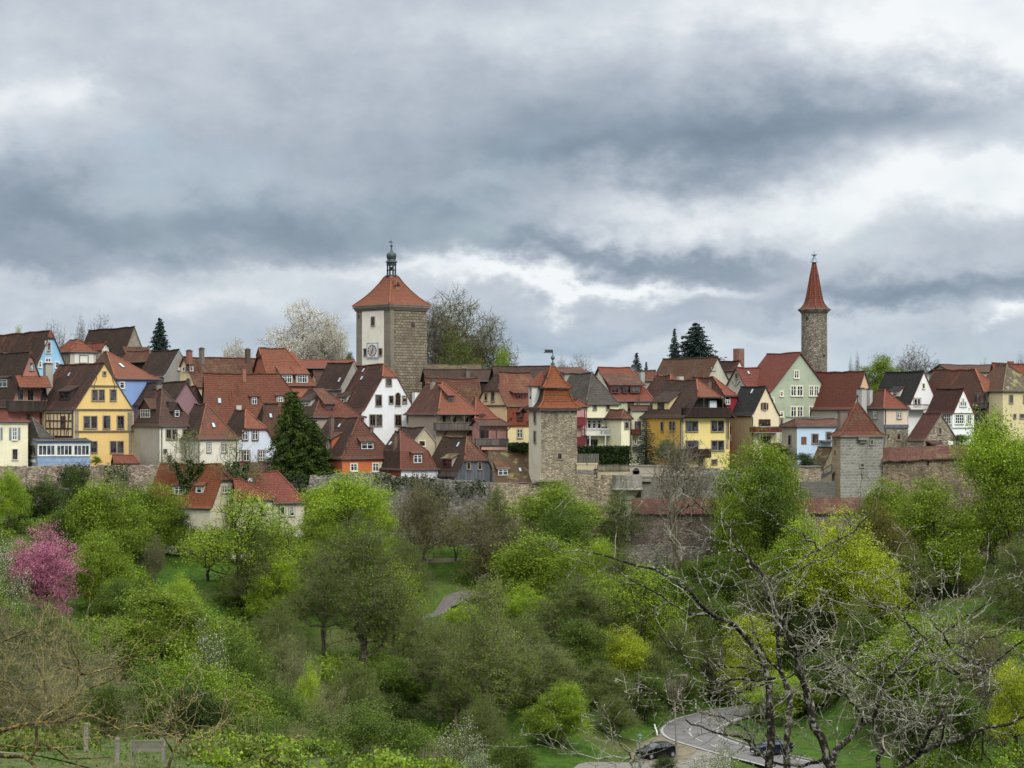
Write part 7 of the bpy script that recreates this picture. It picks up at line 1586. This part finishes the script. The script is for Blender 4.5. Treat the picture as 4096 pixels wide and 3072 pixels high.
mb=MB(); a=at(470,300,300.9); b=at(1300,300,300.9); zf=p1.z-1.8; mb.box(a.x-8,b.x+1.5,301.05,304.6,zf-.3,zf); o=mb.build('walkway',plain('#8a8272')); tag(o,None,kind='structure')
# ================================================================== cars
def loft(stations,mat_idx=0,mb=None):
    mb=mb or MB()
    for A,B in zip(stations,stations[1:]):
        for i in range(len(A)-1): mb.poly([A[i],A[i+1],B[i+1],B[i]],mat_idx)
    return mb
def car(loc,rz,label,paint,estate=False):
    e=empty('parked_car' if not estate else 'car',label,'car',loc,None,rz)   # +x is the nose
    # x, z bottom, z sill-bulge, z belt, half width bottom, bulge, belt
    S=[(2.12,.42,.55,.66,.50,.62,.60),(2.05,.24,.52,.74,.70,.80,.70),(1.75,.2,.55,.86,.78,.87,.80),(1.25,.2,.6,.97,.82,.89,.84),(.85,.2,.62,1.03,.83,.90,.86),(0,.2,.65,1.07,.83,.90,.87),(-.9,.2,.68,1.12,.83,.90,.87),(-1.6,.22,.7,1.16,.82,.89,.84),(-1.95,.28,.7,1.14,.78,.85,.78),(-2.1,.42,.7,1.0,.68,.76,.70)]
    def ring(x,z0,z1,z2,w0,w1,w2):
        zt=z2+.05 if x>.8 else z2+.0
        return [V(x,-w0,z0),V(x,-w1,z1),V(x,-w2,z2),V(x,-w2*.6,zt+.02),V(x,0,zt+.035),V(x,w2*.6,zt+.02),V(x,w2,z2),V(x,w1,z1),V(x,w0,z0),V(x,0,z0),V(x,-w0,z0)]
    st=[ring(*s) for s in S]; mb=loft(st); mb.poly(st[0][:-1]); mb.poly(st[-1][:-1])
    body=mb.build('body',paint,e,smooth=True)
    G_=[(1.05,1.0,.80,1.0),(.45,1.28,.72,1.03),(.05,1.43,.66,1.05),(-.6,1.485,.64,1.08),(-1.25,1.44,.63,1.12),(-1.75,1.24,.66,1.14),(-2.0,1.06,.70,1.08)]
    gs=[[V(x,-.84+.05*(i in(0,6)),zb-.03),V(x,-w,z-.05),V(x,-w*.7,z),V(x,0,z+.02),V(x,w*.7,z),V(x,w,z-.05),V(x,.84-.05*(i in(0,6)),zb-.03)] for i,(x,z,w,zb) in enumerate(G_)]
    loft(gs).build('cabin_glass',glass(0),e,smooth=True)
    rf=[[p+V(0,0,.015) for p in g[1:6]] for g in gs[2:5]]; loft(rf).build('roof_panel',paint,e)
    pl=MB()
    for s in(-1,1):
        for i in(0,1,2,4):
            a=gs[i][1 if s<0 else 5]; b=gs[i+1][1 if s<0 else 5]; pl.bar(a+V(0,s*.012,0),b+V(0,s*.012,0),.07,.05)
        for x0,x1,k in((.05,.0,2),(-.62,-.62,3),(-1.3,-1.5,4)): a=gs[k][1 if s<0 else 5]; b=gs[k][0 if s<0 else 6]; pl.bar(a+V(0,s*.012,0),b+V(x1-x0,s*.012,0),.07,.04)
    pl.build('window_pillar',paint,e)
    for s in(-1,1): tr=MB(); tr.bar(V(.4,s*.80,1.2),V(-.5,s*.68,1.43),.03,.03); tr.bar(V(-.5,s*.68,1.43),V(-1.5,s*.70,1.30),.03,.03); tr.build('chrome_trim',plain('#a9adb2',.25,.6),e)
    for x in(1.32,-1.32):
        for s in(-1,1):
            w=MB(); w.lathe((0,0,0),[(.17,-.1),(.30,-.11),(.325,-.06),(.325,.06),(.30,.11),(.17,.1)],20); o=w.build('wheel',plain('#17181a',.9),e,loc=(x,s*.80,.325)); o.rotation_euler=(PI/2,0,0)
            q=MB(); q.lathe((0,0,0),[(0,.09),(.05,.1),(.06,.08)],10)
            for k in range(5): a=2*PI*k/5; q.bar((0,0,.09),(.2*math.cos(a),.2*math.sin(a),.09),.07,.03,up=V(0,0,1))
            q.lathe((0,0,0),[(.19,.10),(.225,.105),(.225,.08)],20)
            q.lathe((0,0,0),[(0,-.09),(.2,-.1),(.225,-.105),(.225,-.08)],20)
            q.build('rim',plain('#b9bdc2',.3,.7),o)
            # both faces: mirror copy handled by the backing disc
    for s in(-1,1):
        h=MB(); h.obox((1.93,s*.60,.68),V(.16,s*-.08,0)*.9,V(.03,.1,0),V(0,0,.07)); h.build('headlight',plain('#c9d2d8',.15,.1),e)
        h=MB(); h.obox((-2.0,s*.68,.88),V(.08,0,0),V(0,.1,0),V(0,0,.14)); h.build('tail_light',plain('#7a1518',.3),e)
        h=MB(); h.obox((.72,s*.96,1.06),V(.08,0,0),V(0,.09,0),V(0,0,.06)); h.build('wing_mirror',paint,e)
    h=MB(); h.obox((2.10,0,.50),V(.03,0,0),V(0,.45,0),V(0,0,.1)); h.build('grille',plain('#0d0e10',.5),e)
    h=MB(); h.obox((2.14,0,.42),V(.012,0,0),V(0,.26,0),V(0,0,.055)); h.build('number_plate',WHITE,e)
    return e
PB=plain('#0c0d10',.18,.3,0.); crop='r'
g=road_pt(560,1040); car((g.x,g.y,RZ-.02),math.radians(180+33),'black hatchback parked on the gravel lay-by beside the bend',PB)
g=road_pt(2010,1005); car((g.x,g.y,RZ+.02),math.radians(180+22),'dark blue car on the lower road behind the foreground trunks',plain('#10182c',.2,.3,0.),True)
# ================================================================== street furniture
def lamp(x,yt,yb,label):
    b=road_pt(x,yb); zt=at(x,yt,b.y).z; H=zt-b.z; e=empty('street_lamp',label,'street lamp',b); GRN=plain('#4f6a64',.5,.2)
    m=MB(); m.lathe((0,0,0),[(.12,0),(.11,.5),(.06,.6),(.045,H-.62),(.0,H-.6)],10); m.build('pole',GRN,e)
    m=MB(); m.lathe((0,0,H-.62),[(.06,0),(.09,.03),(.17,.36),(.0,.36)],4); m.build('lantern_glass',plain('#9fb0ae',.2),e)
    m=MB(); m.lathe((0,0,H-.26),[(.27,0),(.25,.04),(.08,.18),(.03,.22),(.02,.28),(0,.28)],8); m.build('lamp_hood',GRN,e)
lamp(345,735,1165,'green lantern street lamp in front of the black parked car')
def delin(x,y,label):
    b=road_pt(x,y); m=MB(); m.box(-.07,.07,-.05,.05,0,1.0); m.poly([(-.07,-.05,1.0),(.07,-.05,1.0),(.07,.05,1.08),(-.07,.05,1.08)]); e=m.build('marker_post',WHITE,None,loc=b); tag(e,label,'marker post'); m=MB(); m.box(-.075,.075,-.055,.055,.72,.86); m.build('reflector_band',plain('#202020'),e)
delin(1356,372,'white marker post on the far verge of the road'); delin(1052,430,'white marker post at the outer edge of the bend')
a=road_pt(530,665);b=road_pt(565,775); e=empty('kerb_rail','short white painted kerb board at the apex of the bend','kerb board',a); m=MB(); m.bar(V(0,0,.25),(b-a).lerp(V(0,0,0),.72)+V(0,0,.25),.12,.3); m.bar((b-a)*.38+V(0,0,.25),(b-a)+V(0,0,.25),.12,.3); m.build('board',WHITE,e)
# young staked tree at the lay-by
b=road_pt(820,1112); H=at(790,340,b.y).z-b.z; e=empty('young_tree','slim young roadside tree with pale straight stem by the bend','tree',b); m=MB(); m.tube([(0,0,0),(-.15,0,H*.5),(-.25,0,H)],[.13,.1,.08],8); m.build('trunk',plain('#7d7767'),e)
m=MB(); r=random.Random(4)
for k in range(46):
    z=H*r.uniform(.92,1.25); a=r.uniform(0,6.28); l=r.uniform(1.2,3.4); p=V(-.25,0,min(z,H*1.05)); q=p+V(math.cos(a)*l*.42,math.sin(a)*l*.42,l*.9); mid=p.lerp(q,.5)+V(math.cos(a)*.2,math.sin(a)*.2,-.1); m.tube([p,mid,q],[.035,.022,.01],4)
    for j in range(4): s_=mid.lerp(q,j/4); m.tube([s_,s_+V(r.uniform(-.5,.5),r.uniform(-.5,.5),.55)],[.014,.008],3)
m.build('crown',BKG,e)
# bench and stone posts on the near slope
crop='a'
def gpt(x,y,Y,c=None): p=at(x,y,Y,c); return V(p.x,Y,gz(p.x,Y))
Yb=124.; a=at(812,1556,Yb); b=at(1012,1556,Yb); WD=planks('#8d877c',.09,ang=0); h=at(0,1488,Yb).z-a.z
e=empty('bench','weathered slatted wooden bench seen from behind at the bottom left','bench',a)
m=MB(); N=22
for k in range(N+1): p=a.lerp(b,k/N); m.box(p.x-.03,p.x+.03,Yb,Yb+.03,a.z+.03,a.z+h-.06)
m.bar(a+V(0,.015,h-.03),b+V(0,.015,h-.03),.07,.07); m.bar(a+V(0,.015,.02),b+V(0,.015,.02),.06,.06); m.build('backrest',plain('#6f6a60'),e,org=a)
m=MB()
for k in range(5): m.bar(a+V(0,.1+k*.1,.04),b+V(0,.1+k*.1,.04),.08,.03)
m.build('seat',plain('#8a8478'),e,org=a)
for p in(a,b):
    for dy,hh in((0,h-.04),(.5,.28)): m=MB(); m.bar(p+V(0,dy+.01,-.6),p+V(0,dy+.01,hh),.07); m.build('leg',plain('#7a7468'),e,org=a)
    m=MB(); m.bar(p+V(0,.0,.28),p+V(0,.52,.28),.07,.04); m.build('armrest',plain('#7a7468'),e,org=a)
PST=stone('#858176','#726e63','#96928a',.2,.4,dark=.5)
for k,(x0,x1,y0,y1,Y,lab) in enumerate(((713,740,1475,1562,123,'square weathered stone post left of the wooden bench'),(519,546,1382,1505,128,'tall pale stone post with a cap block at the bottom left'),(1000,1022,1470,1552,126.5,'stone post directly behind the right end of the bench'))):
    p=at((x0+x1)/2,y1,Y); w=(x1-x0)/1.5473/FPX*Y/2; hh=at(0,y0,Y).z-p.z; m=MB(); m.box(-w*.85,w*.85,-w,w,-.6,hh*.86); m.box(-w*.95,w*.95,-w*1.1,w*1.1,hh*.86+.002,hh); m.poly([(-w*.95,-w*1.1,hh),(w*.95,-w*1.1,hh),(0,0,hh+.06)]); o=m.build('stone_post',PST,None,loc=p); tag(o,lab,'post')
m=None
# ================================================================== near leafless trees
def fore(label,limbs,Y,seed,barkm,twigm,base=None,den=1.,tl=1.,group=None,name='bare_tree'):
    """limbs: (points in crop pixels, radius at start, radius at end in full px)"""
    r=random.Random(seed); S=FPX/Y*1.62; rs=np.random.default_rng(seed)
    p0=limbs[0][0][0]; root=at(p0[0],p0[1],Y); root.z=gz(root.x,Y); e=empty(name,label,'tree',root)
    A=[];B=[];RA=[];RB=[];TA=[];TB=[];TR=[];TS=[]; paths=[]
    for i,(pts,r0,r1) in enumerate(limbs):
        dy=r.uniform(-1,1)*.9; n=len(pts); prev=None; path=[]
        ph=r.uniform(0,6)
        for k,(x,y) in enumerate(pts):
            yy=Y+(dy*min(1,k/2.5)+.5*math.sin(ph+k*.9))*(1 if i else .3); path.append((at(x,y,yy),(r0+(r1-r0)*k/(n-1))/S))
        if i: # grow out of the nearest wood already there
            X0=pts[0]; q0=path[0][0]; pr=Vector((q0.x/q0.y,q0.z/q0.y)); bd=None
            for PP,RR in paths:
                for c_,rr_ in zip(PP,RR):
                    dd=(Vector((c_.x/c_.y,c_.z/c_.y))-pr).length
                    if bd is None or dd<bd[0]: bd=(dd,c_,rr_)
            sh=bd[1].y-q0.y; path=[(p*( (p.y+sh*max(.0,1-k/3))/p.y),r_) for k,(p,r_) in enumerate(path)]; path[0]=(path[0][0],min(path[0][1],bd[2]*.95)); path.insert(0,(bd[1].copy(),min(r0/S,bd[2]*.9)))
        # subdivide with kinks
        P=[path[0][0]];R_=[path[0][1]]
        for (a,ra),(b,rb) in zip(path,path[1:]):
            L=(b-a).length; m_=max(2,int(L/.22))
            for q in range(1,m_+1):
                f=q/m_; w=V(r.gauss(0,1),r.gauss(0,1),r.gauss(0,1))*.018*(1 if q<m_ else .3); P.append(a.lerp(b,f)+w); R_.append((ra+(rb-ra)*f)*r.uniform(.92,1.1))
        for k in range(len(P)-1): A.append(P[k]);B.append(P[k+1]);RA.append(R_[k]);RB.append(R_[k+1])
        paths.append((P,R_))
    def sub(p,d,L,rad,lev):
        n=max(3,int(L/.10)); pts=[p]; cur=p; dd=d
        for k in range(n):
            dd=(dd+V(r.gauss(0,1),r.gauss(0,1),r.gauss(0,1))*.24+V(0,0,.04)).normalized(); cur=cur+dd*(L/n); pts.append(cur)
        for k in range(n):
            f0,f1=1-k/n*.75,1-(k+1)/n*.75; TA.append(pts[k]);TB.append(pts[k+1]);TR.append(max(.0035,rad*f0));TS.append(max(.003,rad*f1))
            if r.random()<.55: # spur
                q=pts[k].lerp(pts[k+1],r.random()); s_=q+V(r.gauss(0,1),r.gauss(0,1),r.gauss(0,1)+.4).normalized()*r.uniform(.02,.06); TA.append(q);TB.append(s_);TR.append(.005);TS.append(.0045)
            if lev<2 and r.random()<(.42 if lev==0 else .22)*den:
                side=V(r.gauss(0,1),r.gauss(0,.7),r.gauss(0,1)); nd=(dd*.8+side.normalized()*.9).normalized(); sub(pts[k+1],nd,L*r.uniform(.35,.65),rad*f1*.68,lev+1)
    for P,R_ in paths:
        n=len(P)
        for k in range(2,n-1):
            f=k/n
            if R_[k]>.12: continue
            if r.random()<.36*den:
                d=(P[k+1]-P[k]).normalized(); side=V(r.gauss(0,1),r.gauss(0,.8),r.gauss(0,1)+.25).normalized(); nd=(d*.7+side*.95).normalized(); sub(P[k],nd,r.uniform(.35,1.35)*tl*(1.1-.4*f),min(.010,R_[k]*.55),0)
            if r.random()<.5: q=P[k]+V(r.gauss(0,1),r.gauss(0,1),r.gauss(0,1)).normalized()*(R_[k]+.03); TA.append(P[k]);TB.append(q);TR.append(.009);TS.append(.006)
        d=(P[-1]-P[-2]).normalized(); sub(P[-1],d,.5*tl,R_[-1]*.9,0)
    o_=np.array(root)
    VS=[];FS=[];nv=0
    for P,R_ in paths:
        K=9; pr=np.array(P); n=len(P); T_=np.gradient(pr,axis=0); T_/=np.linalg.norm(T_,axis=1,keepdims=True)+1e-9; a=np.cross(T_[0],[0.3,.9,.1]); a/=np.linalg.norm(a); rings=[]
        for k in range(n):
            a=a-T_[k]*np.dot(a,T_[k]); a/=np.linalg.norm(a)+1e-9; b=np.cross(T_[k],a); th_=np.arange(K)*2*PI/K; rr_=R_[k]*(1+.10*rs.normal(size=K)); rings.append(pr[k]+(np.cos(th_)*rr_)[:,None]*a+(np.sin(th_)*rr_)[:,None]*b)
        VS.append(np.concatenate(rings)); q=np.arange(n-1)[:,None]*K; i_=np.arange(K)[None]; j_=(i_+1)%K; FS.append(np.stack([q+i_,q+j_,q+K+j_,q+K+i_],-1).reshape(-1,4)+nv); nv+=n*K
    v,f=np.concatenate(VS),np.concatenate(FS); me=npmesh('trunk',v-o_,f,barkm,True); o=bpy.data.objects.new('trunk',me); scene.collection.objects.link(o); o.parent=e
    # stump down to the ground
    v,f=tubes_np(np.array(TA),np.array(TB),np.array(TR),np.array(TS),4); me=npmesh('twigs',v-o_,f,twigm); o=bpy.data.objects.new('twigs',me); scene.collection.objects.link(o); o.parent=e
    return e
def barkf(h1,h2,h3,s1,s2,lo=.45,hi=.58):
    m,t,b=newmat('lichen_bark'); tc=t.n('ShaderNodeTexCoord').outputs['Object']; n=t.noise(tc,s1,5,.7); n2=t.noise(tc,s2,3,.6)
    c=t.mix(t.mr(n,lo,hi),srgb(h1),srgb(h2)); c=t.mix(t.mr(n2,.5,.65,0,.7),c,srgb(h3)); t.set(b.inputs['Base Color'],c); b.inputs['Roughness'].default_value=.92
    bp=t.n('ShaderNodeBump',i_Strength=.8,i_Distance=.02); t.set(bp.inputs['Height'],t.m('ADD',n,n2)); t.set(b.inputs['Normal'],bp); return m
FB=barkf('#241e19','#4e4a3e','#8a8a7a',5,16,.5,.66); FT=barkf('#4f4a3e','#85826f','#b0ae9f',4,11,.42,.6); LB=barkf('#3a3024','#5f563f','#93802f',4,10,.45,.6); LT=barkf('#6b6248','#8d8262','#a8933a',3,9)
crop='e'
c2e=lambda P:[(x-1547,y) for x,y in P]
fore('left of the near leafless lichen covered trees, stems leaning left over the road',[
 ([(110,1900),(115,1659),(130,1420),(120,1200),(95,1050),(50,940),(-30,850)],30,15),
 (c2e([(1520,850),(1380,740),(1260,670),(1170,560),(1080,490),(960,430),(760,380),(640,340),(480,308)]),15,4),
 (c2e([(1340,725),(1170,700),(1080,650),(1000,590),(890,530),(770,470),(690,410)]),9,3),
 (c2e([(1700,1100),(1490,1105),(1370,1140),(1300,1125),(1200,1040),(1130,960),(1040,900),(900,740)]),9,3),
 (c2e([(1690,1150),(1550,1160),(1450,1190),(1350,1165),(1180,1250),(1040,1240),(910,1160)]),7,3),
 (c2e([(1700,1640),(1620,1560),(1560,1500),(1400,1450),(1240,1400),(1150,1360)]),12,4),
 (c2e([(1560,1480),(1500,1400),(1370,1340),(1210,1305),(1080,1295),(910,1275)]),9,3),

 ([(120,1300),(60,1260),(-60,1230),(-150,1180)],8,3),([(100,1060),(0,1040),(-150,1030),(-260,960)],7,3),
 ([(130,1500),(60,1380),(0,1350),(-100,1330)],8,3),
 ],27.5,11,FB,FT,den=.9)
fore('middle of the near leafless trees with two dark stems rising to the upper left',[
 ([(228,1900),(230,1659),(236,1400),(240,1200),(190,1060),(178,900),(180,780),(165,700)],26,9),
 ([(190,1070),(110,1000),(60,900),(20,800),(0,700),(-50,600)],10,4),
 ([(165,700),(110,560),(100,510),(0,390),(-100,200),(-170,120),(-250,85),(-360,-10)],12,3),
 ([(100,510),(240,430),(330,360),(430,310),(550,250),(640,200),(745,85)],10,3),
 ([(430,310),(390,265),(330,220),(180,150),(60,60),(-40,0)],6,2.5),
 ([(550,250),(545,290),(500,345),(420,370),(300,440)],5,2.5),
 ([(230,830),(300,840),(420,900),(560,930),(740,970),(870,1060)],7,5),
 ([(120,560),(0,420),(-60,330),(-130,240)],7,3),([(130,620),(60,560),(-60,520),(-160,540)],6,3),
 ([(165,640),(260,660),(380,690),(540,700),(680,710),(790,720)],6,2.5),
 ([(60,420),(0,350),(-90,300),(-200,330),(-300,300),(-400,300)],7,3),
 ],29.5,12,FB,FT,den=.9)
fore('right hand near leafless tree with long forked trunk and arching boughs',[
 ([(500,1900),(500,1659),(470,1560),(400,1400),(350,1180),(300,1060),(270,900),(230,830),(175,720)],32,12),
 ([(495,1640),(600,1480),(700,1380),(800,1320),(900,1330),(1000,1350),(1100,1360),(1300,1330),(1400,1290),(1470,1190)],20,3),
 ([(480,1570),(420,1620),(330,1650),(200,1640),(40,1560),(-30,1480)],14,4),
 ([(350,1050),(420,1030),(500,1000),(580,950),(680,930)],8,4),([(300,1060),(250,1100),(200,1110)],6,4),
 ([(270,900),(290,820),(340,760),(420,640),(470,560)],7,3),([(360,1200),(440,1130),(530,1060),(600,1080),(680,970)],8,3),
 ([(700,1380),(640,1260),(600,1220),(500,1150),(430,1110)],9,3),([(840,1330),(900,1240),(1000,1210),(1080,1200),(1200,1220)],8,3),
 ],27.,13,FB,FT,den=.95)
fore('dark low near tree whose crooked stem leans into the lower right',[
 ([(790,1900),(790,1659),(820,1550),(780,1480),(765,1350),(800,1240),(830,1130),(900,1060),(1000,960),(1035,890),(985,790),(945,690),(1020,620),(1030,560)],17,4),
 ([(1020,620),(1080,540),(1150,480),(1250,440),(1290,380)],5,2),([(945,690),(860,660),(760,650),(640,590)],5,2),([(1035,890),(1140,840),(1250,790),(1400,690),(1560,600),(1660,530)],7,2.5),
 ([(900,1060),(1000,1080),(1100,1000),(1200,1040),(1310,1080)],7,6),([(820,1130),(740,1120),(660,1080),(560,990),(500,960)],7,3),([(960,1000),(900,940),(840,1000),(760,1040),(640,1060)],6,3),
 ([(1160,1000),(1080,860),(1000,780),(900,690),(830,660)],6,3),([(800,1240),(720,1230),(620,1210),(520,1190)],6,3)],26.,14,FB,FT,den=.95)
fore('outermost near leafless tree with boughs reaching the right edge',[
 ([(930,1900),(930,1659),(1050,1570),(1200,1510),(1400,1430),(1600,1390),(1720,1335)],20,8),
 ([(1000,1620),(1090,1480),(1150,1400),(1200,1280),(1310,1120),(1450,1060),(1510,1020),(1600,930),(1720,860)],15,5),
 ([(1510,1020),(1380,1000),(1290,960),(1210,860),(1140,780),(1120,740)],8,3),([(1310,1080),(1240,1040),(1160,1000),(1080,990)],8,4),([(1210,860),(1300,890),(1380,910),(1400,960)],5,3),
 ([(1290,880),(1400,870),(1500,850),(1560,820),(1640,810)],4,2),([(1150,1400),(1240,1370),(1340,1320),(1420,1280),(1480,1200),(1560,1180)],7,3),([(1240,1360),(1100,1380),(980,1350),(860,1340)],7,4),
 ([(1210,1400),(1190,1470),(1160,1500),(1060,1530),(960,1540)],7,3),([(1440,1430),(1440,1560),(1500,1640),(1560,1700)],6,3),([(1200,1280),(1120,1260),(1040,1180),(990,1100),(1060,1040)],6,3)],25.,15,FB,FT,den=.95)
crop='a'
fore('near leafless tree with yellow lichen spreading from the left edge',[
 ([(-220,1900),(-120,1560),(0,1430),(100,1400),(250,1375),(360,1380),(520,1320),(600,1350),(740,1420),(860,1400)],18,4),
 ([(0,1585),(150,1590),(210,1640),(260,1720)],14,8),([(230,1530),(225,1380),(290,1300),(275,1120),(235,980),(190,850),(150,800)],11,3),
 ([(330,1385),(400,1290),(480,1150),(490,1000),(440,900),(380,840)],8,3),([(-40,900),(60,855),(140,825),(220,815)],9,3),([(360,1300),(300,1330),(160,1240),(60,1130),(0,1120)],7,3),
 ([(250,1380),(380,1280),(560,1160),(700,1110),(800,980)],7,3),([(-100,1100),(60,1180),(160,1300),(250,1370)],7,4),([(100,1400),(60,1300),(-20,1200),(-60,1130)],6,3),
 ([(350,1540),(420,1600),(560,1600),(640,1590),(720,1610)],6,3),([(0,1520),(100,1530),(240,1490),(330,1530)],8,5),([(530,1080),(440,1040),(360,1020),(280,900),(250,760)],5,2),([(500,1080),(620,1060),(760,1030),(840,960)],5,2)],46.,16,LB,LT,den=1.0,tl=1.5)
fore('small yellow lichen tree in front of the wooden bench',[
 ([(1000,1900),(1040,1659),(1070,1560),(1120,1480),(1080,1380),(1110,1280),(1130,1180)],11,3),([(1015,1465),(1060,1390),(1030,1290),(970,1230),(960,1150)],7,2.5),([(1070,1560),(1020,1470),(960,1440),(860,1400),(740,1360),(600,1330)],7,2.5),
 ([(1120,1480),(1160,1440),(1220,1400)],6,3),([(1120,1500),(1200,1480),(1300,1470),(1360,1400),(1400,1310)],7,2.5),([(1300,1470),(1360,1490),(1400,1530)],4,2),([(1080,1380),(1160,1290),(1200,1210)],4,2)],44.,17,LB,LT,den=.9,tl=1.2)
crop='a'
fore('slender pale branched sapling at the bottom edge left of centre',[([(1640,1900),(1630,1659),(1610,1600),(1560,1550),(1540,1490)],7,2.5),([(1610,1600),(1680,1570),(1720,1540)],5,2),([(1600,1600),(1530,1620),(1470,1650)],4,2)],44.,18,LB,LT,den=.95)
crop='c'
fore('low pale branch tips of a near tree at the bottom centre',[([(900,1900),(830,1659),(800,1600),(700,1585),(600,1600),(480,1570),(380,1520),(310,1475)],8,2.5),([(820,1640),(810,1600),(800,1560),(750,1520),(705,1435)],7,3),([(800,1560),(850,1530)],4,2),([(480,1570),(400,1450),(350,1380)],4,2),([(690,1585),(640,1550),(560,1500)],4,2)],33.,19,FT,FT,den=.95)
